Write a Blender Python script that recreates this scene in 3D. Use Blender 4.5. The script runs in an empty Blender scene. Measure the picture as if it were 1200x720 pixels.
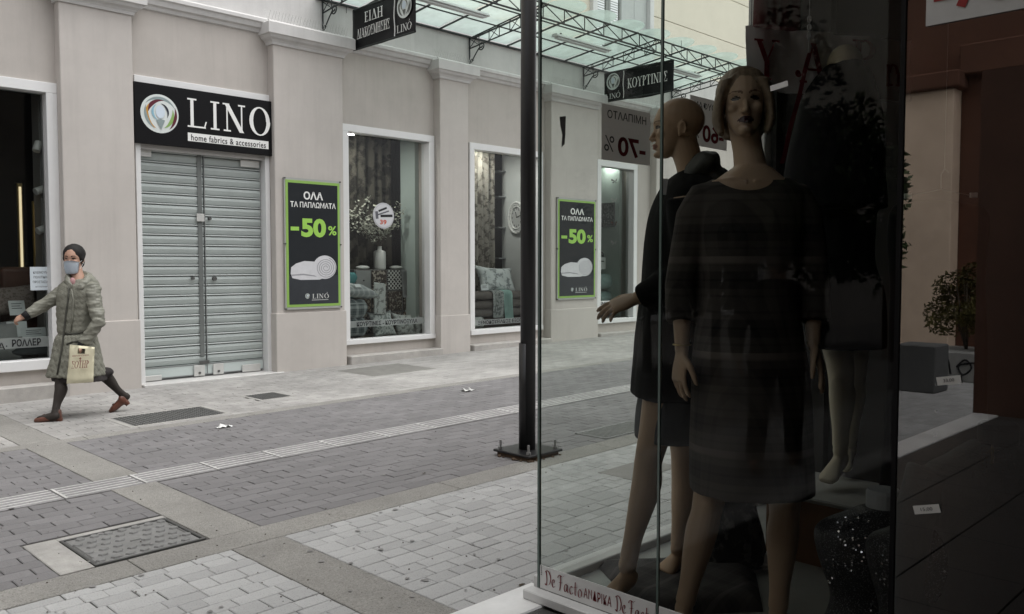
import bpy, bmesh, math, random
from mathutils import Vector as V, Matrix, noise
from math import sin, cos, pi, radians

random.seed(7)
SC = bpy.context.scene
COL = SC.collection

# ------------------------------------------------------------------ camera
CAM_H = 1.45
FPX = 1000.0                       # focal length in photo pixels (1200 wide)
PITCH = math.atan(50 / FPX)
YAW = radians(44.8)
FW = V((cos(YAW) * cos(PITCH), sin(YAW) * cos(PITCH), -sin(PITCH)))
RT = V((sin(YAW), -cos(YAW), 0))
UP = RT.cross(FW)
EYE = V((0, 0, CAM_H))
cam_data = bpy.data.cameras.new("camera")
cam = bpy.data.objects.new("camera", cam_data)
COL.objects.link(cam)
cam_data.sensor_width = 36
cam_data.lens = 30
cam_data.clip_start = 0.02
cam_data.clip_end = 800
cam.matrix_world = Matrix((
    (RT.x, UP.x, -FW.x, EYE.x), (RT.y, UP.y, -FW.y, EYE.y), (RT.z, UP.z, -FW.z, EYE.z), (0, 0, 0, 1)))
SC.camera = cam

# ------------------------------------------------------------------ sky, sun, exposure
SUN_EL, SUN_AZ = radians(70), radians(-60)     # direction towards the sun, azimuth from +X
world = bpy.data.worlds.new("World")
SC.world = world
world.use_nodes = True
nt = world.node_tree
nt.nodes.clear()
w_out = nt.nodes.new("ShaderNodeOutputWorld")
w_bg = nt.nodes.new("ShaderNodeBackground")
w_hs = nt.nodes.new("ShaderNodeHueSaturation")
w_sky = nt.nodes.new("ShaderNodeTexSky")
w_sky.sky_type = 'NISHITA'
w_sky.sun_disc = False
w_sky.sun_elevation = SUN_EL
w_sky.sun_rotation = pi / 2 - SUN_AZ
w_sky.dust_density = 2
w_sky.air_density = 1.0
w_hs.inputs['Saturation'].default_value = 0.10
nt.links.new(w_sky.outputs[0], w_hs.inputs['Color'])
nt.links.new(w_hs.outputs[0], w_bg.inputs[0])
nt.links.new(w_bg.outputs[0], w_out.inputs[0])
w_bg.inputs[1].default_value = 0.15

sun_d = bpy.data.lights.new("sun", 'SUN')
sun_d.energy = 1.0
sun_d.angle = radians(60)
sun_d.color = (1.0, 0.985, 0.965)
sun = bpy.data.objects.new("sun", sun_d)
COL.objects.link(sun)
sdir = V((cos(SUN_EL) * cos(SUN_AZ), cos(SUN_EL) * sin(SUN_AZ), sin(SUN_EL)))
sun.rotation_euler = sdir.to_track_quat('Z', 'Y').to_euler()

SC.view_settings.view_transform = 'Standard'
SC.view_settings.look = 'None'
SC.view_settings.exposure = 0.88
SC.view_settings.gamma = 1
SC.render.engine = 'CYCLES'
SC.cycles.use_denoising = True
SC.cycles.max_bounces = 8
SC.cycles.transparent_max_bounces = 16
SC.cycles.caustics_reflective = False
SC.cycles.caustics_refractive = False


def ray(px, py):
    return FW + RT * ((px - 600) / FPX) - UP * ((py - 360) / FPX)


def at(px, py, t):
    return EYE + ray(px, py) * t


def on_y(px, py, y):
    d = ray(px, py)
    return EYE + d * (y / d.y)


def on_x(px, py, x):
    d = ray(px, py)
    return EYE + d * (x / d.x)


def gz(x, y=0):
    return 0.010 * (x - 2.2)


# ------------------------------------------------------------------ materials
MATS = {}


def sset(node, name, val):
    if name in node.inputs:
        node.inputs[name].default_value = val


def pm(name, col, rough=0.6, var=0.08, scale=6.0, bump=0.0, bscale=80.0, metal=0.0, spec=0.4,
       stain=0.0, stain_scale=1.2, rand=0.0, speck=0.0, speck_scale=220.0, speck_col=(0.05, 0.05, 0.05), sheen=0.0, streak=0.0):
    """Principled material with two-scale value noise, optional stains, specks, per-object variation and fine bump."""
    if name in MATS:
        return MATS[name]
    m = bpy.data.materials.new(name)
    m.use_nodes = True
    t = m.node_tree
    N, L = t.nodes, t.links
    b = N['Principled BSDF']
    sset(b, 'Roughness', rough)
    sset(b, 'Metallic', metal)
    sset(b, 'Specular IOR Level', spec)
    if sheen:
        sset(b, 'Sheen Weight', sheen)
    tc = N.new('ShaderNodeTexCoord')
    n1 = N.new('ShaderNodeTexNoise')
    n1.inputs['Scale'].default_value = scale
    n1.inputs['Detail'].default_value = 6
    n1.inputs['Roughness'].default_value = 0.65
    L.new(tc.outputs['Object'], n1.inputs['Vector'])
    mr = N.new('ShaderNodeMapRange')
    mr.inputs['From Min'].default_value = 0.25
    mr.inputs['From Max'].default_value = 0.75
    mr.inputs['To Min'].default_value = 1 - var
    mr.inputs['To Max'].default_value = 1 + var
    L.new(n1.outputs['Fac'], mr.inputs['Value'])
    fac = mr.outputs[0]

    def mul(a, bb):
        x = N.new('ShaderNodeMath')
        x.operation = 'MULTIPLY'
        L.new(a, x.inputs[0])
        L.new(bb, x.inputs[1])
        return x.outputs[0]
    if stain:
        n2 = N.new('ShaderNodeTexNoise')
        n2.inputs['Scale'].default_value = stain_scale
        n2.inputs['Detail'].default_value = 8
        n2.inputs['Roughness'].default_value = 0.7
        L.new(tc.outputs['Object'], n2.inputs['Vector'])
        m2 = N.new('ShaderNodeMapRange')
        m2.inputs['From Min'].default_value = 0.35
        m2.inputs['From Max'].default_value = 0.7
        m2.inputs['To Min'].default_value = 1 + stain * .4
        m2.inputs['To Max'].default_value = 1 - stain
        L.new(n2.outputs['Fac'], m2.inputs['Value'])
        fac = mul(fac, m2.outputs[0])
    if streak:
        mpp = N.new('ShaderNodeMapping')
        mpp.inputs['Scale'].default_value = (5.5, 5.5, 0.35)
        L.new(tc.outputs['Object'], mpp.inputs['Vector'])
        n6 = N.new('ShaderNodeTexNoise')
        n6.inputs['Scale'].default_value = 1.0
        n6.inputs['Detail'].default_value = 9
        n6.inputs['Roughness'].default_value = 0.75
        L.new(mpp.outputs[0], n6.inputs['Vector'])
        m6 = N.new('ShaderNodeMapRange')
        m6.inputs['From Min'].default_value = 0.5
        m6.inputs['From Max'].default_value = 0.8
        m6.inputs['To Min'].default_value = 1.0
        m6.inputs['To Max'].default_value = 1 - streak
        L.new(n6.outputs['Fac'], m6.inputs['Value'])
        fac = mul(fac, m6.outputs[0])
    if rand:
        oi = N.new('ShaderNodeObjectInfo')
        m3 = N.new('ShaderNodeMapRange')
        m3.inputs['To Min'].default_value = 1 - rand
        m3.inputs['To Max'].default_value = 1 + rand
        ge = N.new('ShaderNodeNewGeometry')
        ad = N.new('ShaderNodeMath')
        ad.operation = 'ADD'
        L.new(oi.outputs['Random'], ad.inputs[0])
        L.new(ge.outputs['Random Per Island'], ad.inputs[1])
        fc = N.new('ShaderNodeMath')
        fc.operation = 'FRACT'
        L.new(ad.outputs[0], fc.inputs[0])
        L.new(fc.outputs[0], m3.inputs['Value'])
        fac = mul(fac, m3.outputs[0])
    vm = N.new('ShaderNodeVectorMath')
    vm.operation = 'SCALE'
    vm.inputs[0].default_value = col[:3]
    L.new(fac, vm.inputs['Scale'])
    colout = vm.outputs[0]
    if speck:
        n4 = N.new('ShaderNodeTexNoise')
        n4.inputs['Scale'].default_value = speck_scale
        n4.inputs['Detail'].default_value = 2
        L.new(tc.outputs['Object'], n4.inputs['Vector'])
        m4 = N.new('ShaderNodeMapRange')
        m4.inputs['From Min'].default_value = 0.56
        m4.inputs['From Max'].default_value = 0.66
        m4.inputs['To Max'].default_value = speck
        L.new(n4.outputs['Fac'], m4.inputs['Value'])
        mx = N.new('ShaderNodeMix')
        mx.data_type = 'RGBA'
        L.new(m4.outputs[0], mx.inputs[0])
        L.new(colout, mx.inputs[6])
        mx.inputs[7].default_value = (*speck_col, 1)
        colout = mx.outputs[2]
    L.new(colout, b.inputs['Base Color'])
    if bump:
        n3 = N.new('ShaderNodeTexNoise')
        n3.inputs['Scale'].default_value = bscale
        n3.inputs['Detail'].default_value = 4
        L.new(tc.outputs['Object'], n3.inputs['Vector'])
        bp = N.new('ShaderNodeBump')
        bp.inputs['Strength'].default_value = bump
        bp.inputs['Distance'].default_value = 0.01
        L.new(n3.outputs['Fac'], bp.inputs['Height'])
        L.new(bp.outputs[0], b.inputs['Normal'])
    MATS[name] = m
    return m


def pattern_mat(name, kind, c1, c2, scale=10.0, rough=0.8, c3=None, thr=0.5, soft=0.04, bump=0.0, rot=(0, 0, 0)):
    """Printed or woven cloth: 'plaid', 'diamond', 'floral', 'stripe', 'leaf', 'quilt'."""
    if name in MATS:
        return MATS[name]
    m = bpy.data.materials.new(name)
    m.use_nodes = True
    t = m.node_tree
    N, L = t.nodes, t.links
    b = N['Principled BSDF']
    sset(b, 'Roughness', rough)
    sset(b, 'Specular IOR Level', 0.2)
    tc = N.new('ShaderNodeTexCoord')
    mp = N.new('ShaderNodeMapping')
    mp.inputs['Scale'].default_value = (scale, scale, scale)
    mp.inputs['Rotation'].default_value = rot
    L.new(tc.outputs['Object'], mp.inputs['Vector'])
    vec = mp.outputs[0]

    def math_(op, a, bb=None, c=None):
        x = N.new('ShaderNodeMath')
        x.operation = op
        for i, q in enumerate((a, bb, c)):
            if q is None:
                continue
            if isinstance(q, (int, float)):
                x.inputs[i].default_value = q
            else:
                L.new(q, x.inputs[i])
        return x.outputs[0]

    def mixc(f, a, bb):
        mx = N.new('ShaderNodeMix')
        mx.data_type = 'RGBA'
        L.new(f, mx.inputs[0])
        for i, q in ((6, a), (7, bb)):
            if isinstance(q, tuple):
                mx.inputs[i].default_value = (*q[:3], 1)
            else:
                L.new(q, mx.inputs[i])
        return mx.outputs[2]

    def smooth(v, lo, hi):
        mr = N.new('ShaderNodeMapRange')
        mr.interpolation_type = 'SMOOTHSTEP'
        mr.inputs['From Min'].default_value = lo
        mr.inputs['From Max'].default_value = hi
        L.new(v, mr.inputs['Value'])
        return mr.outputs[0]
    sp = N.new('ShaderNodeSeparateXYZ')
    L.new(vec, sp.inputs[0])
    X, Y, Z = sp.outputs
    height = None
    if kind == 'plaid':
        def bands(v):
            f = math_('FRACT', v)
            a = smooth(math_('ABSOLUTE', math_('SUBTRACT', f, 0.5)), 0.17, 0.2)
            f2 = math_('FRACT', math_('MULTIPLY', v, 3.0))
            a2 = smooth(math_('ABSOLUTE', math_('SUBTRACT', f2, 0.5)), 0.06, 0.09)
            return math_('ADD', math_('MULTIPLY', a, 0.65), math_('MULTIPLY', a2, 0.35))
        f = math_('MULTIPLY', math_('ADD', bands(math_('ADD', X, math_('MULTIPLY', Y, 0.5))), bands(Z)), 0.5)
        col = mixc(f, c1, c2)
        if c3:
            f3 = smooth(math_('FRACT', math_('MULTIPLY', Z, 0.5)), 0.9, 0.95)
            col = mixc(f3, col, c3)
    elif kind in ('diamond', 'quilt'):
        a = math_('SINE', math_('MULTIPLY', math_('ADD', X, Z), pi))
        c = math_('SINE', math_('MULTIPLY', math_('SUBTRACT', X, Z), pi))
        p = math_('MULTIPLY', math_('ABSOLUTE', a), math_('ABSOLUTE', c))
        height = smooth(p, 0.0, 0.28)
        if kind == 'diamond':
            col = mixc(smooth(p, thr - soft, thr + soft), c1, c2)
        else:
            nz = N.new('ShaderNodeTexNoise')
            nz.inputs['Scale'].default_value = 1.2
            nz.inputs['Detail'].default_value = 4
            L.new(vec, nz.inputs['Vector'])
            col = mixc(nz.outputs['Fac'], c1, c2)
    elif kind == 'stripe':
        f = math_('FRACT', X)
        col = mixc(smooth(math_('ABSOLUTE', math_('SUBTRACT', f, 0.5)), 0.2, 0.26), c1, c2)
    else:
        n0 = N.new('ShaderNodeTexNoise')
        n0.inputs['Scale'].default_value = 1.3
        n0.inputs['Detail'].default_value = 3
        L.new(vec, n0.inputs['Vector'])
        ad = N.new('ShaderNodeVectorMath')
        ad.operation = 'ADD'
        L.new(vec, ad.inputs[0])
        L.new(n0.outputs['Color'], ad.inputs[1])
        vo = N.new('ShaderNodeTexVoronoi')
        vo.feature = 'SMOOTH_F1' if kind == 'floral' else 'DISTANCE_TO_EDGE'
        vo.inputs['Scale'].default_value = 1.0
        L.new(ad.outputs[0], vo.inputs['Vector'])
        nz = N.new('ShaderNodeTexNoise')
        nz.inputs['Scale'].default_value = 2.5
        nz.inputs['Detail'].default_value = 6
        L.new(ad.outputs[0], nz.inputs['Vector'])
        v = math_('ADD', math_('MULTIPLY', vo.outputs['Distance'], 0.7), math_('MULTIPLY', nz.outputs['Fac'], 0.5))
        col = mixc(smooth(v, thr - soft, thr + soft), c1, c2)
    L.new(col, b.inputs['Base Color'])
    if bump:
        if height is None:
            nb = N.new('ShaderNodeTexNoise')
            nb.inputs['Scale'].default_value = 4.0
            L.new(vec, nb.inputs['Vector'])
            height = nb.outputs['Fac']
        bp = N.new('ShaderNodeBump')
        bp.inputs['Strength'].default_value = bump
        bp.inputs['Distance'].default_value = 0.02
        L.new(height, bp.inputs['Height'])
        L.new(bp.outputs[0], b.inputs['Normal'])
    MATS[name] = m
    return m


def glass_mat(name, tint, ior=1.9, rough=0.0, haze=0.0, haze_col=(0.6, 0.62, 0.6)):
    if name in MATS:
        return MATS[name]
    m = bpy.data.materials.new(name)
    m.use_nodes = True
    t = m.node_tree
    N, L = t.nodes, t.links
    N.clear()
    out = N.new('ShaderNodeOutputMaterial')
    tr = N.new('ShaderNodeBsdfTransparent')
    tr.inputs[0].default_value = (*tint, 1)
    gl = N.new('ShaderNodeBsdfGlossy')
    gl.inputs['Roughness'].default_value = rough
    gl.inputs['Color'].default_value = (1, 1, 1, 1)
    fr = N.new('ShaderNodeFresnel')
    fr.inputs['IOR'].default_value = ior
    mx = N.new('ShaderNodeMixShader')
    L.new(fr.outputs[0], mx.inputs[0])
    last = tr.outputs[0]
    if haze:
        df = N.new('ShaderNodeBsdfTranslucent')
        df.inputs[0].default_value = (*haze_col, 1)
        d2 = N.new('ShaderNodeBsdfDiffuse')
        d2.inputs[0].default_value = (*haze_col, 1)
        a1 = N.new('ShaderNodeMixShader')
        a1.inputs[0].default_value = 0.4
        L.new(df.outputs[0], a1.inputs[1])
        L.new(d2.outputs[0], a1.inputs[2])
        nz = N.new('ShaderNodeTexNoise')
        nz.inputs['Scale'].default_value = 3.0
        nz.inputs['Detail'].default_value = 5
        tc = N.new('ShaderNodeTexCoord')
        L.new(tc.outputs['Object'], nz.inputs['Vector'])
        mr = N.new('ShaderNodeMapRange')
        mr.inputs['From Min'].default_value = 0.3
        mr.inputs['From Max'].default_value = 0.7
        mr.inputs['To Min'].default_value = haze * 0.75
        mr.inputs['To Max'].default_value = min(1, haze * 1.2)
        L.new(nz.outputs['Fac'], mr.inputs['Value'])
        a2 = N.new('ShaderNodeMixShader')
        L.new(mr.outputs[0], a2.inputs[0])
        L.new(tr.outputs[0], a2.inputs[1])
        L.new(a1.outputs[0], a2.inputs[2])
        last = a2.outputs[0]
    L.new(last, mx.inputs[1])
    L.new(gl.outputs[0], mx.inputs[2])
    L.new(mx.outputs[0], out.inputs[0])
    MATS[name] = m
    return m


def emit_mat(name, col, strength):
    if name in MATS:
        return MATS[name]
    m = bpy.data.materials.new(name)
    m.use_nodes = True
    b = m.node_tree.nodes['Principled BSDF']
    b.inputs['Base Color'].default_value = (*col, 1)
    sset(b, 'Emission Color', (*col, 1))
    sset(b, 'Emission Strength', strength)
    MATS[name] = m
    return m


# ------------------------------------------------------------------ object helpers
def tag(o, label=None, cat=None, group=None, kind=None):
    for k, v in (('label', label), ('category', cat), ('group', group), ('kind', kind)):
        if v:
            o[k] = v
    return o


def root_loc(o):
    p = V((0, 0, 0))
    while o is not None:
        p = p + V(o.location)
        o = o.parent
    return p


def thing(name, loc, label, cat, group=None, rotz=0):
    o = bpy.data.objects.new(name, None)
    o.empty_display_size = 0.1
    COL.objects.link(o)
    o.location = loc
    o.rotation_euler = (0, 0, rotz)
    return tag(o, label, cat, group)


def obj(name, bm, mat, parent=None, smooth=False, label=None, cat=None, group=None, kind=None):
    """Link a bmesh or mesh given in world coordinates; its origin goes to its parent's base (or its own base)."""
    if isinstance(bm, bmesh.types.BMesh):
        me = bpy.data.meshes.new(name)
        bmesh.ops.recalc_face_normals(bm, faces=bm.faces[:])
        bm.to_mesh(me)
        bm.free()
    else:
        me = bm
        me.name = name
    o = bpy.data.objects.new(name, me)
    COL.objects.link(o)
    if parent is not None:
        off = root_loc(parent)
        o.parent = parent
    else:
        xs = [v.co.x for v in me.vertices]
        ys = [v.co.y for v in me.vertices]
        zs = [v.co.z for v in me.vertices]
        off = V(((min(xs) + max(xs)) / 2, (min(ys) + max(ys)) / 2, min(zs)))
        o.location = off
    if off.length > 0:
        me.transform(Matrix.Translation(-off))
    mats = mat if isinstance(mat, (list, tuple)) else [mat]
    if len(me.materials) == 0:
        for q in mats:
            me.materials.append(q)
    if smooth:
        for p in me.polygons:
            p.use_smooth = True
    return tag(o, label, cat, group, kind)


def copy_tree(o, parent=None):
    c = o.copy()
    COL.objects.link(c)
    c.parent = parent
    for ch in list(o.children):
        copy_tree(ch, c)
    return c


def BM():
    return bmesh.new()


def box(bm, x0, x1, y0, y1, z0, z1, bev=0.0, seg=1):
    vs = [bm.verts.new(p) for p in ((x0, y0, z0), (x1, y0, z0), (x1, y1, z0), (x0, y1, z0),
                                    (x0, y0, z1), (x1, y0, z1), (x1, y1, z1), (x0, y1, z1))]
    fs = [bm.faces.new([vs[i] for i in f]) for f in
          ((3, 2, 1, 0), (4, 5, 6, 7), (0, 1, 5, 4), (1, 2, 6, 5), (2, 3, 7, 6), (3, 0, 4, 7))]
    if bev:
        es = list({e for f in fs for e in f.edges})
        bmesh.ops.bevel(bm, geom=es, offset=bev, segments=seg, profile=0.5, affect='EDGES')
    return vs


def obox(bm, c, ax, ay, az, bev=0.0):
    """Oriented box from centre and three half-axis vectors."""
    vs = []
    for k in (-1, 1):
        for i, j in ((-1, -1), (1, -1), (1, 1), (-1, 1)):
            vs.append(bm.verts.new(c + ax * i + ay * j + az * k))
    fs = [bm.faces.new([vs[i] for i in f]) for f in
          ((3, 2, 1, 0), (4, 5, 6, 7), (0, 1, 5, 4), (1, 2, 6, 5), (2, 3, 7, 6), (3, 0, 4, 7))]
    if bev:
        es = list({e for f in fs for e in f.edges})
        bmesh.ops.bevel(bm, geom=es, offset=bev, segments=2, profile=0.5, affect='EDGES')


def mk(fn, *a, **k):
    bm = BM()
    fn(bm, *a, **k)
    return bm


def extrude_x(bm, prof, x0, x1):
    """Extrude a closed (y, z) profile along X."""
    a = [bm.verts.new((x0, y, z)) for y, z in prof]
    b = [bm.verts.new((x1, y, z)) for y, z in prof]
    n = len(prof)
    for i in range(n):
        bm.faces.new((a[i], a[(i + 1) % n], b[(i + 1) % n], b[i]))
    bm.faces.new(a[::-1])
    bm.faces.new(b)


def frame_of(d):
    d = d.normalized()
    u = V((0, 0, 1)) if abs(d.z) < 0.9 else V((1, 0, 0))
    x = d.cross(u).normalized()
    return x, x.cross(d).normalized()


def tube(bm, pts, radii, n=10, cap=True, flat=None, fdir=None):
    """Tube through points; radii number or list; flat = ratio of the second axis, fdir = direction of the first axis."""
    pts = [V(p) for p in pts]
    if isinstance(radii, (int, float)):
        radii = [radii] * len(pts)
    rings = []
    px = None
    for i, p in enumerate(pts):
        d = (pts[min(i + 1, len(pts) - 1)] - pts[max(i - 1, 0)])
        if d.length < 1e-9:
            d = V((0, 0, 1))
        d.normalize()
        if fdir is not None:
            x = (fdir - d * fdir.dot(d)).normalized()
        elif px is None:
            x, _ = frame_of(d)
        else:
            x = (px - d * px.dot(d)).normalized()
        px = x
        y = d.cross(x)
        r = radii[i]
        f = 1.0 if flat is None else (flat[i] if isinstance(flat, (list, tuple)) else flat)
        rings.append([bm.verts.new(p + x * (r * cos(2 * pi * k / n)) + y * (r * f * sin(2 * pi * k / n))) for k in range(n)])
    for a, b in zip(rings, rings[1:]):
        for k in range(n):
            bm.faces.new((a[k], a[(k + 1) % n], b[(k + 1) % n], b[k]))
    if cap:
        bm.faces.new(rings[0][::-1])
        bm.faces.new(rings[-1])


def catmull(vals, sub):
    """Catmull-Rom interpolation of a list of tuples of floats/Vectors."""
    out = []
    n = len(vals)
    for i in range(n - 1):
        p0, p1, p2, p3 = vals[max(i - 1, 0)], vals[i], vals[i + 1], vals[min(i + 2, n - 1)]
        for s in range(sub):
            t = s / sub
            out.append(tuple(0.5 * ((2 * b) + (c - a) * t + (2 * a - 5 * b + 4 * c - d) * t * t + (3 * b - a - 3 * c + d) * t ** 3)
                             for a, b, c, d in zip(p0, p1, p2, p3)))
    out.append(tuple(vals[-1]))
    return out


def loft(bm, rings, n=24, sub=4, cap=True, power=2.0):
    """Rings: (centre, x-axis vector (scaled), y-axis vector (scaled)); smooth closed loft."""
    rr = catmull([(V(c), V(x), V(y)) for c, x, y in rings], sub)
    prev = None
    first = None
    for c, x, y in rr:
        ring = []
        for k in range(n):
            a = 2 * pi * k / n
            ca, sa = cos(a), sin(a)
            e = 2.0 / power
            ca = math.copysign(abs(ca) ** e, ca)
            sa = math.copysign(abs(sa) ** e, sa)
            ring.append(bm.verts.new(c + x * ca + y * sa))
        if prev:
            for k in range(n):
                bm.faces.new((prev[k], prev[(k + 1) % n], ring[(k + 1) % n], ring[k]))
        else:
            first = ring
        prev = ring
    if cap:
        bm.faces.new(first[::-1])
        bm.faces.new(prev)


def ellipsoid(bm, c, ax, ay, az, seg=16, rings=10):
    m = Matrix((ax.to_tuple() + (0,), ay.to_tuple() + (0,), az.to_tuple() + (0,), (0, 0, 0, 1))).transposed()
    m.translation = c
    bmesh.ops.create_uvsphere(bm, u_segments=seg, v_segments=rings, radius=1.0, matrix=m)


def remesh(bm, voxel, smooth=4, factor=0.5):
    """Fuse overlapping closed shells into one continuous surface; returns a mesh."""
    me = bpy.data.meshes.new('tmp')
    bmesh.ops.recalc_face_normals(bm, faces=bm.faces[:])
    bm.to_mesh(me)
    bm.free()
    o = bpy.data.objects.new('tmp', me)
    COL.objects.link(o)
    r = o.modifiers.new('r', 'REMESH')
    r.mode = 'VOXEL'
    r.voxel_size = voxel
    if smooth:
        s = o.modifiers.new('s', 'SMOOTH')
        s.iterations = smooth
        s.factor = factor
    dg = bpy.context.evaluated_depsgraph_get()
    dg.update()
    res = bpy.data.meshes.new_from_object(o.evaluated_get(dg))
    bpy.data.objects.remove(o)
    bpy.data.meshes.remove(me)
    return res


def crumple(me, amp, scale, seed=0.0, vert=0.35):
    """Cloth folds: push vertices along normals by noise stretched along Z."""
    ns = [v.normal.copy() for v in me.vertices]
    for v, nn in zip(me.vertices, ns):
        p = V((v.co.x * scale + seed, v.co.y * scale, v.co.z * scale * vert))
        v.co += nn * (amp * noise.noise(p) + amp * 0.5 * noise.noise(p * 2.3))


# ------------------------------------------------------------------ writing
def text_bm(s, bold=0.0, shear=0.0, spacing=1.0):
    cu = bpy.data.curves.new('t', 'FONT')
    cu.body = s
    cu.size = 1.0
    cu.offset = bold
    cu.shear = shear
    cu.space_character = spacing
    cu.resolution_u = 4
    o = bpy.data.objects.new('t', cu)
    COL.objects.link(o)
    dg = bpy.context.evaluated_depsgraph_get()
    dg.update()
    me = bpy.data.meshes.new_from_object(o.evaluated_get(dg))
    bpy.data.objects.remove(o)
    bpy.data.curves.remove(cu)
    bm = BM()
    bm.from_mesh(me)
    bpy.data.meshes.remove(me)
    return bm


def serif_bm(s, gap=0.10, T=0.16):
    """Serif capitals drawn stroke by stroke (cap height 1)."""
    bm = BM()
    H = 0.055
    cnt = [0]

    def quad(p):
        z = cnt[0] * 0.0004
        cnt[0] += 1
        bm.faces.new([bm.verts.new((a, b, z)) for a, b in p])
    x = 0.0
    for ch in s:
        def st(x0, y0, x1, y1, w):
            quad([(x + x0 - w / 2, y0), (x + x0 + w / 2, y0), (x + x1 + w / 2, y1), (x + x1 - w / 2, y1)])

        def hb(x0, x1, y, h=H):
            quad([(x + x0, y - h / 2), (x + x1, y - h / 2), (x + x1, y + h / 2), (x + x0, y + h / 2)])

        def sf(cx, y, w=0.36):
            yy = H / 2 if y == 0 else 1 - H / 2
            hb(cx - w / 2, cx + w / 2, yy)

        def ring(cx, cy, rx, ry, ix, iy, a0=0, a1=2 * pi):
            n = 24
            for k in range(n):
                a, b = a0 + (a1 - a0) * k / n, a0 + (a1 - a0) * (k + 1) / n
                quad([(x + cx + rx * cos(a), cy + ry * sin(a)), (x + cx + rx * cos(b), cy + ry * sin(b)),
                      (x + cx + ix * cos(b), cy + iy * sin(b)), (x + cx + ix * cos(a), cy + iy * sin(a))])
        w = 0.8
        if ch in 'IΙ':
            w = .4; st(.2, 0, .2, 1, T); sf(.2, 0); sf(.2, 1)
        elif ch == 'L':
            w = .78; st(.2, 0, .2, 1, T); sf(.2, 1); hb(.02, .74, H / 2); st(.68, 0, .76, .24, .05)
        elif ch in 'NΝ':
            w = .95; st(.16, 0, .16, 1, .06); st(.78, 0, .78, 1, .06); st(.14, 1, .78, 0, .19)
            sf(.16, 0, .3); sf(.12, 1, .28); sf(.78, 1, .3)
        elif ch in 'OΟ':
            w = .98; ring(.47, .5, .46, .53, .29, .48)
        elif ch == 'ό':
            w = .98; ring(.47, .5, .46, .53, .29, .48); st(.5, 1.12, .62, 1.34, .09)
        elif ch in 'EΕ':
            w = .7; st(.2, 0, .2, 1, T); hb(.04, .62, H / 2); hb(.04, .6, 1 - H / 2); hb(.2, .5, .52)
            st(.58, 0, .64, .22, .05); st(.58, 1, .58, .8, .05); st(.48, .42, .48, .62, .04)
        elif ch == 'Δ':
            w = .88; st(.42, 1, .08, 0, .06); st(.42, 1, .76, 0, .18); hb(.05, .84, H / 2)
        elif ch in 'AΑ':
            w = .88; st(.42, 1, .1, 0, .06); st(.42, 1, .74, 0, .18); hb(.2, .64, .34); sf(.1, 0, .24); sf(.74, 0, .3)
        elif ch in 'HΗ':
            w = .95; st(.2, 0, .2, 1, T); st(.74, 0, .74, 1, T); hb(.2, .74, .52); sf(.2, 0); sf(.2, 1); sf(.74, 0); sf(.74, 1)
        elif ch in 'KΚ':
            w = .88; st(.2, 0, .2, 1, T); st(.7, 1, .24, .42, .06); st(.36, .56, .74, 0, .18); sf(.2, 0); sf(.2, 1); sf(.7, 1, .26); sf(.74, 0, .26)
        elif ch == 'Σ':
            w = .76; hb(.06, .66, 1 - H / 2); hb(.06, .68, H / 2); st(.14, 1, .42, .5, .17); st(.42, .5, .1, 0, .06)
            st(.64, 1, .64, .76, .05); st(.64, 0, .68, .24, .05)
        elif ch in 'MΜ':
            w = 1.1; st(.16, 0, .16, 1, .06); st(.9, 0, .9, 1, T); st(.16, 1, .5, .05, .17); st(.86, 1, .52, .05, .06)
            sf(.16, 0, .28); sf(.9, 0, .32); sf(.14, 1, .26); sf(.9, 1, .3)
        elif ch in 'YΥ':
            w = .84; st(.14, 1, .42, .46, .17); st(.7, 1, .42, .46, .06); st(.42, 0, .42, .5, T); sf(.42, 0); sf(.14, 1, .3); sf(.7, 1, .26)
        elif ch in 'PΡ':
            w = .74; st(.2, 0, .2, 1, T); sf(.2, 0); hb(.02, .36, 1 - H / 2); ring(.3, .74, .36, .26, .2, .21, -pi / 2, pi / 2)
        elif ch in 'TΤ':
            w = .78; st(.38, 0, .38, 1, T); sf(.38, 0); hb(.04, .72, 1 - H / 2); st(.06, 1, .04, .76, .05); st(.7, 1, .72, .76, .05)
        elif ch == '.':
            w = .3; ring(.12, .09, .09, .09, .0, .0)
        elif ch == ' ':
            w = .4
        elif ch == 'o':
            w = .66; ring(.3, .34, .29, .35, .17, .31)
        elif ch == 'n':
            w = .72; st(.14, 0, .14, .68, .15); ring(.33, .4, .27, .29, .13, .23, 0, pi); st(.53, 0, .53, .42, .14); hb(0, .28, .03); hb(.4, .68, .03)
        x += w + gap
    return bm


def nib_bm(strokes, w=0.09, ang=35):
    """Broad-nib lettering: each stroke is a list of (x, y) points."""
    bm = BM()
    nv = V((cos(radians(ang)), sin(radians(ang)), 0)) * w / 2
    for k, pts in enumerate(strokes):
        z = k * 0.0004
        pp = catmull([(float(a), float(b)) for a, b in pts], 6)
        prev = None
        for a, b in pp:
            c = V((a, b, z))
            cur = (bm.verts.new(c - nv), bm.verts.new(c + nv))
            if prev:
                bm.faces.new((prev[0], prev[1], cur[1], cur[0]))
            prev = cur
    return bm


def place(name, bm, mat, parent, o, u, v, width=None, height=None, align='c', **k):
    """Lay flat lettering so that it is centred on o with reading direction u and up direction v."""
    xs = [q.co.x for q in bm.verts]
    ys = [q.co.y for q in bm.verts]
    w, h = max(xs) - min(xs), max(ys) - min(ys)
    sx = width / w if width else height / h
    sy = height / h if height else sx
    u, v = V(u).normalized(), V(v).normalized()
    n = u.cross(v)
    cx = (min(xs) + max(xs)) / 2 if align == 'c' else min(xs)
    cy = (min(ys) + max(ys)) / 2
    o = V(o)
    for q in bm.verts:
        q.co = o + u * ((q.co.x - cx) * sx) + v * ((q.co.y - cy) * sy) + n * q.co.z * 1.0
    me = bpy.data.meshes.new(name)
    bm.to_mesh(me)
    bm.free()
    return obj(name, me, mat, parent, **k)


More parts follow.
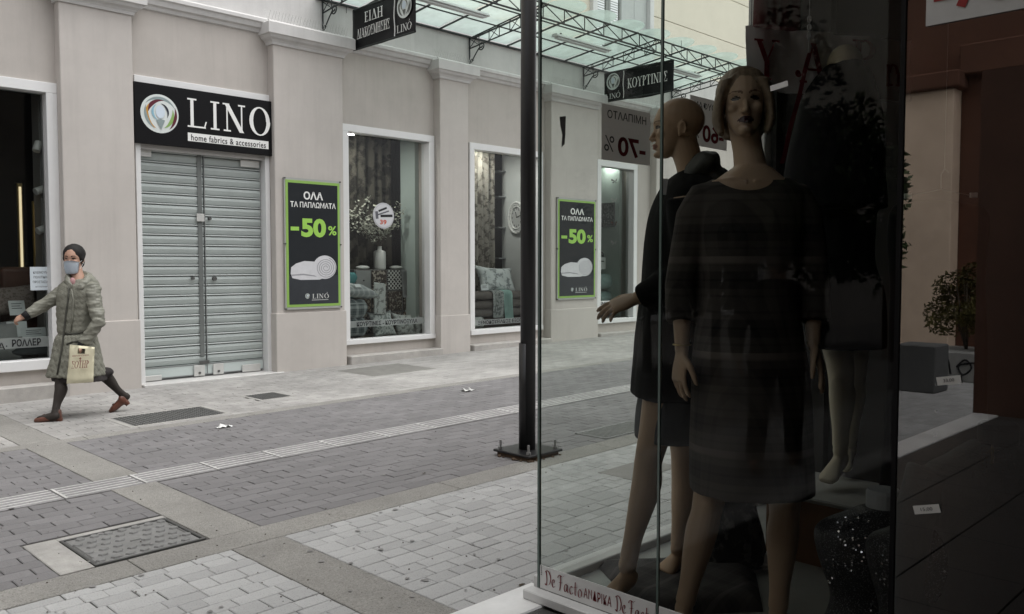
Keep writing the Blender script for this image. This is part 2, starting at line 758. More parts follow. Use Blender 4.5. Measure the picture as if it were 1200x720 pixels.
def poly(bm, pts):
    return bm.faces.new([bm.verts.new(V(p)) for p in pts])


def flat_shape(name, pts2, mat, parent, o, u, v, lift=0.0, **k):
    """Flat printed shape from 2-D points in the frame (o, u, v)."""
    u, v = V(u).normalized(), V(v).normalized()
    n = u.cross(v)
    bm = BM()
    poly(bm, [V(o) + u * a + v * b + n * lift for a, b in pts2])
    me = bpy.data.meshes.new(name)
    bm.to_mesh(me)
    bm.free()
    return obj(name, me, mat, parent, **k)


def circ(cx, cy, rx, ry=None, n=32, a0=0.0, a1=2 * pi):
    ry = rx if ry is None else ry
    full = abs(a1 - a0) > 6.28
    return [(cx + rx * cos(a0 + (a1 - a0) * i / (n if full else n - 1)), cy + ry * sin(a0 + (a1 - a0) * i / (n if full else n - 1))) for i in range(n)]


def crescent(cx, cy, r0, r1, a0, a1, n=14):
    """Tapering ring segment, thick in the middle."""
    out, inn = [], []
    for i in range(n):
        f = i / (n - 1)
        a = radians(a0 + (a1 - a0) * f)
        th = (r1 - r0) * sin(pi * f)
        out.append((cx + r1 * cos(a), cy + r1 * sin(a)))
        inn.append((cx + (r1 - th) * cos(a), cy + (r1 - th) * sin(a)))
    return out + inn[::-1]

# ================================================================== GROUND
M_JOINT = pm('joint_sand', (0.135, 0.13, 0.122), 0.95, 0.2, 20)
M_PAVER_L = pm('light_paver', (0.395, 0.395, 0.39), 0.85, 0.13, 9, bump=0.35, bscale=140, stain=0.22, stain_scale=1.1, rand=0.10, speck=0.25, speck_scale=110)
M_PAVER_D = pm('grey_paver', (0.185, 0.179, 0.181), 0.85, 0.13, 9, bump=0.35, bscale=140, stain=0.20, stain_scale=0.9, rand=0.10, speck=0.2, speck_scale=160)
M_PAVER_F = pm('worn_paver', (0.345, 0.335, 0.32), 0.9, 0.16, 7, bump=0.3, bscale=120, stain=0.28, stain_scale=0.9, rand=0.09, speck=0.25, speck_scale=150)
M_AGG = pm('exposed_aggregate', (0.285, 0.276, 0.256), 0.9, 0.22, 70, bump=0.8, bscale=150, stain=0.22, stain_scale=1.5, speck=0.65, speck_scale=120, speck_col=(0.13, 0.12, 0.11))
M_CONC = pm('patch_concrete', (0.36, 0.35, 0.33), 0.9, 0.15, 14, bump=0.4, bscale=90, stain=0.25, stain_scale=2)
M_IRON = pm('cast_iron', (0.24, 0.24, 0.235), 0.6, 0.2, 20, bump=0.2, bscale=90, metal=0.35, stain=0.2, stain_scale=4)
M_IRON_D = pm('dark_iron', (0.10, 0.10, 0.097), 0.65, 0.2, 20, metal=0.3)
M_TAC = pm('tactile_tile', (0.24, 0.235, 0.235), 0.85, 0.12, 10, bump=0.3, bscale=120, stain=0.2, rand=0.08)
M_TACW = pm('tactile_bar', (0.50, 0.49, 0.48), 0.8, 0.15, 14, stain=0.25, stain_scale=3)

SLOPE_ROT = -math.atan(0.010)


def sheet(name, x0, x1, y0, y1, dz, mat, kind='structure', parent=None):
    bm = BM()
    n = 6
    for i in range(n):
        a, b = x0 + (x1 - x0) * i / n, x0 + (x1 - x0) * (i + 1) / n
        poly(bm, [(a, y0, gz(a) + dz), (b, y0, gz(b) + dz), (b, y1, gz(b) + dz), (a, y1, gz(a) + dz)])
    bmesh.ops.remove_doubles(bm, verts=bm.verts[:], dist=1e-5)
    return obj(name, bm, mat, parent, kind=kind)


def gslab(bm, x0, x1, y0, y1, top, depth=0.03, bev=0.004):
    """Slab lying on the sloping ground."""
    vs = [(x0, y0), (x1, y0), (x1, y1), (x0, y1)]
    e = bev
    ins = [(x0 + e, y0 + e), (x1 - e, y0 + e), (x1 - e, y1 - e), (x0 + e, y1 - e)]
    lo = [bm.verts.new((a, b, gz(a) + top - depth)) for a, b in vs]
    mi = [bm.verts.new((a, b, gz(a) + top - e * 0.7)) for a, b in vs]
    tp = [bm.verts.new((a, b, gz(a) + top)) for a, b in ins]
    for p, q in ((lo, mi), (mi, tp)):
        for k in range(4):
            bm.faces.new((p[k], p[(k + 1) % 4], q[(k + 1) % 4], q[k]))
    bm.faces.new(tp)


def proj(p):
    v = V(p) - EYE
    z = v.dot(FW)
    if z < 0.1:
        return None
    return 600 + FPX * v.dot(RT) / z, 360 - FPX * v.dot(UP) / z, z


ground = sheet('ground', -140, 160, -140, 160, -0.06, pm('earth', (0.22, 0.21, 0.2), 0.9, 0.1, 1), 'structure')


def pave(name, rects, bed, courses, mat, gap, limit, holes, jitter=0.0012, lengths=(0.2,), bond=0.5, seed=1):
    """Bed sheet with single pavers: the nearest in view are parts, the rest one mesh of the same stones."""
    rnd = random.Random(seed)
    x0, x1, y0, y1 = bed
    root = sheet(name, x0, x1, y0, y1, -0.010, M_JOINT)
    cells = []
    y = y0
    row = 0
    while y < y1 - 0.02:
        h = min(courses[row % len(courses)], y1 - y)
        for (rx0, rx1) in rects:
            x = rx0
            first = True
            while x < rx1 - 1e-6:
                l = lengths[rnd.randrange(len(lengths))]
                if first and len(lengths) == 1 and row % 2:
                    l *= bond
                first = False
                xe = x + l
                if xe > rx1 - 0.05:
                    xe = rx1
                segs = [(x, xe)]
                for (hx0, hx1, hy0, hy1) in holes:
                    ns = []
                    for a, b in segs:
                        if y + h * 0.5 > hy0 and y + h * 0.5 < hy1 and b > hx0 and a < hx1:
                            if hx0 - a > 0.03:
                                ns.append((a, hx0))
                            if b - hx1 > 0.03:
                                ns.append((hx1, b))
                        else:
                            ns.append((a, b))
                    segs = ns
                for a, b in segs:
                    cells.append((a, b, y, y + h))
                x = xe
        y += h
        row += 1
    ranked = []
    for c in cells:
        cx, cy = (c[0] + c[1]) / 2, (c[2] + c[3]) / 2
        p = proj((cx, cy, gz(cx)))
        inview = p is not None and -25 < p[0] < 1000 and p[1] < 745
        d = math.hypot(cx, cy)
        ranked.append((0 if inview else 1, d, c))
    ranked.sort()
    cache = {}
    rest = BM()
    for k, (far, d, c) in enumerate(ranked):
        lx, ly = c[1] - c[0], c[3] - c[2]
        dz = rnd.uniform(-jitter, jitter)
        gx = gap * rnd.choice((.3, .45, .7, 1.0, 1.5))
        gy = gap * rnd.choice((.35, .6, .8))
        if k < limit and not far:
            key = (round(lx, 2), round(ly, 3), gx, gy)
            if key not in cache:
                bm = BM()
                e = 0.004
                hx, hy = lx / 2 - gx / 2, ly / 2 - gy / 2
                vs = [(-hx, -hy), (hx, -hy), (hx, hy), (-hx, hy)]
                lo = [bm.verts.new((a, b, -0.03)) for a, b in vs]
                mi = [bm.verts.new((a, b, -e * .7)) for a, b in vs]
                tp = [bm.verts.new((a - math.copysign(e, a), b - math.copysign(e, b), 0)) for a, b in vs]
                for p, q in ((lo, mi), (mi, tp)):
                    for i in range(4):
                        bm.faces.new((p[i], p[(i + 1) % 4], q[(i + 1) % 4], q[i]))
                bm.faces.new(tp)
                me = bpy.data.meshes.new('paver')
                bm.to_mesh(me)
                bm.free()
                me.materials.append(mat)
                cache[key] = me
            o = bpy.data.objects.new('paver', cache[key])
            COL.objects.link(o)
            o.parent = root
            cx, cy = (c[0] + c[1]) / 2, (c[2] + c[3]) / 2
            o.location = V((cx, cy, gz(cx) + dz)) - V(root.location)
            o.rotation_euler = (rnd.gauss(0, 0.006), SLOPE_ROT + rnd.gauss(0, 0.006), 0)
        else:
            gslab(rest, c[0] + gx / 2, c[1] - gx / 2, c[2] + gy / 2, c[3] - gy / 2, dz, 0.03)
    obj('paver', rest, mat, root, kind='stuff')
    return root


XS0, XS1 = 2.03, 2.33           # concrete strip across the street
MH = (1.40, 2.03, 4.28, 4.86)   # manhole with its mortar surround
TAC = (5.66, 5.97)              # guide strip

street = pave('street', [(-14, XS0), (XS1, 30)], (-14, 30, 4.27, 7.42), [0.105], M_PAVER_D, 0.006, 300,
              [(MH[0] - .1, MH[1], MH[2], MH[3]), (-40, 60, TAC[0], TAC[1])], lengths=(0.21,), seed=3)
pavement = pave('pavement', [(-14, XS0), (XS1, 30)], (-14, 30, 2.10, 4.03), [0.095, 0.095, 0.095, 0.13], M_PAVER_L, 0.0040, 300,
                [], lengths=(0.10, 0.14, 0.14, 0.18, 0.215), seed=5)
far_pavement = pave('pavement', [(-14, XS0), (XS1, 30)], (-14, 30, 7.58, 10.4), [0.11], M_PAVER_F, 0.004, 0,
                    [(2.93, 3.90, 7.66, 8.32), (4.45, 4.87, 8.13, 8.60), (6.35, 7.38, 8.75, 9.6)], lengths=(0.22,), seed=9)

# exposed-aggregate strips, laid in lengths
strip = sheet('kerb_strip', -14, 30, 4.03, 4.27, -0.010, M_JOINT)
x = -14.0
rs = random.Random(4)
while x < 30:
    l = rs.choice((1.2, 1.6, 2.0))
    a, b = x, min(30, x + l)
    obj('slab', mk(gslab, a + .003, b - .003, 4.033, 4.267, 0.0015, 0.03), M_AGG, strip)
    x += l
strip2 = sheet('kerb_strip', -14, 30, 7.42, 7.58, -0.010, M_JOINT)
x = -14.0
while x < 30:
    a, b = x, min(30, x + 1.5)
    obj('slab', mk(gslab, a + .003, b - .003, 7.423, 7.577, 0.0015, 0.03), M_AGG, strip2)
    x += 1.5
cross = sheet('crossing_strip', XS0, XS1, 2.10, 10.2, -0.006, M_JOINT)
for a, b in ((2.10, 4.03), (4.27, TAC[0]), (TAC[1], 7.42), (7.58, 10.1)):
    n = max(1, round((b - a) / 1.6))
    for i in range(n):
        obj('slab', mk(gslab, XS0 + .004, XS1 - .004, a + (b - a) * i / n + .002, a + (b - a) * (i + 1) / n - .002, 0.001, 0.03), M_AGG, cross)

# ribbed guide strip for the blind: half-metre tiles with five raised bars
tac = sheet('tactile_strip', -14, 30, TAC[0], TAC[1], -0.009, M_JOINT)
x = 1.76 - 0.5 * 8
k = 0
while x < 13.5:
    a, b = x, x + 0.5
    tile = obj('tactile_tile', mk(gslab, a + .002, b - .002, TAC[0] + .004, TAC[1] - .004, 0.0, 0.03), M_TAC, tac)
    bm = BM()
    for j in range(5):
        yc = TAC[0] + 0.03 + j * (TAC[1] - TAC[0] - 0.06) / 4
        gslab(bm, a + 0.015, b - 0.015, yc - 0.0065, yc + 0.0065, 0.005, 0.006, 0.003)
    gslab(bm, a + 0.002, a + 0.020, TAC[0] + .01, TAC[1] - .01, 0.003, 0.006, 0.002)
    obj('raised_bars', bm, M_TACW, tile)
    x += 0.5

# --- manhole cover beside the crossing strip
mh = thing('manhole_cover', (1.72, 4.56, gz(1.72)), 'rectangular cast iron manhole cover with raised pattern set in pale mortar', 'manhole cover')
bm = BM()
for (a, b, c, d) in ((MH[0] - .1, MH[0] + .055, MH[2], MH[3]), (MH[0] + .055, MH[1] - .002, MH[3] - .05, MH[3])):
    gslab(bm, a, b, c, d, 0.003, 0.03)
obj('mortar_surround', bm, M_CONC, mh)
mx0, mx1, my0, my1 = MH[0] + .06, MH[1] - .012, MH[2] + .01, MH[3] - .055
bm = BM()
for (a, b, c, d) in ((mx0, mx1, my0, my0 + .014), (mx0, mx1, my1 - .014, my1), (mx0, mx0 + .014, my0 + .015, my1 - .015), (mx1 - .014, mx1, my0 + .015, my1 - .015)):
    gslab(bm, a, b, c, d, 0.006, 0.03)
obj('frame', bm, M_IRON_D, mh)
bm = BM()
gslab(bm, mx0 + .02, mx1 - .02, my0 + .02, my1 - .02, 0.001, 0.02)
obj('cover_plate', bm, M_IRON, mh)
bm = BM()
for i in range(7):
    for j in range(6):
        cx = mx0 + .065 + i * (mx1 - mx0 - .13) / 6 + (0.02 if j % 2 else -0.02)
        cy = my0 + .055 + j * (my1 - my0 - .11) / 5
        if i == 3 and j in (2, 3):
            continue
        pts = [(cx + .027 * cos(a), cy + .028 * sin(a)) for a in (radians(q) for q in (0, 60, 120, 180, 240, 300))]
        z = 0.009
        lo = [bm.verts.new((p, q, gz(p) + 0.0)) for p, q in pts]
        hi = [bm.verts.new((cx + (p - cx) * .8, cy + (q - cy) * .8, gz(p) + z)) for p, q in pts]
        for q in range(6):
            bm.faces.new((lo[q], lo[(q + 1) % 6], hi[(q + 1) % 6], hi[q]))
        bm.faces.new(hi)
obj('raised_pattern', bm, M_IRON, mh, kind='stuff')
for (a, b, c, d) in ((mx0 + .025, mx0 + .034, my0 + .12, my1 - .12), (mx1 - .034, mx1 - .025, my0 + .12, my1 - .12)):
    obj('raised_bar', mk(gslab, a, b, c, d, 0.007, 0.008), M_IRON, mh)
obj('lifting_slot', mk(gslab, mx0 + .26, mx0 + .32, my0 + .235, my0 + .255, 0.0035, 0.004), M_IRON_D, mh)


def hatch(x0, x1, y0, y1, label, n, rim=0.05):
    t = thing('utility_cover', ((x0 + x1) / 2, (y0 + y1) / 2, gz(x0)), label, 'utility cover')
    bm = BM()
    for (a, b, c, d) in ((x0, x1, y0, y0 + rim), (x0, x1, y1 - rim, y1), (x0, x0 + rim, y0 + rim, y1 - rim), (x1 - rim, x1, y0 + rim, y1 - rim)):
        gslab(bm, a + .001, b - .001, c + .001, d - .001, 0.002, 0.03)
    obj('concrete_rim', bm, M_CONC, t)
    obj('cover_plate', mk(gslab, x0 + rim + .004, x1 - rim - .004, y0 + rim + .004, y1 - rim - .004, -0.003, 0.02), M_IRON, t)
    bm = BM()
    w, h = x1 - x0 - 2 * rim - .03, y1 - y0 - 2 * rim - .03
    m = int(n * h / w)
    for i in range(n):
        for j in range(m):
            cx = x0 + rim + .015 + (i + .5) * w / n
            cy = y0 + rim + .015 + (j + .5) * h / m
            s = min(w / n, h / m) * .34
            gslab(bm, cx - s, cx + s, cy - s, cy + s, 0.003, 0.007, 0.003)
    obj('stud_pattern', bm, M_IRON_D, t)


hatch(2.93, 3.90, 7.66, 8.32, 'long studded iron utility cover in the pavement behind the walking woman', 20)
hatch(4.45, 4.87, 8.13, 8.60, 'small square studded utility cover in front of the shutter', 10, 0.035)
patch = obj('repair_patch', mk(gslab, 6.352, 7.378, 8.752, 9.598, 0.001, 0.03), pm('patch_dark', (0.20, 0.195, 0.18), .9, .12, 9, bump=.3, stain=.2), far_pavement)
# drain grating by the post, seen through the shop glass
gr = thing('drain_grate', (5.75, 4.28, gz(5.75)), 'slotted iron drain grate in the street behind the glass near the black post', 'drain grate')
bm = BM()
gx0, gx1, gy0, gy1 = 5.40, 6.15, 4.29, 4.62
for (a, b, c, d) in ((gx0, gx1, gy0, gy0 + .02), (gx0, gx1, gy1 - .02, gy1), (gx0, gx0 + .02, gy0, gy1), (gx1 - .02, gx1, gy0, gy1)):
    gslab(bm, a, b, c, d, 0.007, 0.012, 0.002)
obj('frame', bm, M_IRON, gr)
obj('pit', mk(gslab, gx0 + .02, gx1 - .02, gy0 + .02, gy1 - .02, 0.0025, 0.004, 0.001), M_IRON_D, gr)
bm = BM()
for i in range(18):
    cx = gx0 + .04 + i * (gx1 - gx0 - .08) / 17
    gslab(bm, cx - .009, cx + .009, gy0 + .022, gy1 - .022, 0.0065, 0.01, 0.002)
obj('bar', bm, M_IRON, gr, kind='stuff')
obj('repair_patch', mk(gslab, 4.52, 5.05, 3.35, 3.66, 0.003, 0.03), pm('patch_dark2', (0.24, 0.23, 0.22), .9, .12, 9, bump=.3, stain=.2), pavement)


def litter(name, px, py, size, seed, label, col=(0.8, 0.8, 0.78)):
    r = random.Random(seed)
    p = EYE + ray(px, py) * ((0 - CAM_H) / ray(px, py).z)
    bm = BM()
    n = 6
    vs = {}
    for i in range(n + 1):
        for j in range(4):
            vs[i, j] = bm.verts.new((p.x + (i / n - .5) * size * 1.5 + r.uniform(-.02, .02) * size * 8, p.y + (j / 3 - .5) * size * .8 + r.uniform(-.02, .02) * size * 6,
                                     gz(p.x) + 0.004 + abs(r.gauss(0, .10)) * size))
    for i in range(n):
        for j in range(3):
            bm.faces.new((vs[i, j], vs[i + 1, j], vs[i + 1, j + 1], vs[i, j + 1]))
    obj(name, bm, pm('paper_' + name, col, .8, .05), None, label=label, cat='litter')


litter('crumpled_paper', 262, 503, 0.095, 2, 'crumpled white scrap of paper on the grey paving')
litter('torn_paper', 549, 463, 0.115, 5, 'flattened white paper scrap on paving left of the post', (0.62, 0.62, 0.6))
litter('dry_leaf', 611, 688, 0.022, 8, 'small brown dry leaf on pale pavers by the shop corner', (0.06, 0.045, 0.03))
litter('cigarette_butt', 497, 558, 0.02, 9, 'tiny dark cigarette butt on the grey paving left of the post', (0.07, 0.05, 0.04))

# flattened chewing-gum spots, grit and small debris
rnd = random.Random(31)
bm = BM()
for i in range(70):
    px_, py_ = rnd.uniform(0, 760), 440 + 280 * rnd.random() ** .8
    d = ray(px_, py_)
    p = EYE + d * (-CAM_H / d.z)
    if p.y > 9.7 or p.y < 2.35:
        continue
    r_ = rnd.uniform(.006, .017)
    bm.faces.new([bm.verts.new((p.x + r_ * cos(a) * rnd.uniform(.7, 1.2), p.y + r_ * sin(a) * rnd.uniform(.7, 1.2), gz(p.x) + .0052)) for a in [k * pi / 4 for k in range(8)]])
obj('gum_spots', bm, pm('old_gum', (0.21, 0.205, 0.2), .8, .3, 6), pavement, kind='stuff')
bm = BM()
for i in range(200):
    px_, py_ = rnd.uniform(0, 760), 430 + 290 * rnd.random() ** .8
    d = ray(px_, py_)
    p = EYE + d * (-CAM_H / d.z)
    if p.y > 9.8 or p.y < 2.35:
        continue
    r_ = rnd.uniform(.002, .0055)
    ellipsoid(bm, V((p.x, p.y, gz(p.x) + .004)), V((r_, 0, 0)), V((0, r_ * rnd.uniform(.4, 1.5), 0)), V((0, 0, r_ * .6)), 5, 3)
obj('grit', bm, pm('grit', (0.10, 0.085, 0.07), .9, .5, 9), street, kind='stuff')

# ================================================================== BLACK POST
M_BLACK = pm('black_paint', (0.012, 0.012, 0.013), 0.38, 0.2, 15, bump=0.08, bscale=60, spec=0.5)
M_STEEL = pm('galvanised', (0.35, 0.35, 0.35), 0.45, 0.15, 30, metal=0.8)
PX, PY = 4.58, 4.38
pz = gz(PX)
post = thing('street_post', (PX, PY, pz), 'black round steel post bolted to the paving on a square base plate', 'post')
bm = BM()
tube(bm, [(PX, PY, pz + .045), (PX - .0, PY, pz + 2.6), (PX + .02, PY - .005, pz + 6.5)], 0.057, 28)
obj('pole', bm, M_BLACK, post, smooth=True)
bm = BM()
tube(bm, [(PX - .008, PY + .010, pz + .05), (PX - .008, PY + .010, pz + .84)], [0.056, 0.056], 20)
obj('cable_cover', bm, M_BLACK, post, smooth=True)
bm = BM()
box(bm, PX - .185, PX + .185, PY - .185, PY + .185, pz + .028, pz + .046, 0.004)
obj('base_plate', bm, M_BLACK, post)
bm = BM()
box(bm, PX - .165, PX + .165, PY - .165, PY + .165, pz - .01, pz + .027, 0.006)
for i in range(26):
    a = random.uniform(0, 2 * pi)
    s = random.uniform(.008, .02)
    ellipsoid(bm, V((PX + max(-.19, min(.19, .24 * cos(a))), PY + max(-.19, min(.19, .24 * sin(a))), pz + .004)), V((s, 0, 0)), V((0, s, 0)), V((0, 0, s * .6)), 6, 4)
obj('mortar_bed', bm, pm('rusty_mortar', (0.11, 0.075, 0.05), .95, .4, 30, bump=.5, bscale=80), post)
for sx, sy in ((-1, -1), (1, -1), (1, 1), (-1, 1)):
    bx, by = PX + sx * .145, PY + sy * .145
    bm = BM()
    tube(bm, [(bx, by, pz + .047), (bx, by, pz + .115)], 0.009, 10)
    bo = obj('anchor_bolt', bm, M_STEEL, post)
    bm = BM()
    tube(bm, [(bx, by, pz + .0465), (bx, by, pz + .064)], 0.018, 6)
    obj('nut', bm, M_STEEL, bo)

# ================================================================== SHOP BUILDING ACROSS THE STREET
YP, YW = 10.0, 10.15
M_WALL = pm('warm_grey_render', (0.485, 0.450, 0.415), 0.9, 0.04, 1.5, bump=0.15, bscale=160, stain=0.10, stain_scale=0.9, streak=0.13)
M_PIL = pm('pilaster_render', (0.535, 0.500, 0.466), 0.9, 0.04, 1.5, bump=0.15, bscale=160, stain=0.09, stain_scale=1.0, streak=0.12)
M_FRIEZE = pm('pale_render', (0.59, 0.58, 0.565), 0.9, 0.04, 1.5, bump=0.1, bscale=160, stain=0.12, stain_scale=1.2, streak=0.16)
M_STONE = pm('sill_stone', (0.42, 0.40, 0.375), 0.9, 0.12, 10, bump=0.3, bscale=90, stain=0.2, stain_scale=2)
M_WHITE = pm('white_frame', (0.74, 0.74, 0.735), 0.45, 0.03, 4, stain=0.05)
M_CREAM = pm('cream_render', (0.76, 0.71, 0.60), 0.9, 0.03, 1.5, bump=0.08, bscale=120, stain=0.06)
M_SHUT = pm('shutter_metal', (0.395, 0.435, 0.42), 0.42, 0.05, 3, stain=0.10, stain_scale=2.5, spec=0.5)
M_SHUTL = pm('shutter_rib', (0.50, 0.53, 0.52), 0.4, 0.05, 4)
M_SHUTD = pm('gap_grey', (0.17, 0.18, 0.18), 0.6, 0.1, 6)  # dark grey backing between the slats and under the entry tiles
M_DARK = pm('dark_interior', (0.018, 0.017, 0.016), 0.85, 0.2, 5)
M_DARKW = pm('dark_wood', (0.035, 0.024, 0.018), 0.6, 0.3, 5)
M_PALEG = pm('pale_green_panel', (0.46, 0.54, 0.50), 0.7, 0.03, 3)
M_FLOORW = pm('display_floor', (0.22, 0.19, 0.16), 0.7, 0.15, 8)
M_GLASSW = glass_mat('shop_window_glass', (0.90, 0.935, 0.915), 1.28)
M_SIGNK = pm('sign_black', (0.006, 0.006, 0.007), 0.45, 0.1, 5, spec=.15)
M_LET = pm('sign_white', (0.80, 0.80, 0.78), 0.5, 0.03, 5)
M_LETG = pm('sign_silver', (0.62, 0.63, 0.62), 0.4, 0.05, 5)
M_INK = pm('ink_black', (0.015, 0.015, 0.017), 0.6, 0.05, 5)
M_STRIPF = glass_mat('frosted_strip', (0.8, 0.83, 0.82), 1.5, haze=0.75, haze_col=(0.60, 0.64, 0.62))
M_LEDL = emit_mat('lamp_glow', (1.0, 0.96, 0.88), 6.0)

bld = thing('shop_building', (8.0, 10.6, 0.0), 'grey rendered shop building with white window frames, pilasters and cream upper floor across the street', 'building')

WIN = dict(left=(1.2, 3.17, 0.31, 3.41), mid=(6.84, 8.50, 0.31, 3.41), centre=(9.24, 10.95, 0.31, 3.39), right=(12.45, 13.68, 0.33, 3.40))
DOOR = (4.00, 5.76, -0.1, 3.64)
openings = [WIN['left'], DOOR, WIN['mid'], WIN['centre'], WIN['right'], (15.6, 17.4, 0.31, 3.4), (-2.4, -0.6, .31, 3.41), (-6.2, -4.2, .31, 3.41), (-10.2, -8.2, .31, 3.41), (-14.2, -12.2, .31, 3.41)]
openings.sort()
ZC = 4.45
XL, XR = -30.0, 26.0
bm = BM()
x = XL
for (a, b, z0, z1) in openings:
    box(bm, x, a, YW, YW + .35, -0.4, ZC)
    if z0 > 0:
        box(bm, a, b, YW, YW + .35, -0.4, z0)
    box(bm, a, b, YW, YW + .35, z1, ZC)
    x = b
box(bm, x, XR, YW, YW + .35, -0.4, ZC)
bmesh.ops.remove_doubles(bm, verts=bm.verts[:], dist=1e-4)
obj('wall', bm, M_WALL, bld)

# base course and stone ledges under the windows
for (a, b) in ((-0.2, 3.17), (6.83, 8.52), (9.16, 11.0), (12.35, 14.0)):
    bm = BM()
    box(bm, a, b, YP - .06, YW - .001, -0.3, 0.165, 0.012)
    obj('stone_ledge', bm, M_STONE, bld)

# pilasters with capital and plinth
pils = [(-3.3, -2.5), (3.17, 3.94), (5.72, 6.77), (8.52, 9.10), (11.04, 12.30), (14.15, 15.2), (18.4, 19.4), (-7.7, -6.7), (-11.7, -10.7), (-15.7, -14.7)]
for (a, b) in pils:
    bm = BM()
    box(bm, a, b, YP, YW + .01, -0.3, 4.30, 0.008)
    p = obj('pilaster', bm, M_PIL, bld)
    bm = BM()
    zp = 0.81 if a < 7 else 0.66
    box(bm, a - .018, b + .018, YP - .018, YW + .009, -0.3, zp, 0.006)
    obj('plinth', bm, M_PIL, p)
    bm = BM()
    w = 0.13
    prof = [(0.0, 4.27), (0.02, 4.27), (0.03, 4.30), (0.05, 4.325), (0.085, 4.345), (0.105, 4.375), (0.13, 4.385), (0.13, 4.52), (0.10, 4.545), (0.0, 4.56)]
    prev = None
    for (o_, z) in prof:
        ring = [bm.verts.new(q) for q in ((a - o_, YW + .008, z), (a - o_, YP - o_, z), (b + o_, YP - o_, z), (b + o_, YW + .008, z))]
        if prev:
            for k in range(3):
                bm.faces.new((prev[k], prev[k + 1], ring[k + 1], ring[k]))
        prev = ring
    bm.faces.new(prev)
    obj('capital', bm, M_FRIEZE, p)
    if -1 < a < 16:
        bm = BM()
        n = int((b - a + .2) / 0.045)
        for i in range(n):
            cx = a - .1 + i * .045
            for s in (-1, 1):
                tube(bm, [(cx, YP - .06, 4.55), (cx + s * .02 + random.uniform(-.012, .012), YP - .06 - .03 * s, 4.67)], 0.0026, 3, False)
        box(bm, a - .1, b + .1, YP - .07, YP - .05, 4.547, 4.553)
        obj('bird_spikes', bm, pm('spike_wire', (0.5, 0.5, 0.48), .5, .1, 5, metal=.5), p)
# cornice moulding along the wall
bm = BM()
prof = [(YW - .001, 4.41), (YW - .03, 4.42), (YW - .045, 4.455), (YW - .08, 4.47), (YW - .10, 4.52), (YW - .125, 4.535), (YW - .125, 4.575), (YW - .09, 4.60), (YW - .001, 4.605)]
extrude_x(bm, prof, XL, XR)
obj('cornice', bm, M_FRIEZE, bld)
bm = BM()
box(bm, XL, XR, YW + .003, YW + .35, ZC + .001, 5.45)
obj('frieze', bm, M_FRIEZE, bld)
# cream upper storey with joints and a shuttered window
ux0, ux1 = 12.30, 14.20
bm = BM()
for (z0, z1) in ((5.451, 6.40), (6.412, 7.35), (7.362, 8.3), (8.312, 9.2), (9.212, 11.5)):
    if z0 < 8.2:
        box(bm, XL, ux0, YW + .05, YW + .35, z0, z1, 0.005)
        box(bm, ux1, XR, YW + .05, YW + .35, z0, z1, 0.005)
    else:
        box(bm, XL, XR, YW + .05, YW + .35, z0, z1, 0.005)
obj('upper_wall', bm, M_CREAM, bld)
bm = BM()
box(bm, XL, XR, YW + .07, YW + .33, 5.44, 11.4)
bmesh.ops.delete(bm, geom=[f for f in bm.faces if abs(f.normal.y) < .5], context='FACES_ONLY')
bm.free()
bm = BM()
for (a, b, c, d) in ((ux0, ux0 + .13, 5.3, 8.2), (ux1 - .13, ux1, 5.3, 8.2), (ux0 + .13, ux1 - .13, 8.07, 8.2)):
    box(bm, a, b, YW - .03, YW + .2, c, d, 0.006)
wf = obj('balcony_window', bm, M_WHITE, bld)
M_LOUV = pm('grey_shutter', (0.26, 0.28, 0.27), 0.6, .08, 5)
lw = (ux1 - ux0 - .26) / 4
for q in range(4):
    a = ux0 + .13 + q * lw
    bm = BM()
    if q < 2:
        for (c, d, e, f) in ((a + .003, a + .07, 5.3, 8.06), (a + lw - .07, a + lw - .003, 5.3, 8.06), (a + .07, a + lw - .07, 5.3, 5.45), (a + .07, a + lw - .07, 6.5, 6.62), (a + .07, a + lw - .07, 7.95, 8.06)):
            box(bm, c, d, YW + .05, YW + .09, e, f, .004)
        z = 5.47
        while z < 7.93:
            if not 6.45 < z < 6.63:
                obox(bm, V((a + lw / 2, YW + .07, z)), V((lw / 2 - .07, 0, 0)), V((0, .02, .012)), V((0, -.002, .004)))
            z += .045
        obj('louvre_shutter', bm, M_LOUV, wf)
    else:
        box(bm, a + .003, a + lw - .003, YW + .06, YW + .09, 5.3, 8.06, .004)
        obj('shutter_panel', bm, pm('pale_shutter', (0.52, 0.55, 0.54), .5, .05, 4), wf)


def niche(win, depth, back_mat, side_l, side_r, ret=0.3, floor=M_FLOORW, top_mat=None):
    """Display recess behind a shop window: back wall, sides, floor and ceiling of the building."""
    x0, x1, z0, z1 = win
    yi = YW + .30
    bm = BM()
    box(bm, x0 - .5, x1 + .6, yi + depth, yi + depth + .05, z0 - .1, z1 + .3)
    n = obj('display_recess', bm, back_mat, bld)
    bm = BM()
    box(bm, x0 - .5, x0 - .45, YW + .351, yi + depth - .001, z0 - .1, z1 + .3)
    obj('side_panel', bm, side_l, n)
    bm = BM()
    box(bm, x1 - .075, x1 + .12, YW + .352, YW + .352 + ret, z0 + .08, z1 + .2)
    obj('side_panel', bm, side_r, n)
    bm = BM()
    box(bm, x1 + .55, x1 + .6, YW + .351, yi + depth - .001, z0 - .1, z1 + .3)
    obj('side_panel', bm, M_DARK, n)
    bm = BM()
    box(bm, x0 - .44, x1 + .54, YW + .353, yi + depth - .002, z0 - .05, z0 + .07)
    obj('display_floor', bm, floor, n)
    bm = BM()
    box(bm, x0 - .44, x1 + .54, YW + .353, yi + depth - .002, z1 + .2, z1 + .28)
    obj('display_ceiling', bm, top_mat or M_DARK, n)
    return n


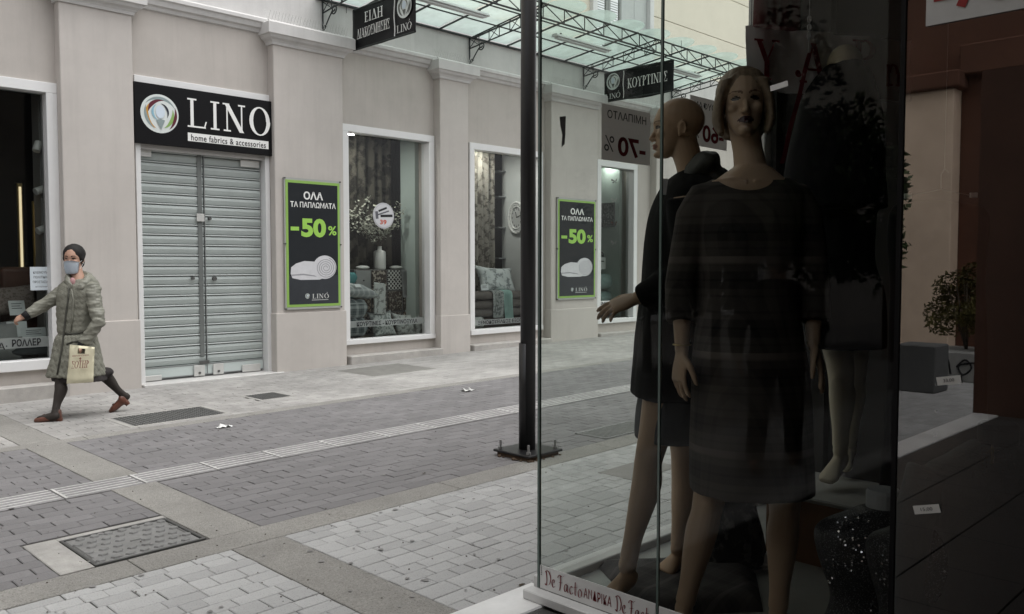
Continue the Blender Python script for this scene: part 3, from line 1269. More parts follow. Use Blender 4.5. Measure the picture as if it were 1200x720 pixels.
def window(win, fr=0.11, bot=0.10):
    x0, x1, z0, z1 = win
    bm = BM()
    y0, y1 = YW - .035, YW + .16
    box(bm, x0, x0 + fr, y0, y1, z0 + bot + .0005, z1 - fr - .0005, .004)
    box(bm, x1 - fr, x1, y0, y1, z0 + bot + .0005, z1 - fr - .0005, .004)
    box(bm, x0, x1, y0, y1, z1 - fr, z1, .004)
    w = obj('shop_window', bm, M_WHITE, bld)
    bm = BM()
    box(bm, x0, x1, y0 - .02, y1, z0, z0 + bot, .006)
    obj('sill', bm, M_WHITE, w)
    for (ga, gb) in ((x0 - .012, x0 - .001), (x1 + .001, x1 + .012)):
        obj('gasket', mk(box, ga, gb, YW - .03, YW + .02, z0, z1), pm('putty', (0.5, 0.49, 0.47), .8, .1, 8), w)
    bm = BM()
    g = YW + .10
    poly(bm, [(x0 + fr, g, z0 + bot), (x1 - fr, g, z0 + bot), (x1 - fr, g, z1 - fr), (x0 + fr, g, z1 - fr)])
    obj('pane', bm, M_GLASSW, w)
    return w


M_DRAPE = pattern_mat('dark_damask', 'floral', (0.035, 0.032, 0.026), (0.13, 0.12, 0.095), 6, c3=None, thr=.56, soft=.1)
wl = window(WIN['left'], .11, .11)
wm = window(WIN['mid'], .10, .07)
wc = window(WIN['centre'], .10, .08)
wr = window(WIN['right'], .11, .08)
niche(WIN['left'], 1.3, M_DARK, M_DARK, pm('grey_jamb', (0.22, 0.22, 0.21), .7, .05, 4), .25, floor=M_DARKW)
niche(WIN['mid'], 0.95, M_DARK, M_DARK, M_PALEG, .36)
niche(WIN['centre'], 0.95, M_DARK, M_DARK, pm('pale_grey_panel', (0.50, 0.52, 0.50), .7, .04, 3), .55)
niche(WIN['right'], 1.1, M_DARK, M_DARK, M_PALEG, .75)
for (a, b, z0, z1) in ((15.6, 17.4, 0.31, 3.4), (-2.4, -0.6, .31, 3.41), (-6.2, -4.2, .31, 3.41), (-10.2, -8.2, .31, 3.41), (-14.2, -12.2, .31, 3.41)):
    window((a, b, z0, z1))
    bm = BM()
    box(bm, a - .1, b + .1, YW + .36, YW + .40, z0 - .1, z1 + .1)
    obj('dark_blind', bm, M_DARK, bld)

# torn dark sticker on the far pilaster
q0, q1 = on_y(656, 137, YP - .004), on_y(664, 168, YP - .004)
flat = [(0, 0), (.16, .03), (.15, -.30), (.13, -.46), (.05, -.52), (.07, -.30), (.02, -.15)]
bm = BM()
poly(bm, [(q0.x + a_, YP - .004, q0.z + b_) for a_, b_ in flat])
bmesh.ops.solidify(bm, geom=bm.faces[:], thickness=.002)
obj('torn_sticker', bm, pm('dark_sticker', (0.09, 0.09, 0.09), .7, .2, 8), None, label='torn dark sticker on the pilaster above the second sale poster', cat='sticker')

# --- roller shutter door
ox0, ox1, oz0, oz1 = 4.06, 5.645, 0.05, 2.81
bm = BM()
box(bm, 4.0, 5.76, YW - .03, YW + .12, 3.555, 3.64, .004)
box(bm, 4.0, 4.058, YW - .03, YW + .12, 0.02, 3.554, .003)
box(bm, 5.652, 5.715, YW - .03, YW + .12, 0.02, 3.554, .003)
dr = obj('door_frame', bm, M_WHITE, bld)
bm = BM()
box(bm, 4.06, 5.65, YW + .0, YW + .12, 2.80, 3.553, .003)
obj('shutter_box', bm, pm('header_grey', (0.50, 0.49, 0.475), .6, .05, 4), dr)
bm = BM()
box(bm, 3.98, 5.80, YP - .04, YW + .13, -0.2, 0.045, .008)
obj('door_sill', bm, pm('sill_marble', (0.6, 0.59, 0.57), .6, .08, 6, stain=.2), dr)
shutter = obj('roller_shutter', mk(box, ox0 + .001, ox1 + .005, YW + .13, YW + .15, oz0, oz1), M_SHUTD, bld)
NS = 21
sh = (oz1 - 0.22) / NS
cxm = (ox0 + ox1) / 2 + .02
for leaf, (a, b) in enumerate(((ox0 + .004, cxm - .010), (cxm + .010, ox1 - .002))):
    for i in range(NS):
        z0 = 0.215 + i * sh
        z1 = z0 + sh
        yf = YW + .10
        prof = [(yf + .025, z0 + .003), (yf + .004, z0 + .008), (yf - .002, z0 + .03), (yf - .008, z0 + sh * .5), (yf - .002, z1 - .035), (yf + .006, z1 - .026), (yf + .025, z1 - .024)]
        if leaf == 0 or True:
            bm = BM()
            extrude_x(bm, prof, a, b)
            s = obj('shutter_slat', bm, M_SHUT, shutter)
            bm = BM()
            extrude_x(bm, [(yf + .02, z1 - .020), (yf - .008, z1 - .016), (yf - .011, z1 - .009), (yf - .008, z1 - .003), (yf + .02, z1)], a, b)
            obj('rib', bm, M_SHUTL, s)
bm = BM()
box(bm, ox0 + .004, ox1 - .002, YW + .085, YW + .125, oz0 + .02, 0.212, .004)
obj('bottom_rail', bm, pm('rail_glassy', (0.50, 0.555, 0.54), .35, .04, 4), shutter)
bm = BM()
for z in (oz0 + .02, .200):
    box(bm, ox0 + .01, ox1 - .01, YW + .080, YW + .0845, z, z + .012)
box(bm, cxm - .004, cxm + .004, YW + .074, YW + .0795, oz0 + .03, oz1 - .02)
obj('seam_trim', bm, pm('seam_grey', (0.25, 0.26, 0.26), .4, .05, 4, metal=.4), shutter)
bm = BM()
box(bm, cxm - .085, cxm - .030, YW + .0845, YW + .0875, .3, oz1 - .01)
obj('dark_band', bm, pm('band_grey', (0.14, 0.15, 0.145), .5, .2, 2), shutter)
bm = BM()
for (a, z, w, h) in ((cxm - .06, 1.98, .05, .06), (cxm - .11, .06, .07, .085), (cxm + .14, .06, .07, .085), (ox0 + .05, 2.72, .11, .055), (ox1 - .16, 2.70, .13, .055), (ox0 + .1, .055, .13, .04), (ox1 - .18, .055, .13, .06)):
    bm = BM()
    box(bm, a - w, a + w, YW + .062, YW + .073, z, z + h * 1.6, .004)
    obj('bracket', bm, pm('alu_plate', (0.58, 0.58, 0.56), .4, .08, 6, metal=.3), shutter)
bm = BM()
for (a, z, r_) in ((cxm + .06, 2.02, .018), (cxm + .11, 1.27, .026), (cxm - .17, 1.28, .018), (cxm - .11, .10, .015), (cxm + .14, .10, .015)):
    tube(bm, [(a, YW + .05, z), (a, YW + .10, z)], r_, 14)
box(bm, cxm - .11, cxm + .02, YW + .055, YW + .07, .215, .25, .003)
obj('lock', bm, M_IRON_D, shutter)

# ================================================================== CANOPY
M_CGLASS = glass_mat('canopy_glass', (0.82, 0.90, 0.86), 1.5, haze=0.72, haze_col=(0.68, 0.83, 0.78))
M_TRUSS = pm('truss_black', (0.022, 0.026, 0.026), 0.5, 0.1, 10)
can = thing('glass_canopy', (10.8, 9.4, 4.9), 'black steel lattice canopy with scalloped frosted glass panels above the shop windows', 'canopy')
YO = 8.55
BAYS = (3.65, 6.45, 9.25, 12.05, 14.85)
CX0, CX1 = 6.45, 15.15


def cz(y):
    return 5.06 + (YW - y) / (YW - YO) * 0.19


n = 0
x = CX0
NP = 12
pw = (CX1 - CX0) / NP
for k in range(NP):
    a, b = CX0 + k * pw + .012, CX0 + (k + 1) * pw - .012
    pts = [(b, YW - .02), (a, YW - .02), (a, YO - .02)]
    for i in range(1, 12):
        t = pi * i / 12
        pts.append(((a + b) / 2 - (b - a) / 2 * cos(t), YO - .02 - .30 * sin(t)))
    pts.append((b, YO - .02))
    bm = BM()
    up = [bm.verts.new((p, q, cz(q) + .012)) for p, q in pts]
    lo = [bm.verts.new((p, q, cz(q))) for p, q in pts]
    bm.faces.new(up)
    obj('glass_panel', bm, M_CGLASS, can)


def bar(bm, p, q, r=0.009, n=6):
    tube(bm, [p, q], r, n)


bm = BM()
zt, zb = cz(YO) - .012, cz(YO) - .225
bar(bm, (CX0, YO, zt), (CX1, YO, zt), .014)
bar(bm, (CX0, YO, zb), (CX1, YO, zb), .014)
obj('truss_chord', bm, M_TRUSS, can)
bm = BM()
k = 0
x = CX0
st_ = 0.467
while x < CX1 - .1:
    bar(bm, (x, YO, zb), (x, YO, zt), .009)
    bar(bm, (x, YO, zt), (min(x + st_, CX1), YO, zb), .008)
    x += st_
obj('truss_web', bm, M_TRUSS, can, kind='stuff')
for X in (6.55, 9.25, 12.05, 14.85):
    bm = BM()
    a, b = V((X, YW - .01, 5.02)), V((X, YO, zt - .01))
    c, d = V((X, YW - .01, 4.86)), V((X, YO, zb))
    bar(bm, a, b, .011)
    bar(bm, c, d, .011)
    N_ = 7
    for i in range(N_ + 1):
        p, q = a.lerp(b, i / N_), c.lerp(d, i / N_)
        bar(bm, p, q, .007)
    for i in range(0, N_, 2):
        f0, f1 = i / N_, (i + 1) / N_
        bar(bm, a.lerp(b, f0), c.lerp(d, f1), .006)
        bar(bm, c.lerp(d, f0), a.lerp(b, f1), .006)
    obj('lattice_rib', bm, M_TRUSS, can)
    bm = BM()
    tube(bm, [(X, YW - .02, 4.60), (X, YW - .02, 5.04)], .012, 6)
    pts = [(X, YW - .04, 4.63)]
    s0 = V((X, YW - .06, 4.64))
    for i in range(10):
        t = i / 9
        pts.append((X, YW - .06 - .20 * t, 4.64 + .16 * t + .05 * sin(pi * t * .5)))
    for i in range(1, 20):
        t = i / 19
        an = -pi * .35 + 1.9 * 2 * pi * t * .75
        r_ = .075 * (1 - t * .75)
        pts.append((X, YW - .26 - r_ * sin(an) - .03, 4.86 + .0 - r_ * cos(an) * .9))
    tube(bm, pts, .010, 6)
    pts = [(X, YW - .07 - .035 * cos(an_) * (1 - an_ / 9), 4.66 + .035 * sin(an_) * (1 - an_ / 9)) for an_ in [i * .5 for i in range(12)]]
    tube(bm, pts, .008, 6)
    obj('scroll_bracket', bm, M_TRUSS, can)
for k in range(NP + 1):
    X = CX0 + k * pw
    bm = BM()
    box(bm, X - .010, X + .010, YO - .02, YW - .03, 0, .022)
    for v in bm.verts:
        v.co.z += cz(v.co.y) - .026
    obj('glazing_bar', bm, M_TRUSS, can)
for yy in (9.02, 9.55):
    bm = BM()
    bar(bm, (CX0, yy, cz(yy) - .02), (CX1, yy, cz(yy) - .02), .011)
    obj('purlin', bm, M_TRUSS, can)
bm = BM()
box(bm, CX0, CX1, YW - .03, YW + .002, 5.03, 5.055)
obj('wall_rail', bm, M_TRUSS, can)

# fluorescent battens under the canopy glass
M_BATT = pm('lamp_grey', (0.62, 0.64, 0.63), .4, .05, 6)
for (a, b, lab) in ((7.4, 8.75, 'grey fluorescent lamp batten under the canopy above the black hanging sign for home decor'),
                    (10.22, 11.6, 'grey fluorescent lamp batten under the canopy seen just right of the black post'),
                    (12.95, 14.4, 'grey fluorescent lamp batten hung past the end of the curtain sign')):
    t = thing('fluorescent_lamp', ((a + b) / 2, 9.2, 5.02), lab, 'lamp', 'fluorescent lamps under the canopy')
    zc = cz(9.2) - .085
    bm = BM()
    extrude_x(bm, [(9.13, zc - .02), (9.16, zc + .02), (9.24, zc + .02), (9.27, zc - .02), (9.25, zc - .024), (9.15, zc - .024)], a, b)
    obj('housing', bm, M_BATT, t)
    for s in (-.03, .03):
        bm = BM()
        tube(bm, [(a + .05, 9.2 + s, zc - .042), (b - .05, 9.2 + s, zc - .042)], .014, 8)
        obj('tube', bm, pm('lamp_tube', (0.75, 0.78, 0.77), .25, .03, 6), t)
    bm = BM()
    for q in (a + .15, b - .15):
        box(bm, q - .012, q + .012, 9.19, 9.21, zc + .02, cz(9.2) - .03)
    obj('hanger', bm, M_TRUSS, t)

# ================================================================== SIGNS
def emblem(parent, o, u, v, r, cols=True, lift=0.003):
    """Round emblem: pale disc with coloured crescents round a drop."""
    g = M_LETG
    flat_shape('emblem_disc', circ(0, 0, r, n=40), pm('emblem_pale', (0.66, 0.70, 0.68), .5, .04, 6), parent, o, u, v, lift)
    pal = dict(grey=(0.25, 0.31, 0.31), red=(0.10, 0.008, 0.02), gold=(0.52, 0.27, 0.05), green=(0.25, 0.40, 0.12), blue=(0.25, 0.45, 0.55), navy=(0.012, 0.015, 0.03))
    if not cols:
        pal = {k: (0.12, 0.13, 0.12) for k in pal}
    k = 0
    for (cx, cy, r0, r1, a0, a1, c) in ((0, .02, .70, .86, 20, 150, 'grey'), (0, .04, .50, .70, 70, 200, 'red'), (-.06, -.06, .52, .72, 130, 260, 'gold'), (0, 0, .66, .82, 150, 250, 'grey'),
                                        (.08, -.05, .50, .68, -80, 30, 'green'), (.05, -.02, .70, .86, -60, 30, 'red'), (.04, .1, .33, .44, -40, 90, 'navy'), (-.02, .08, .30, .42, 110, 260, 'blue')):
        k += 1
        flat_shape('emblem_mark', [(a * r, b * r) for a, b in crescent(cx, cy, r0, r1, a0, a1)], pm('emblem_' + c + ('' if cols else '_mono'), pal[c], .5, .04, 6), parent, o, u, v, lift + .0006 * k)
    flat_shape('emblem_mark', [(a * r, b * r) for a, b in circ(0.02, .1, .24, .34)], pm('emblem_light', (0.60, 0.68, 0.76), .5, .04, 6), parent, o, u, v, lift + .006)
    flat_shape('emblem_mark', [(-.2 * r, -.34 * r), (.02 * r, -.26 * r), (.26 * r, -.32 * r), (.05 * r, -.82 * r)], pm('emblem_grey' + ('' if cols else '_mono'), pal['grey'], .5, .04, 6), parent, o, u, v, lift + .007)


UX, UZ = (1, 0, 0), (0, 0, 1)
sg = thing('shop_sign', (4.89, YW - .06, 2.86), 'black LINO shop sign with round coloured emblem above the roller shutter', 'sign')
bm = BM()
box(bm, 3.975, 5.80, YW - .085, YW - .032, 2.855, 3.553, .004)
obj('board', bm, M_SIGNK, sg)
ys = YW - .086
emblem(sg, (4.265, ys, 3.215), UX, UZ, .225)
place('lettering', serif_bm('LINO', .14, .125), M_LET, sg, (5.145, ys - .002, 3.275), UX, UZ, width=1.09, height=.365)
flat_shape('tagline_bar', [(-.535, -.05), (.535, -.05), (.535, .05), (-.535, .05)], M_LET, sg, (5.135, ys, 2.985), UX, UZ, .001)
place('lettering', text_bm('home fabrics & accessories', .012, spacing=1.1), M_INK, sg, (5.135, ys - .003, 2.982), UX, UZ, width=.99, height=.075)

M_PGREEN = pm('poster_green', (0.27, 0.46, 0.10), .5, .05, 4)
M_PDARK = pm('poster_dark', (0.020, 0.023, 0.026), .5, .15, 1.2, spec=.15)
M_PFLOOR = pm('poster_floor', (0.042, 0.046, 0.052), .5, .2, 3, spec=.15)
M_TOWEL = pm('print_white', (0.62, 0.62, 0.64), .7, .10, 9)
M_TOWELS = pm('print_grey', (0.30, 0.30, 0.32), .7, .10, 9)
M_PL = pm('poster_lime', (0.34, 0.62, 0.10), .5, .04, 4)


def poster(x0, x1, z0, z1, label):
    t = thing('sale_poster', ((x0 + x1) / 2, YP - .03, z0), label, 'poster', 'sale posters on the pilasters')
    w, h = x1 - x0, z1 - z0
    bm = BM()
    box(bm, x0 - .02, x1 + .02, YP - .030, YP - .024, z0 - .03, z1 + .03)
    obj('clear_backing', bm, pm('acrylic_sheet', (0.40, 0.41, 0.385), .2, .04, 4), t)
    obj('border', mk(box, x0, x1, YP - .034, YP - .0305, z0, z1), M_PGREEN, t)
    y = YP - .034
    o = ((x0 + x1) / 2, y, (z0 + z1) / 2)
    e = .035

    def R(a, b, c, d):
        return [(a * w, c * h), (b * w, c * h), (b * w, d * h), (a * w, d * h)]
    ex, ez = .5 - e / w, .5 - e / h
    flat_shape('print', R(-ex, ex, -ez, ez), M_PDARK, t, o, UX, UZ, .0015)
    flat_shape('print', R(-ex, ex, -ez, -.25), M_PFLOOR, t, o, UX, UZ, .0025)

    def tx(s, cx, cz_, ww, hh, m, bold=.03):
        place('lettering', text_bm(s, bold), m, t, (o[0] + cx * w, y - .004, o[2] + cz_ * h), UX, UZ, width=ww * w, height=hh * h)
    tx('ΟΛΑ', 0.0, .385, .36, .064, M_LET)
    tx('ΤΑ ΠΑΠΛΩΜΑΤΑ', 0.0, .312, .84, .045, M_LET, .02)
    tx('50', .0, .13, .46, .15, M_PL, .045)
    tx('%', .35, .112, .16, .075, M_PL, .02)
    flat_shape('print', R(-.42, -.27, .105, .135), M_PL, t, o, UX, UZ, .004)
    # rolled quilt picture: folded tail, roll end and its spiral
    tail = [(-.43, -.235), (-.42, -.185), (-.33, -.155), (-.18, -.135), (0, -.140), (.1, -.16), (.3, -.25), (.1, -.285), (-.25, -.285), (-.40, -.27)]
    flat_shape('print', [(a * w, b * h) for a, b in tail], M_TOWEL, t, o, UX, UZ, .0035)
    flat_shape('print', [(a * w, b * h) for a, b in [(-.42, -.243), (-.2, -.236), (.0, -.25), (.05, -.262), (-.2, -.248), (-.41, -.252)]], M_TOWELS, t, o, UX, UZ, .0042)
    rx, rz = .22 * w, .095 * h
    flat_shape('print', circ(.2 * w, -.185 * h, rx, rz), M_TOWEL, t, o, UX, UZ, .0045)
    flat_shape('print', circ(.2 * w, -.185 * h, rx, rz, 32)[16:] + [(a * .97, b * 1.01) for a, b in []], M_TOWEL, t, o, UX, UZ, .0046)
    bm = BM()
    prev = None
    for i in range(70):
        f = i / 69
        a = f * 2 * pi * 4.2
        rr = .10 + .8 * f
        p = V((o[0] + .22 * w + rx * .95 * rr * cos(a), y - .0055, o[2] - .19 * h + rz * .95 * rr * sin(a)))
        q = V((o[0] + .22 * w + rx * (.95 * rr + .055) * cos(a), y - .0055, o[2] - .19 * h + rz * (.95 * rr + .055) * sin(a)))
        cur = (bm.verts.new(p), bm.verts.new(q))
        if prev:
            bm.faces.new((prev[0], prev[1], cur[1], cur[0]))
        prev = cur
    obj('print', bm, M_TOWELS, t)
    emblem(t, (o[0] - .13 * w, y, o[2] - .415 * h), UX, UZ, .034, False, .004)
    place('lettering', serif_bm('LINό', .08), M_LETG, t, (o[0] + .11 * w, y - .005, o[2] - .412 * h), UX, UZ, width=.30 * w, height=.05 * h)
    flat_shape('print', R(-.05, .26, -.450, -.446), M_LETG, t, o, UX, UZ, .004)
    for sx in (x0 - .01, x1 + .01):
        for sz in (z0 - .02, (z0 + z1) / 2, z1 + .02):
            bm = BM()
            tube(bm, [(sx, YP - .001, sz), (sx, YP - .045, sz)], .010, 8)
            obj('standoff_bolt', bm, M_IRON_D, t)


poster(5.85, 6.68, .885, 2.555, 'dark sale poster with green border on the wide pilaster beside the roller shutter')
poster(11.18, 12.20, .855, 2.59, 'dark sale poster with green border on the pilaster seen through the shop glass')


def banner(x, y0, y1, z0, z1, name, label, left_emblem, lines):
    """Cloth sign hanging from the canopy, square to the wall; read from -X."""
    t = thing(name, (x, (y0 + y1) / 2, z0), label, 'hanging sign', 'black cloth signs hanging under the canopy')
    bm = BM()
    nx, nz = 36, 20
    g = {}
    for s in (0, 1):
        for i in range(nx + 1):
            for j in range(nz + 1):
                f, h = i / nx, j / nz
                wob = .010 * noise.noise(V((f * 3 + x, h * 2, 1))) + .007 * noise.noise(V((f * 7 + x, h * 5, 4))) * (1 - h)
                sag = .05 * (1 - h) ** 3 * sin(f * pi) * noise.noise(V((f * 2.2, x, 0)))
                g[s, i, j] = bm.verts.new((x + wob + s * .006, y0 + (y1 - y0) * f, z0 + (z1 - z0) * h + sag))
    for s in (0, 1):
        for i in range(nx):
            for j in range(nz):
                q = (g[s, i, j], g[s, i + 1, j], g[s, i + 1, j + 1], g[s, i, j + 1])
                bm.faces.new(q if s else q[::-1])
    for i in range(nx):
        for j, r in ((0, 0), (nz, 1)):
            bm.faces.new((g[0, i, j], g[0, i + 1, j], g[1, i + 1, j], g[1, i, j]))
    for j in range(nz):
        for i in (0, nx):
            bm.faces.new((g[0, i, j], g[0, i, j + 1], g[1, i, j + 1], g[1, i, j]))
    obj('cloth', bm, pm('black_vinyl', (0.007, 0.007, 0.008), .36, .2, 5, spec=.22), t, smooth=True)
    for z in (z0 + .01, z1):
        bm = BM()
        tube(bm, [(x + .003, y0 - .02, z), (x + .003, y1 + .02, z)], .014, 8)
        obj('rail', bm, M_TRUSS, t)
    bm = BM()
    for q in (y0 + .15, y1 - .15):
        tube(bm, [(x + .003, q, z1), (x + .003, q, cz(q) - .03)], .004, 5)
    obj('hanger_wire', bm, M_TRUSS, t)
    L_, H_ = abs(y1 - y0), z1 - z0
    u, v = (0, -1, 0), (0, 0, 1)
    xo = x - .020
    yt = max(y0, y1)          # reading starts at the wall end

    def P(f, h):
        return (xo, yt - f * L_, z0 + h * H_)
    if left_emblem:
        ef, lf, tf = .145, .30, .65
    else:
        ef, lf, tf = .85, .70, .375
    emblem(t, P(ef, .66), u, v, .15, False, .002)
    place('lettering', serif_bm('LINό', .06), M_LETG, t, P(ef, .20), u, v, width=.26 * L_ * .88, height=.20 * H_ * 1.2)
    bm = BM()
    pts = [P(lf + .006 * sin(k * 1.1), .04 + .92 * k / 8) for k in range(9)]
    tube(bm, pts, .007, 5)
    obj('divider', bm, M_LET, t)
    for (s, h, wf, hf) in lines:
        place('lettering', serif_bm(s, .06), M_LET, t, P(tf, h), u, v, width=wf * L_, height=hf * H_)
    return t


banner(6.93, 9.98, 8.60, 4.39, 4.94, 'hanging_sign', 'black cloth sign reading home decor items hanging under the canopy left of the black post', False,
       [('ΕΙΔΗ', .72, .30, .25), ('ΔΙΑΚΟΣΜΗΣΗΣ', .36, .56, .25)])
banner(12.46, 9.98, 8.47, 4.42, 4.95, 'hanging_sign', 'black cloth sign reading curtains hanging under the canopy beyond the shop glass', True,
       [('ΚΟΥΡΤΙΝΕΣ', .50, .58, .34)])

# ================================================================== FIGURE BUILDERS
RH = V((RT.x, RT.y, 0)).normalized()       # picture right, level
FH = V((FW.x, FW.y, 0)).normalized()       # away from the camera, level
ZU = V((0, 0, 1))


def basis(f, u):
    f = V(f).normalized()
    u = (V(u) - f * V(u).dot(f)).normalized()
    return f, u, u.cross(f)                # forward, up, the figure's left


def add_head(bm, c, f, u, s=1.0, neck_to=None, neck_r=0.052, ears=True):
    """Head about 0.235 m from chin to crown; c is the point between the eyes' level and the ears."""
    f, u, l = basis(f, u)

    def p(x, y, z):
        return c + (l * x + f * y + u * z) * s

    def el(x, y, z, rx, ry, rz):
        ellipsoid(bm, p(x, y, z), l * rx * s, f * ry * s, u * rz * s, 20, 14)
    el(0, -.012, .038, .074, .096, .084)
    el(0, .015, .02, .066, .076, .075)
    rings = []
    for z, hw, yf, yb in ((.06, .060, .070, -.06), (.02, .062, .078, -.05), (-.02, .061, .080, -.04), (-.05, .056, .078, -.03),
                          (-.075, .047, .077, -.015), (-.097, .033, .076, .008), (-.112, .018, .072, .030)):
        rings.append((p(0, (yf + yb) / 2, z), l * hw * s, f * (yf - yb) / 2 * s))
    loft(bm, rings, 24, 3, power=2.2)
    # nose, nostrils, lips, chin, brow, cheekbones
    tube(bm, [p(0, .072, .012), p(0, .083, -.008), p(0, .094, -.028), p(0, .0985, -.038), p(0, .088, -.047)], [.006 * s, .0075 * s, .0085 * s, .0098 * s, .007 * s], 12)
    for q in (-1, 1):
        el(q * .0098, .085, -.040, .0062, .010, .0065)
        el(q * .036, .058, -.024, .021, .022, .018)
        el(q * .026, .070, .020, .023, .010, .0065)
        el(q * .030, .0655, .001, .0135, .012, .0095)
    el(0, .0815, -.0625, .021, .0115, .0065)
    el(0, .0800, -.0735, .018, .0115, .0070)
    el(0, .0705, -.099, .019, .017, .014)
    if ears:
        for q in (-1, 1):
            m0 = p(q * .074, -.012, -.008)
            ll = (l * q * .5 - f * .35).normalized()
            ellipsoid(bm, m0, l * .006 * s * q, (f * .8 + u * .25).normalized() * .0165 * s, (u - f * .25).normalized() * .031 * s, 12, 10)
            tube(bm, [m0 + (f * .012 * cos(a) - f * .004 + u * .028 * sin(a) + l * q * .007) * s for a in [radians(g) for g in (20, 60, 100, 140, 180, 220)]], .0042 * s, 8)
    if neck_to is not None:
        a = p(0, -.022, -.04)
        b = V(neck_to)
        m = a.lerp(b, .55)
        tube(bm, [a, m, b, b - u * .04 * s], [neck_r * s * 1.02, neck_r * s * .98, neck_r * s * 1.12, neck_r * s * 1.5], 20)


def dent_head(me, c, f, u, s=1.0):
    f, u, l = basis(f, u)
    for v in me.vertices:
        d = v.co - c
        if d.length > .16 * s:
            continue
        x, y, z = d.dot(l) / s, d.dot(f) / s, d.dot(u) / s
        if y < .03:
            continue
        k = 0.0
        for q in (-1, 1):
            k += .007 * math.exp(-(((x - q * .031) / .015) ** 2 + ((z - .006) / .009) ** 2))
        k += .003 * math.exp(-((x / .03) ** 2 + ((z + .068) / .0022) ** 2)) * (abs(x) < .024)
        k += .004 * math.exp(-((x / .05) ** 2 + ((z + .086) / .006) ** 2))
        v.co -= f * k * s


def paint_head(me, c, f, u, s, lips=1, eyes=2, brow=None):
    """Face regions of a painted mannequin head take their own material."""
    f, u, l = basis(f, u)
    for pg in me.polygons:
        d = pg.center - c
        if d.length > .15 * s:
            continue
        x, y, z = d.dot(l) / s, d.dot(f) / s, d.dot(u) / s
        if y < .04:
            continue
        if lips is not None and abs(x) < .0265:
            hh = .0105 * (1 - (abs(x) / .0275) ** 1.6)
            top = hh * (1 - .25 * math.exp(-(x / .004) ** 2))
            if -.0680 - hh * 1.15 < z < -.0680 + top * 1.2:
                pg.material_index = lips
        if eyes is not None:
            for q in (-1, 1):
                ex = (x - q * .0305) / .0150
                if abs(ex) < 1:
                    h2 = .0062 * (1 - ex * ex)
                    if -.002 - h2 * .8 < z - .004 < h2 + .001:
                        pg.material_index = eyes
        if brow is not None:
            for q in (-1, 1):
                ex = (abs(x) - .031) / .021
                if abs(ex) < 1 and abs(z - (.0265 - .006 * ex * ex + .002 * ex)) < .0030 * (1 - .5 * ex):
                    pg.material_index = brow


def add_hand(bm, wrist, d, pn, thumb, s=1.0, curl=0.5, spread=0.12, curls=None):
    """Palm with four jointed fingers and a thumb; d fingers' direction, pn out of the palm, thumb the thumb's side."""
    d = V(d).normalized()
    pn = (V(pn) - d * V(pn).dot(d)).normalized()
    t = V(thumb)
    t = (t - d * t.dot(d) - pn * t.dot(pn)).normalized()
    w = V(wrist)
    loft(bm, [(w - d * .02 * s, t * .026 * s, pn * .019 * s), (w + d * .012 * s, t * .029 * s, pn * .017 * s), (w + d * .045 * s, t * .039 * s, pn * .0155 * s),
              (w + d * .080 * s, t * .041 * s, pn * .0125 * s), (w + d * .094 * s, t * .038 * s, pn * .010 * s)], 16, 3, power=2.4)
    data = ((.030, .088, .072, .0086), (.0105, .094, .080, .0088), (-.0095, .092, .074, .0084), (-.028, .083, .058, .0074))
    for i, (o_, b_, ln, r) in enumerate(data):
        cu = curls[i] if curls else curl * (1 + .12 * i)
        base = w + t * o_ * s + d * (b_ - .012) * s
        dd = (d + t * (spread * (1.2 - i * .8))).normalized()
        pts, rad = [base - dd * .006 * s], [r * 1.08 * s]
        a = 0.12
        pcur = base
        for frac, da in ((.46, .55), (.31, .95), (.23, .7)):
            a += cu * da * .5
            dr = (dd * cos(a) + pn * sin(a)).normalized()
            n2 = pcur + dr * ln * frac * s
            pts.append(pcur.lerp(n2, .5))
            rad.append(r * .97 * s)
            pts.append(n2)
            rad.append(r * (1.0 if frac > .25 else .72) * s)
            pcur = n2
            a += cu * da * .5
        tube(bm, pts, rad, 10)
        ellipsoid(bm, pcur, dd * r * .7 * s, t * r * .72 * s, pn * r * .7 * s, 8, 6)
    tb = w + t * .024 * s + d * .022 * s
    d1 = (t * .85 + d * .75 + pn * .25).normalized()
    d2 = (t * .38 + d * .95 + pn * (.25 + .3 * curl)).normalized()
    d3 = (t * .12 + d * .95 + pn * (.3 + .4 * curl)).normalized()
    p1 = tb + d1 * .040 * s
    p2 = p1 + d2 * .032 * s
    p3 = p2 + d3 * .026 * s
    tube(bm, [tb - d1 * .012 * s, tb.lerp(p1, .5), p1, p1.lerp(p2, .5), p2, p3], [.0155 * s, .0135 * s, .0110 * s, .0100 * s, .0098 * s, .0070 * s], 10)
    ellipsoid(bm, p3, d3 * .007 * s, t * .0068 * s, pn * .0068 * s, 8, 6)


def add_arm(bm, sh, el, wr, s=1.0, k=1.0):
    sh, el, wr = V(sh), V(el), V(wr)
    pts = [sh, sh.lerp(el, .3), sh.lerp(el, .7), el, el.lerp(wr, .25), el.lerp(wr, .6), wr]
    r = [.050, .046, .040, .036, .038, .031, .0245]
    tube(bm, pts, [q * s * k for q in r], 16)


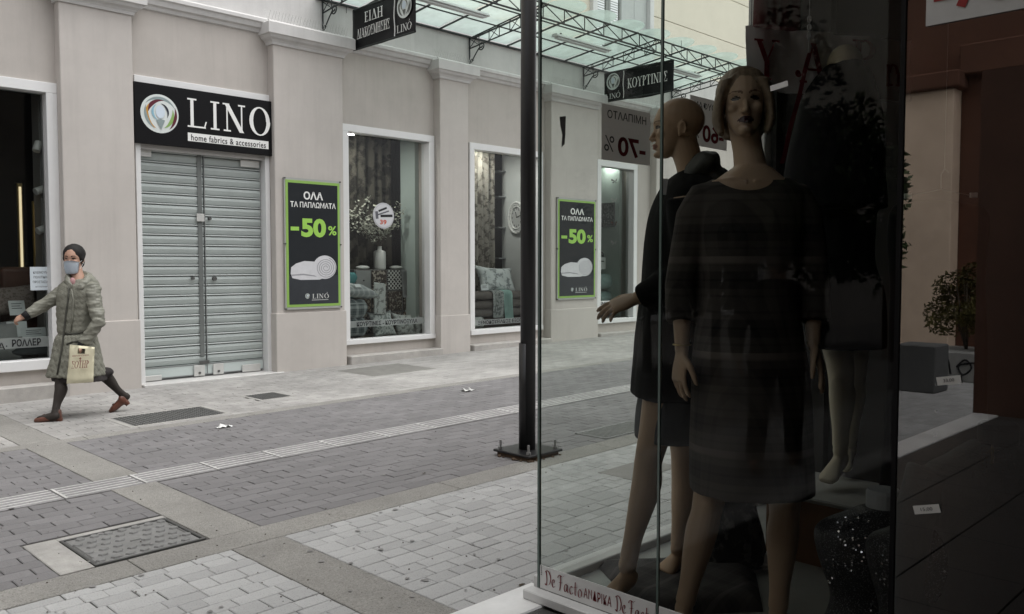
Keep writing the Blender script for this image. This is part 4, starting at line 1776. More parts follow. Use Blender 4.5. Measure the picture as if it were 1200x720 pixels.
def add_leg(bm, hip, kn, an, toe, s=1.0, heel_up=0.0, thigh=1.0, arch=True):
    hip, kn, an, toe = V(hip), V(kn), V(an), V(toe)
    d = (an - kn).normalized()
    fw = (toe - an)
    fw = (fw - d * fw.dot(d)).normalized()
    back = -fw
    pts = [hip, hip.lerp(kn, .35), hip.lerp(kn, .75), kn - (kn - hip).normalized() * .02, kn + d * .04 * s, kn.lerp(an, .28) + back * .012 * s, kn.lerp(an, .5) + back * .008 * s, kn.lerp(an, .78), an]
    r = [.088 * thigh, .078 * thigh, .060, .0535, .0495, .0535, .047, .0345, .0330]
    pr = catmull([tuple(p) + (q * s,) for p, q in zip(pts, r)], 3)
    tube(bm, [p[:3] for p in pr], [p[3] for p in pr], 20)
    ellipsoid(bm, kn + fw * .022 * s, fw * .034 * s, d * .045 * s, fw.cross(d) * .036 * s, 12, 8)
    # foot: heel, arch and ball
    side = fw.cross(d).normalized()
    heel = an + d * .055 * s - fw * .028 * s
    ft = (toe - heel)
    ax = ft.normalized()
    nn = ax.cross(side).normalized()
    loft(bm, [(heel - ax * .014 * s, side * .016 * s, nn * .018 * s), (heel + ax * .012 * s, side * .029 * s, nn * .034 * s), (heel + ft * .36, side * .029 * s, nn * .034 * s),
              (heel + ft * .62, side * .036 * s, nn * .026 * s), (heel + ft * .82, side * .041 * s, nn * .018 * s), (toe - ax * .006 * s, side * .030 * s, nn * .011 * s)], 18, 4, power=2.2)
    ellipsoid(bm, an + d * .02 * s, fw * .036 * s, side * .031 * s, d * .04 * s, 12, 8)


def add_torso(bm, rings):
    """Rings: (centre, half-width vector, half-depth vector)."""
    loft(bm, rings, 28, 4, power=2.25)


def cloth_mesh(bm, voxel, amp, scale, seed, smooth=5, vert=.35):
    me = remesh(bm, voxel, smooth)
    crumple(me, amp, scale, seed, vert)
    return me

# ================================================================== OUR SIDE: CORNER SHOP WITH THE DISPLAY CASE
XG, YG = 2.31, 2.15
FZ = 0.245
M_SHOPW = pm('shop_white', (0.66, 0.66, 0.65), 0.5, 0.06, 6, stain=0.18, stain_scale=2.5)
M_MARBLE = pm('marble', (0.78, 0.78, 0.77), 0.35, 0.10, 5, stain=0.18, stain_scale=2.0, bump=.05, spec=.5)
M_ENTRY = pm('entry_tile', (0.055, 0.053, 0.051), 0.4, 0.08, 6, stain=0.15, stain_scale=2)
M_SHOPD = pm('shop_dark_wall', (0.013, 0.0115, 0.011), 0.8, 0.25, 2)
M_SHOPG = pm('shop_floor', (0.27, 0.275, 0.265), 0.25, 0.08, 4, spec=.5, stain=.15)
M_GV = glass_mat('display_case_glass', (0.86, 0.885, 0.865), 1.24)
M_GV1 = glass_mat('corner_pane_glass', (0.82, 0.85, 0.83), 1.33)
M_GV2 = glass_mat('end_pane_glass', (0.70, 0.72, 0.71), 2.45)
M_GVE = pm('glass_edge', (0.10, 0.14, 0.125), 0.25, 0.1, 8, spec=.6)
M_RED = pm('letter_red', (0.16, 0.008, 0.014), 0.5, .05, 6)

# marble threshold and the raised entry floor are part of the ground
thr = obj('threshold', mk(box, -3.5, 2.40, 2.085, 2.275, -0.05, 0.200, .006), M_MARBLE, None, kind='structure')
bm = BM()
box(bm, -3.5, XG - .05, -1.5, 2.082, -0.05, 0.185)
ent = obj('entry_floor', bm, M_SHUTD, None, kind='structure')
for i in range(12):
    for j in range(9):
        a, b = -3.45 + i * .48, 2.08 - (j + 1) * .40
        if a + .477 > XG - .05:
            continue
        o = obj('floor_tile', mk(box, a + .003, a + .477, b + .003, b + .397, .17, .1945, .002), M_ENTRY, ent)
for j in range(9):
    b = 2.08 - (j + 1) * .40
    obj('floor_tile', mk(box, 1.833, 2.252, b + .003, b + .397, .17, .1945, .002), M_ENTRY, ent)

shop = thing('corner_shop', (4.0, 0.0, 0.0), 'clothes shop on the near corner with a glass display case on a white base', 'shop')
bm = BM()
box(bm, 2.255, XG - .002, -1.2, 2.185, .2005, .236, .004)
obj('base_ledge', bm, M_SHOPW, shop)
bm = BM()
box(bm, XG + .001, 3.95, -1.2, YG - .05, .0, FZ)
obj('display_floor', bm, M_SHOPG, shop)
bm = BM()
box(bm, XG + .004, 3.86, YG - .048, YG + .035, .0, .275, .004)
obj('front_rail', bm, M_SHOPW, shop)
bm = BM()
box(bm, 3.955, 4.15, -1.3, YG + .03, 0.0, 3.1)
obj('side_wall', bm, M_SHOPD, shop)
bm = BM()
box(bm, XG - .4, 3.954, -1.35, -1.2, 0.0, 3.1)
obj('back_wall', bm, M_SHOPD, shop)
bm = BM()
box(bm, 3.862, 3.953, YG - .06, YG + .04, .0, 3.04, .004)
obj('window_post', bm, M_SHOPW, shop)
bm = BM()
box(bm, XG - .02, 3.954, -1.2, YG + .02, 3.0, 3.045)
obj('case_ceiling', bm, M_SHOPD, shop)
bm = BM()
box(bm, 2.2, 12, -8, 2.30, 3.05, 5.6, .02)
box(bm, -3.6, 2.19, -8, 0.1, 3.05, 5.6, .02)
obj('upper_storey', bm, M_WALL, shop)
bm = BM()
box(bm, 4.152, 12, -8, 2.25, -.3, 3.049)
obj('street_wall', bm, M_WALL, shop)
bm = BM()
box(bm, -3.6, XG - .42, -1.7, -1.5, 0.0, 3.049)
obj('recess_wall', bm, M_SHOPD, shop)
bm = BM()
box(bm, -3.6, -3.2, 1.7, 2.28, -.3, 3.049)
obj('corner_pillar', bm, pm('brown_render', (0.10, 0.048, 0.032), .85, .15, 3, stain=.2), shop)
bm = BM()
prof = [(0.09, 3.42), (1.00, 3.22), (1.02, 3.08), (1.00, 3.08), (0.98, 3.20), (0.09, 3.39)]
extrude_x(bm, prof, -3.4, 1.6)
obj('awning', bm, pm('awning_cloth', (0.06, 0.012, 0.014), .85, .15, 5), shop)

panes = ((1.618, YG - .006), (0.866, 1.608), (-1.19, 0.856))
z0g, z1g = .2365, 3.0
for k, (a, b) in enumerate(panes):
    bm = BM()
    poly(bm, [(XG, b, z0g), (XG, a, z0g), (XG, a, z1g), (XG, b, z1g)])
    pn = obj('glass_pane', bm, (M_GV1, M_GV, M_GV2)[k], shop)
    bm = BM()
    box(bm, XG - .0035, XG - .001, a + .002, b - .002, .238, .325 - .004 * k)
    fl = obj('base_film', bm, pm('white_film', (0.70, 0.70, 0.69), .5, .05, 6, stain=.1), pn)
bm = BM()
poly(bm, [(XG + .006, YG, .276), (3.861, YG, .276), (3.861, YG, 3.0), (XG + .006, YG, 3.0)])
obj('glass_pane', bm, M_GV, shop)
bm = BM()
box(bm, XG - .005, XG + .005, YG - .005, YG + .005, .237, 3.0)
obj('corner_edge', bm, M_GVE, shop)
bm = BM()
box(bm, XG - .004, XG + .004, 1.609, 1.617, .237, 3.0)
obj('pane_joint', bm, M_GVE, shop)
bm = BM()
box(bm, XG - .006, XG + .006, .855, .867, .237, 3.0)
obj('pane_joint', bm, M_SIGNK, shop)
bm = BM()
for y in (1.32, 1.08):
    pass
for (px_, y_) in ((910, 0), (971, 0)):
    q = on_x(px_, 200, 3.93)
    box(bm, 3.90, 3.954, q.y - .012, q.y + .012, FZ, 3.0)
obj('wall_slot', bm, M_DARK, shop, kind='stuff')

# lettering along the foot of the case, read from outside: u runs towards -Y
US, VS = (0, -1, 0), (0, 0, 1)
DE_FACTO = [
    # D
    [(.10, .95), (.16, .5), (.14, .05)], [(.0, .86), (.12, 1.0), (.36, .95), (.52, .62), (.44, .2), (.14, .03), (.0, .12)],
    # e
    [(.66, .28), (.84, .36), (.86, .52), (.76, .56), (.66, .36), (.70, .12), (.84, .06), (.94, .16)],
    # F
    [(1.46, .98), (1.46, .5), (1.40, .05), (1.28, -.05)], [(1.22, .80), (1.34, 1.0), (1.62, .94), (1.82, 1.06)], [(1.34, .52), (1.66, .56)],
    # a
    [(2.10, .50), (1.96, .55), (1.84, .30), (1.90, .08), (2.02, .12), (2.12, .52), (2.12, .14), (2.22, .08)],
    # c
    [(2.58, .48), (2.48, .56), (2.36, .34), (2.40, .10), (2.52, .04), (2.64, .18)],
    # t
    [(2.86, .90), (2.84, .4), (2.86, .08), (2.98, .10)], [(2.72, .56), (3.04, .60)],
    # o
    [(3.28, .56), (3.14, .36), (3.20, .06), (3.38, .10), (3.44, .40), (3.28, .56), (3.20, .50)],
]


def de_facto(y, w, h, z=.281):
    place('lettering', nib_bm(DE_FACTO, .10, 25), M_RED, shop, (XG - .0045, y, z), US, VS, width=w, height=h)


de_facto(2.025, .185, .066, .284)
place('lettering', text_bm('ΑΝΔΡΙΚΑ', .012, spacing=1.1), M_RED, shop, (XG - .0045, 1.866, .279), US, VS, width=.125, height=.036)
de_facto(1.705, .165, .066, .281)
de_facto(1.47, .185, .066, .277)
place('lettering', text_bm('ΓΥΝΑΙΚΕΙΑ', .03), M_RED, shop, (XG - .0045, 1.29, .275), US, VS, width=.14, height=.034)
de_facto(1.10, .185, .066, .277)
bm = BM()
for k in range(5):
    c = V((XG - .006, 2.134, .292 + k * .008))
    ellipsoid(bm, c, V((.001, 0, 0)), V((0, .002, 0)), V((0, 0, .003)), 6, 4)
obj('printed_dots', bm, M_INK, shop, kind='stuff')


def glass_sign(name, x0, x1, z0, z1, label, word, num, wcol):
    """Sheet stuck to the inside of the street glass, printed for the street (so mirrored from behind)."""
    t = thing(name, ((x0 + x1) / 2, YG - .004, z0), label, 'sale sign', 'sale signs on the shop glass')
    bm = BM()
    g = {}
    n = 10
    for i in range(n + 1):
        for j in range(n + 1):
            fx, fz = i / n, j / n
            g[i, j] = bm.verts.new((x0 + (x1 - x0) * fx, YG - .004 - .002 * noise.noise(V((fx * 3, fz * 3, x0))) - .002, z0 + (z1 - z0) * fz))
    for i in range(n):
        for j in range(n):
            bm.faces.new((g[i, j], g[i + 1, j], g[i + 1, j + 1], g[i, j + 1]))
    obj('paper', bm, M_PAPER, t, smooth=True)
    w, h = x1 - x0, z1 - z0
    # printed on the street side: u towards -X, read from +Y; the ink shows through the sheet
    for (s, cx, cz_, ww, hh, m, b) in ((word, 0, .33, .80, .15, M_INKB, .01), (num, .10, -.22, .58, .36, M_INKR, .03), ('%', -.36, -.20, .2, .28, M_INKB, .0)):
        place('lettering', text_bm(s, b), m, t, ((x0 + x1) / 2 + cx * w, YG - .0095, (z0 + z1) / 2 + cz_ * h), (-1, 0, 0), VS, width=ww * w, height=hh * h)


def paper_mat(name, col, trans):
    m = bpy.data.materials.new(name)
    m.use_nodes = True
    t = m.node_tree
    t.nodes.clear()
    out = t.nodes.new('ShaderNodeOutputMaterial')
    a = t.nodes.new('ShaderNodeBsdfDiffuse')
    a.inputs[0].default_value = (*col, 1)
    b = t.nodes.new('ShaderNodeBsdfTranslucent')
    b.inputs[0].default_value = (*col, 1)
    x = t.nodes.new('ShaderNodeMixShader')
    x.inputs[0].default_value = trans
    t.links.new(a.outputs[0], x.inputs[1])
    t.links.new(b.outputs[0], x.inputs[2])
    t.links.new(x.outputs[0], out.inputs[0])
    return m


M_PAPER = paper_mat('sign_paper', (0.50, 0.46, 0.45), 0.35)
M_INKB = paper_mat('ink_show_black', (0.05, 0.05, 0.05), 0.3)
M_INKR = paper_mat('ink_show_red', (0.16, 0.02, 0.025), 0.4)
glass_sign('sale_sign', 2.660, 2.985, 1.865, 2.085, 'grey backlit sale sign seen from behind with 70 percent, left of the bald mannequin', 'ΗΜΙΠΑΛΤΟ', '-70', M_INKR)
glass_sign('sale_sign', 3.285, 3.600, 1.985, 2.205, 'grey backlit sale sign with 60 percent between the two mannequin heads', 'ΜΠΟΥΦΑΝ', '-60', M_INKR)
# -70 sheet on the outside of the case, top right
t = thing('sale_sheet', (XG - .004, .70, 2.03), 'white sale sheet with red minus 70 on the glass in the top right corner', 'sale sign')
a, b = on_x(1085, 37, XG - .004), on_x(1215, 1, XG - .004)
z_ = (a.z + b.z) / 2
bm = BM()
box(bm, XG - .006, XG - .0035, b.y, a.y, z_, z_ + .21)
obj('paper', bm, pm('sheet_white', (0.60, 0.60, 0.59), .7, .05, 6), t)
place('lettering', text_bm('-70', .03), pm('sheet_red', (0.30, 0.02, 0.02), .5, .05, 6), t, (XG - .008, (a.y + b.y) / 2 + .01, z_ + .085), US, VS, width=.19, height=.115)

# ------------------------------------------------------------------ what the glass reflects, built where it stands, plus added dark trees
def mirror_at(px, py, t):
    p = at(px, py, t)
    return V((2 * XG - p.x, p.y, p.z))


bm = BM()
pts_ = [at(886, 30, 3.30), at(934, 36, 3.40)]
for (f_, g_) in ((0, .25), (.25, .5), (.5, .75), (.75, 1.0)):
    p_, q_ = pts_[0].lerp(pts_[1], f_), pts_[0].lerp(pts_[1], g_)
    tube(bm, [V(((p_.x + q_.x) / 2, (p_.y + q_.y) / 2, p_.z)), V(((p_.x + q_.x) / 2, (p_.y + q_.y) / 2, 2.7)), V(((p_.x + q_.x) / 2, (p_.y + q_.y) / 2, 2.99))], [.034, .026, .022], 12)
obj('red_drape', remesh(bm, .008, 3), pm('drape_red', (0.075, 0.014, 0.016), .85, .2, 8), None, smooth=True, label='dark red gathered drape hanging from the ceiling of the display case', cat='drape')
# white banner hung behind the mannequins, standing in for a reflection in the glass
c0, c1 = at(874, 70, 3.49), at(1066, 90, 3.74)
zb0, zb1 = 2.165, 2.425
ban = thing('reflection_banner', tuple((c0 + c1) / 2), 'white banner with dark red letters behind the mannequins, standing in for a reflection in the glass', 'banner')
uu = V((c1.x - c0.x, c1.y - c0.y, 0))
un = uu.normalized()
nn_ = un.cross(ZU)
if nn_.dot(EYE - c0) < 0:
    nn_ = -nn_
bm = BM()
g = {}
for i in range(25):
    for j in range(6):
        p = c0 + uu * (i / 24) + nn_ * (.012 * sin(i * .8) + .006 * sin(i * 1.9 + j))
        g[i, j] = bm.verts.new((p.x, p.y, zb0 + (zb1 - zb0) * j / 5))
for i in range(24):
    for j in range(5):
        bm.faces.new((g[i, j], g[i + 1, j], g[i + 1, j + 1], g[i, j + 1]))
obj('cloth', bm, pm('banner_cloth', (0.80, 0.80, 0.80), .7, .06, 3, stain=.1), ban, smooth=True)
for (s, px_, py_, w_, h_) in (('Υ', 893, 72, .12, .165), ('.', 928, 88, .030, .030), ('Α', 946, 76, .135, .165), ('Ρ', 1004, 72, .115, .165), ('n', 1040, 90, .085, .095)):
    f_ = (px_ - 874) / (1066 - 874)
    q = c0.lerp(c1, f_)
    zz = at(px_, py_, 3.49 + .25 * f_).z
    place('lettering', serif_bm(s), pm('banner_red', (0.20, 0.006, 0.016), .6, .05, 6), ban, V((q.x, q.y, zz)) + nn_ * .024, un, ZU, width=w_, height=h_)
bm = BM()
for p in (c0 + uu * .03, c0 + uu * .97):
    tube(bm, [(p.x, p.y, zb1), (p.x, p.y, 3.0)], .002, 5)
obj('cord', bm, M_IRON_D, ban)

M_TERRA = pm('terracotta_render', (0.13, 0.058, 0.036), .9, .12, 2, stain=.15, bump=.1)
M_PALE = pm('pale_pillar_render', (0.88, 0.69, 0.53), .9, .06, 2, stain=.14, stain_scale=1.5, bump=.1)
bk = thing('terracotta_building', (-10.5, 2.0, -.1), 'terracotta building with a pale pillar down the street, mirrored in the right pane', 'building')
bx_ = -9.6
obj('wall', mk(box, bx_ - 3, bx_, -8, 5.55, -.4, 8.5), M_TERRA, bk)
for (ya, yb) in ((4.42, 5.22),):
    pl_ = obj('pillar', mk(box, bx_ + .001, bx_ + .35, ya, yb, -.4, 4.1, .01), M_PALE, bk)
    bm = BM()
    box(bm, bx_ + .002, bx_ + .46, ya - .1, yb + .1, 4.101, 4.35, .02)
    obj('capital', bm, M_TERRA, pl_)
obj('lintel', mk(box, bx_ + .001, bx_ + .22, 2.4, 4.40, 4.3, 4.75, .02), M_TERRA, bk)
obj('side_wall', mk(box, bx_ + .003, bx_ + .12, -3, 3.25, -.4, 6.0), pm('grey_shop_render', (0.10, 0.085, 0.072), .9, .08, 2, stain=.15), bk)

M_BARK = pm('bark', (0.07, 0.055, 0.04), .9, .3, 12, bump=.6, bscale=30)
M_LEAF = pm('leaf_green', (0.055, 0.085, 0.022), .6, .45, 1.4, rand=.3)
M_LEAFD = pm('leaf_dark', (0.022, 0.032, 0.014), .6, .45, 1.4, rand=.3)
M_LEAFY = pm('leaf_olive', (0.10, 0.085, 0.018), .6, .45, 1.4, rand=.3)


def leaves(bm, c, rad, n, size, rnd, hollow=.35):
    for i in range(n):
        while True:
            d = V((rnd.uniform(-1, 1), rnd.uniform(-1, 1), rnd.uniform(-1, 1)))
            if hollow < d.length < 1:
                break
        p = c + V((d.x * rad.x, d.y * rad.y, d.z * rad.z))
        if noise.noise(p * 2.2) < -.12:
            continue
        a = V((rnd.gauss(0, 1), rnd.gauss(0, 1), rnd.gauss(0, .6))).normalized()
        b = a.orthogonal().normalized()
        s = size * rnd.uniform(.6, 1.3)
        bm.faces.new([bm.verts.new(q) for q in (p - a * s, p + b * s * .42, p + a * s, p - b * s * .42)])


def tree(name, x, y, h0, crown_c, rad, n, label, cat, mat, size=.06):
    z = gz(x)
    t = thing(name, (x, y, z), label, cat)
    rnd = random.Random(int(abs(x * 10)))
    bm = BM()
    cc = V(crown_c)
    tube(bm, [(x, y, z - .05), (x + .02, y, z + h0 * .5), (cc.x, cc.y, cc.z)], [.07, .055, .03], 10)
    for k in range(9):
        a = rnd.uniform(0, 6.28)
        e = cc + V((rad.x * .75 * cos(a), rad.y * .75 * sin(a), rad.z * rnd.uniform(-.3, .7)))
        s_ = V((x + .02, y, z + h0 * rnd.uniform(.75, 1.0)))
        tube(bm, [s_, s_.lerp(e, .5) + V((0, 0, .1)), e], [.025, .016, .006], 6)
    obj('trunk', bm, M_BARK, t)
    bm = BM()
    for k in range(9):
        a, b = rnd.uniform(0, 6.28), rnd.uniform(-.6, .7)
        c2 = cc + V((rad.x * .55 * cos(a), rad.y * .55 * sin(a), rad.z * b * .7))
        leaves(bm, c2, rad * .5, n // 9, size, rnd, .1)
    obj('crown', bm, mat, t)


tc_ = mirror_at(965, 145, 9.0)
tree('street_tree', tc_.x, tc_.y, 1.9, (tc_.x, tc_.y, 2.3), V((.85, .85, 1.45)), 14000, 'leafy green street tree mirrored in the glass above the dark jacket', 'tree', M_LEAF, .055)
tc2 = mirror_at(842, 200, 10.0)  # added tree, crown sized to keep bright reflections off the dress
tree('street_tree', tc2.x, tc2.y, 1.2, (tc2.x, tc2.y, 2.5), V((1.35, 1.35, 2.1)), 22000, 'tall bushy dark street tree mirrored in the glass over the checked dress', 'tree', M_LEAFD, .06)
tc3 = mirror_at(760, 250, 12.0)  # another added tree, dims what the corner pane reflects
tree('street_tree', tc3.x, tc3.y, 1.2, (tc3.x, tc3.y, 1.9), V((1.0, 1.0, 1.6)), 9000, 'bushy dark tree added to darken the reflection over the hooded coat', 'tree', M_LEAFD, .06)

pc = mirror_at(1132, 432, 11.6)
plz = gz(pc.x)
pt = thing('street_planter', (pc.x, pc.y, plz), 'pale concrete planter with black graffiti mirrored in the right pane', 'planter')
bm = BM()
box(bm, pc.x - .45, pc.x + .45, pc.y - .45, pc.y + .45, plz, plz + .40, .02)
obj('trough', bm, pm('planter_concrete', (0.36, 0.36, 0.345), .9, .1, 4, stain=.2), pt)
bm = BM()
gx = pc.x + .456
for st_pts in ([(-.35, .1), (-.3, .3), (-.2, .12), (-.1, .3), (-.05, .1)], [(.02, .2), (.12, .3), (.2, .2), (.1, .1), (.05, .22), (.3, .28)], [(.32, .1), (.36, .3), (.4, .12)]):
    pp = catmull([(float(a_), float(b_)) for a_, b_ in st_pts], 6)
    tube(bm, [(gx, pc.y - a_, plz + b_) for a_, b_ in pp], .012, 5)
obj('graffiti', bm, M_INK, pt)
sh_ = thing('shrub', (pc.x, pc.y, plz + .40), 'olive green shrub growing in the graffiti planter, mirrored in the glass', 'shrub')
rnd = random.Random(3)
bm = BM()
for k in range(7):
    tube(bm, [(pc.x, pc.y, plz + .38), (pc.x + rnd.uniform(-.3, .3), pc.y + rnd.uniform(-.3, .3), plz + rnd.uniform(.9, 1.5))], [.018, .006], 6)
obj('stem', bm, M_BARK, sh_)
bm = BM()
for k in range(6):
    leaves(bm, V((pc.x + rnd.uniform(-.3, .3), pc.y + rnd.uniform(-.35, .35), plz + rnd.uniform(.8, 1.45))), V((.36, .36, .30)), 1100, .035, rnd, .1)
obj('foliage', bm, M_LEAFY, sh_)
qb = mirror_at(1080, 446, 10.4)
obj('concrete_block', mk(box, qb.x - .23, qb.x + .23, qb.y - .23, qb.y + .23, gz(qb.x), gz(qb.x) + .57, .015), pm('block_concrete', (0.12, 0.122, 0.122), .9, .08, 4, stain=.15), None,
    label='pale concrete block beside the planter, mirrored in the right pane', cat='concrete block')

# ================================================================== IN THE DISPLAY CASE
M_SKIN1 = pm('mannequin_tan', (0.42, 0.285, 0.185), 0.45, 0.05, 5, spec=.35)
M_SKIN2 = pm('mannequin_beige', (0.50, 0.355, 0.245), 0.45, 0.05, 5, spec=.35)
M_SKIN3 = pm('mannequin_cream', (0.42, 0.37, 0.27), 0.45, 0.05, 5, spec=.35)
M_LIPD = pm('painted_lips', (0.035, 0.006, 0.008), 0.3, .05, 5)
M_LIPN = pm('nude_lips', (0.27, 0.13, 0.095), 0.4, .05, 5)
M_EYE = pm('painted_eyes', (0.035, 0.022, 0.017), 0.25, .05, 5)
M_BROW = pm('painted_brow', (0.17, 0.10, 0.06), 0.6, .05, 5)
M_COATK = pm('black_wool', (0.0075, 0.0075, 0.008), .9, .3, 30, bump=.2, bscale=300, spec=.15)
M_HOOD = pm('charcoal_hood', (0.036, 0.037, 0.032), .55, .3, 12, bump=.15, bscale=90)
M_SKIRTG = pm('grey_skirt', (0.045, 0.047, 0.052), .85, .12, 20, bump=.15, bscale=260)
M_PLAIDK = pattern_mat('dark_plaid', 'plaid', (0.006, 0.006, 0.007), (0.085, 0.074, 0.066), 6.5, c3=(0.13, 0.112, 0.10))
M_HAIR2 = pm('light_brown_wig', (0.225, 0.165, 0.11), .45, .35, 45, bump=.3, bscale=60)
M_BLKC = pm('black_cloth', (0.007, 0.007, 0.008), .9, .3, 20, spec=.12)
M_TAG = pm('tag_white', (0.68, 0.68, 0.66), .6, .04, 6)
M_FLORK = pattern_mat('black_lace', 'floral', (0.008, 0.008, 0.009), (0.075, 0.073, 0.07), 26, thr=.66, soft=.06)


def price_tag(p, u, v, w, h, label, txt=None, group=None):
    t = thing('price_tag', p, label, 'price tag', group)
    u, v = V(u).normalized(), V(v).normalized()
    n = u.cross(v)
    bm = BM()
    obox(bm, V(p), u * w / 2, v * h / 2, n * .0006)
    obj('card', bm, M_TAG, t)
    if txt:
        place('lettering', text_bm(txt), M_INK, t, V(p) + n * .0016, u, v, width=w * .45, height=h * .45)
    return t


# ------------------------------------------------ bald mannequin in profile
T1 = 3.12


def A1(px, py, dt=0.0):
    return at(px, py, T1 + dt)


b1 = A1(790, 690)
m1 = thing('mannequin', (b1.x, b1.y, FZ), 'bald tan mannequin in profile wearing a black hooded coat, one hand stretched out', 'mannequin')
f1 = (-RH * .985 + FH * .10 + ZU * .02)
hc1, s1 = A1(793, 152), 0.94
bm = BM()
add_head(bm, hc1, f1, ZU, s1, neck_to=A1(815, 214), neck_r=.055)
add_torso(bm, [(A1(808, 214), FH * .11, RH * .075), (A1(804, 232), FH * .17, RH * .095), (A1(800, 270), FH * .16, RH * .11), (A1(800, 330), FH * .125, RH * .09),
               (A1(797, 385), FH * .16, RH * .115), (A1(795, 430), FH * .15, RH * .11)])
add_arm(bm, A1(804, 232, -.16), A1(806, 318, -.17), A1(746, 350, -.09))
add_hand(bm, A1(746, 350, -.09), -RH * .93 - ZU * .33, -ZU * .8 + FH * .45 + RH * .2, FH * .9 + ZU * .35, 1.0, .42, .16, curls=(.25, .42, .5, .55))
add_leg(bm, A1(788, 430, -.07), A1(762, 530, -.08), A1(737, 655, -.06), A1(712, 702, -.08))
add_leg(bm, A1(800, 430, .08), A1(803, 540, .10), A1(796, 636, .14), A1(776, 672, .10))
me = remesh(bm, .0040, 4)
dent_head(me, hc1, f1, ZU, s1)
for m_ in (M_SKIN1, M_LIPN, M_EYE, M_BROW):
    me.materials.append(m_)
paint_head(me, hc1, f1, ZU, s1, 1, 2, 3)
obj('body', me, M_SKIN1, m1, smooth=True)
bm = BM()
add_torso(bm, [(A1(816, 200), FH * .075, RH * .062), (A1(810, 212), FH * .14, RH * .09), (A1(806, 228), FH * .19, RH * .113), (A1(801, 270), FH * .205, RH * .138), (A1(797, 340), FH * .19, RH * .140),
               (A1(796, 400), FH * .20, RH * .160), (A1(795, 463), FH * .215, RH * .175)])
a_, b_, c_ = A1(806, 232, -.19), A1(810, 316, -.18), A1(751, 349, -.095)
tube(bm, [a_, a_.lerp(b_, .5), b_, b_.lerp(c_, .5), c_], [.075, .068, .062, .052, .046], 18)
me = cloth_mesh(bm, .008, .006, 9, 2.0)
obj('coat', me, M_COATK, m1, smooth=True)
bm = BM()
loft(bm, [(A1(803, 205, -.05), FH * .03 + RH * .01, ZU * .035), (A1(812, 196, -.09), FH * .05, ZU * .045 + RH * .01), (A1(830, 192, -.06), FH * .09, ZU * .045), (A1(838, 194, .03), FH * .08, ZU * .045), (A1(830, 196, .13), FH * .05, ZU * .045), (A1(806, 206, .12), FH * .03, ZU * .03)], 18, 4)
ellipsoid(bm, A1(832, 212), RH * .075, FH * .13, ZU * .05)
me = cloth_mesh(bm, .007, .009, 14, 5.0)
obj('hood', me, M_HOOD, m1, smooth=True)
bm = BM()
add_torso(bm, [(A1(796, 440), FH * .165, RH * .13), (A1(790, 480), FH * .17, RH * .135), (A1(785, 513), FH * .165, RH * .125)])
obj('skirt', cloth_mesh(bm, .007, .003, 8, 1.0), M_SKIRTG, m1, smooth=True)
pt_ = A1(779, 219, -.225)
price_tag(pt_, (RH * 1 - ZU * .0), (ZU + RH * .12), .016, .055, 'narrow white price tag on the shoulder of the hooded black coat', None, 'white price tags')

# ------------------------------------------------ mannequin with the blonde bob
T2 = 2.84


def A2(px, py, dt=0.0):
    return at(px, py, T2 + dt)


b2 = A2(865, 700)
m2 = thing('mannequin', (b2.x, b2.y, FZ), 'beige mannequin with short light brown bob and dark lips in a black checked dress', 'mannequin')
f2 = (-FH * .97 - RH * .17 + ZU * .09)
u2 = ZU - RH * .02
hc2, s2 = A2(871, 124), 1.0
bm = BM()
add_head(bm, hc2, f2, u2, s2, neck_to=A2(881, 206), neck_r=.050, ears=False)
add_torso(bm, [(A2(881, 196), RH * .060, FH * .054), (A2(880, 206), RH * .098, FH * .068), (A2(879, 217), RH * .135, FH * .080), (A2(878, 232), RH * .160, FH * .088), (A2(876, 275), RH * .155, FH * .11), (A2(876, 345), RH * .12, FH * .085), (A2(878, 420), RH * .165, FH * .11), (A2(878, 470), RH * .16, FH * .11)])
for q in (-1, 1):
    tube(bm, [A2(880 + q * 4, 213, -.078), A2(880 + q * 22, 209, -.064), A2(880 + q * 46, 213, -.026)], [.006, .006, .005], 8)
add_arm(bm, A2(824, 238), A2(799, 335, .02), A2(799, 412, -.03), 1, .92)
add_hand(bm, A2(799, 414, -.03), -ZU * .95 - RH * .14 - FH * .15, RH * .9 + FH * .3, -FH * .9 + RH * .1, .98, .35, .14, curls=(.3, .35, .4, .45))
add_arm(bm, A2(932, 238), A2(953, 335, .03), A2(953, 404, -.03), 1, .92)
add_hand(bm, A2(953, 405, -.03), -ZU * .93 + RH * .28 - FH * .2, -RH * .8 + FH * .4, -FH * .8 - RH * .4, .98, .22, .30, curls=(.15, .2, .25, .3))
add_leg(bm, A2(850, 470, .02), A2(830, 590, .0), A2(803, 706, .02), A2(797, 742, -.09))
add_leg(bm, A2(908, 470), A2(920, 592, .02), A2(912, 712, .05), A2(915, 748, -.06))
me = remesh(bm, .0038, 4)
dent_head(me, hc2, f2, u2, s2)
for m_ in (M_SKIN2, M_LIPD, M_EYE, M_BROW):
    me.materials.append(m_)
paint_head(me, hc2, f2, u2, s2, 1, 2, 3)
obj('body', me, M_SKIN2, m2, smooth=True)
ff, uu2, ll = basis(f2, u2)


def H2(x, y, z):
    return hc2 + ll * x + ff * y + uu2 * z


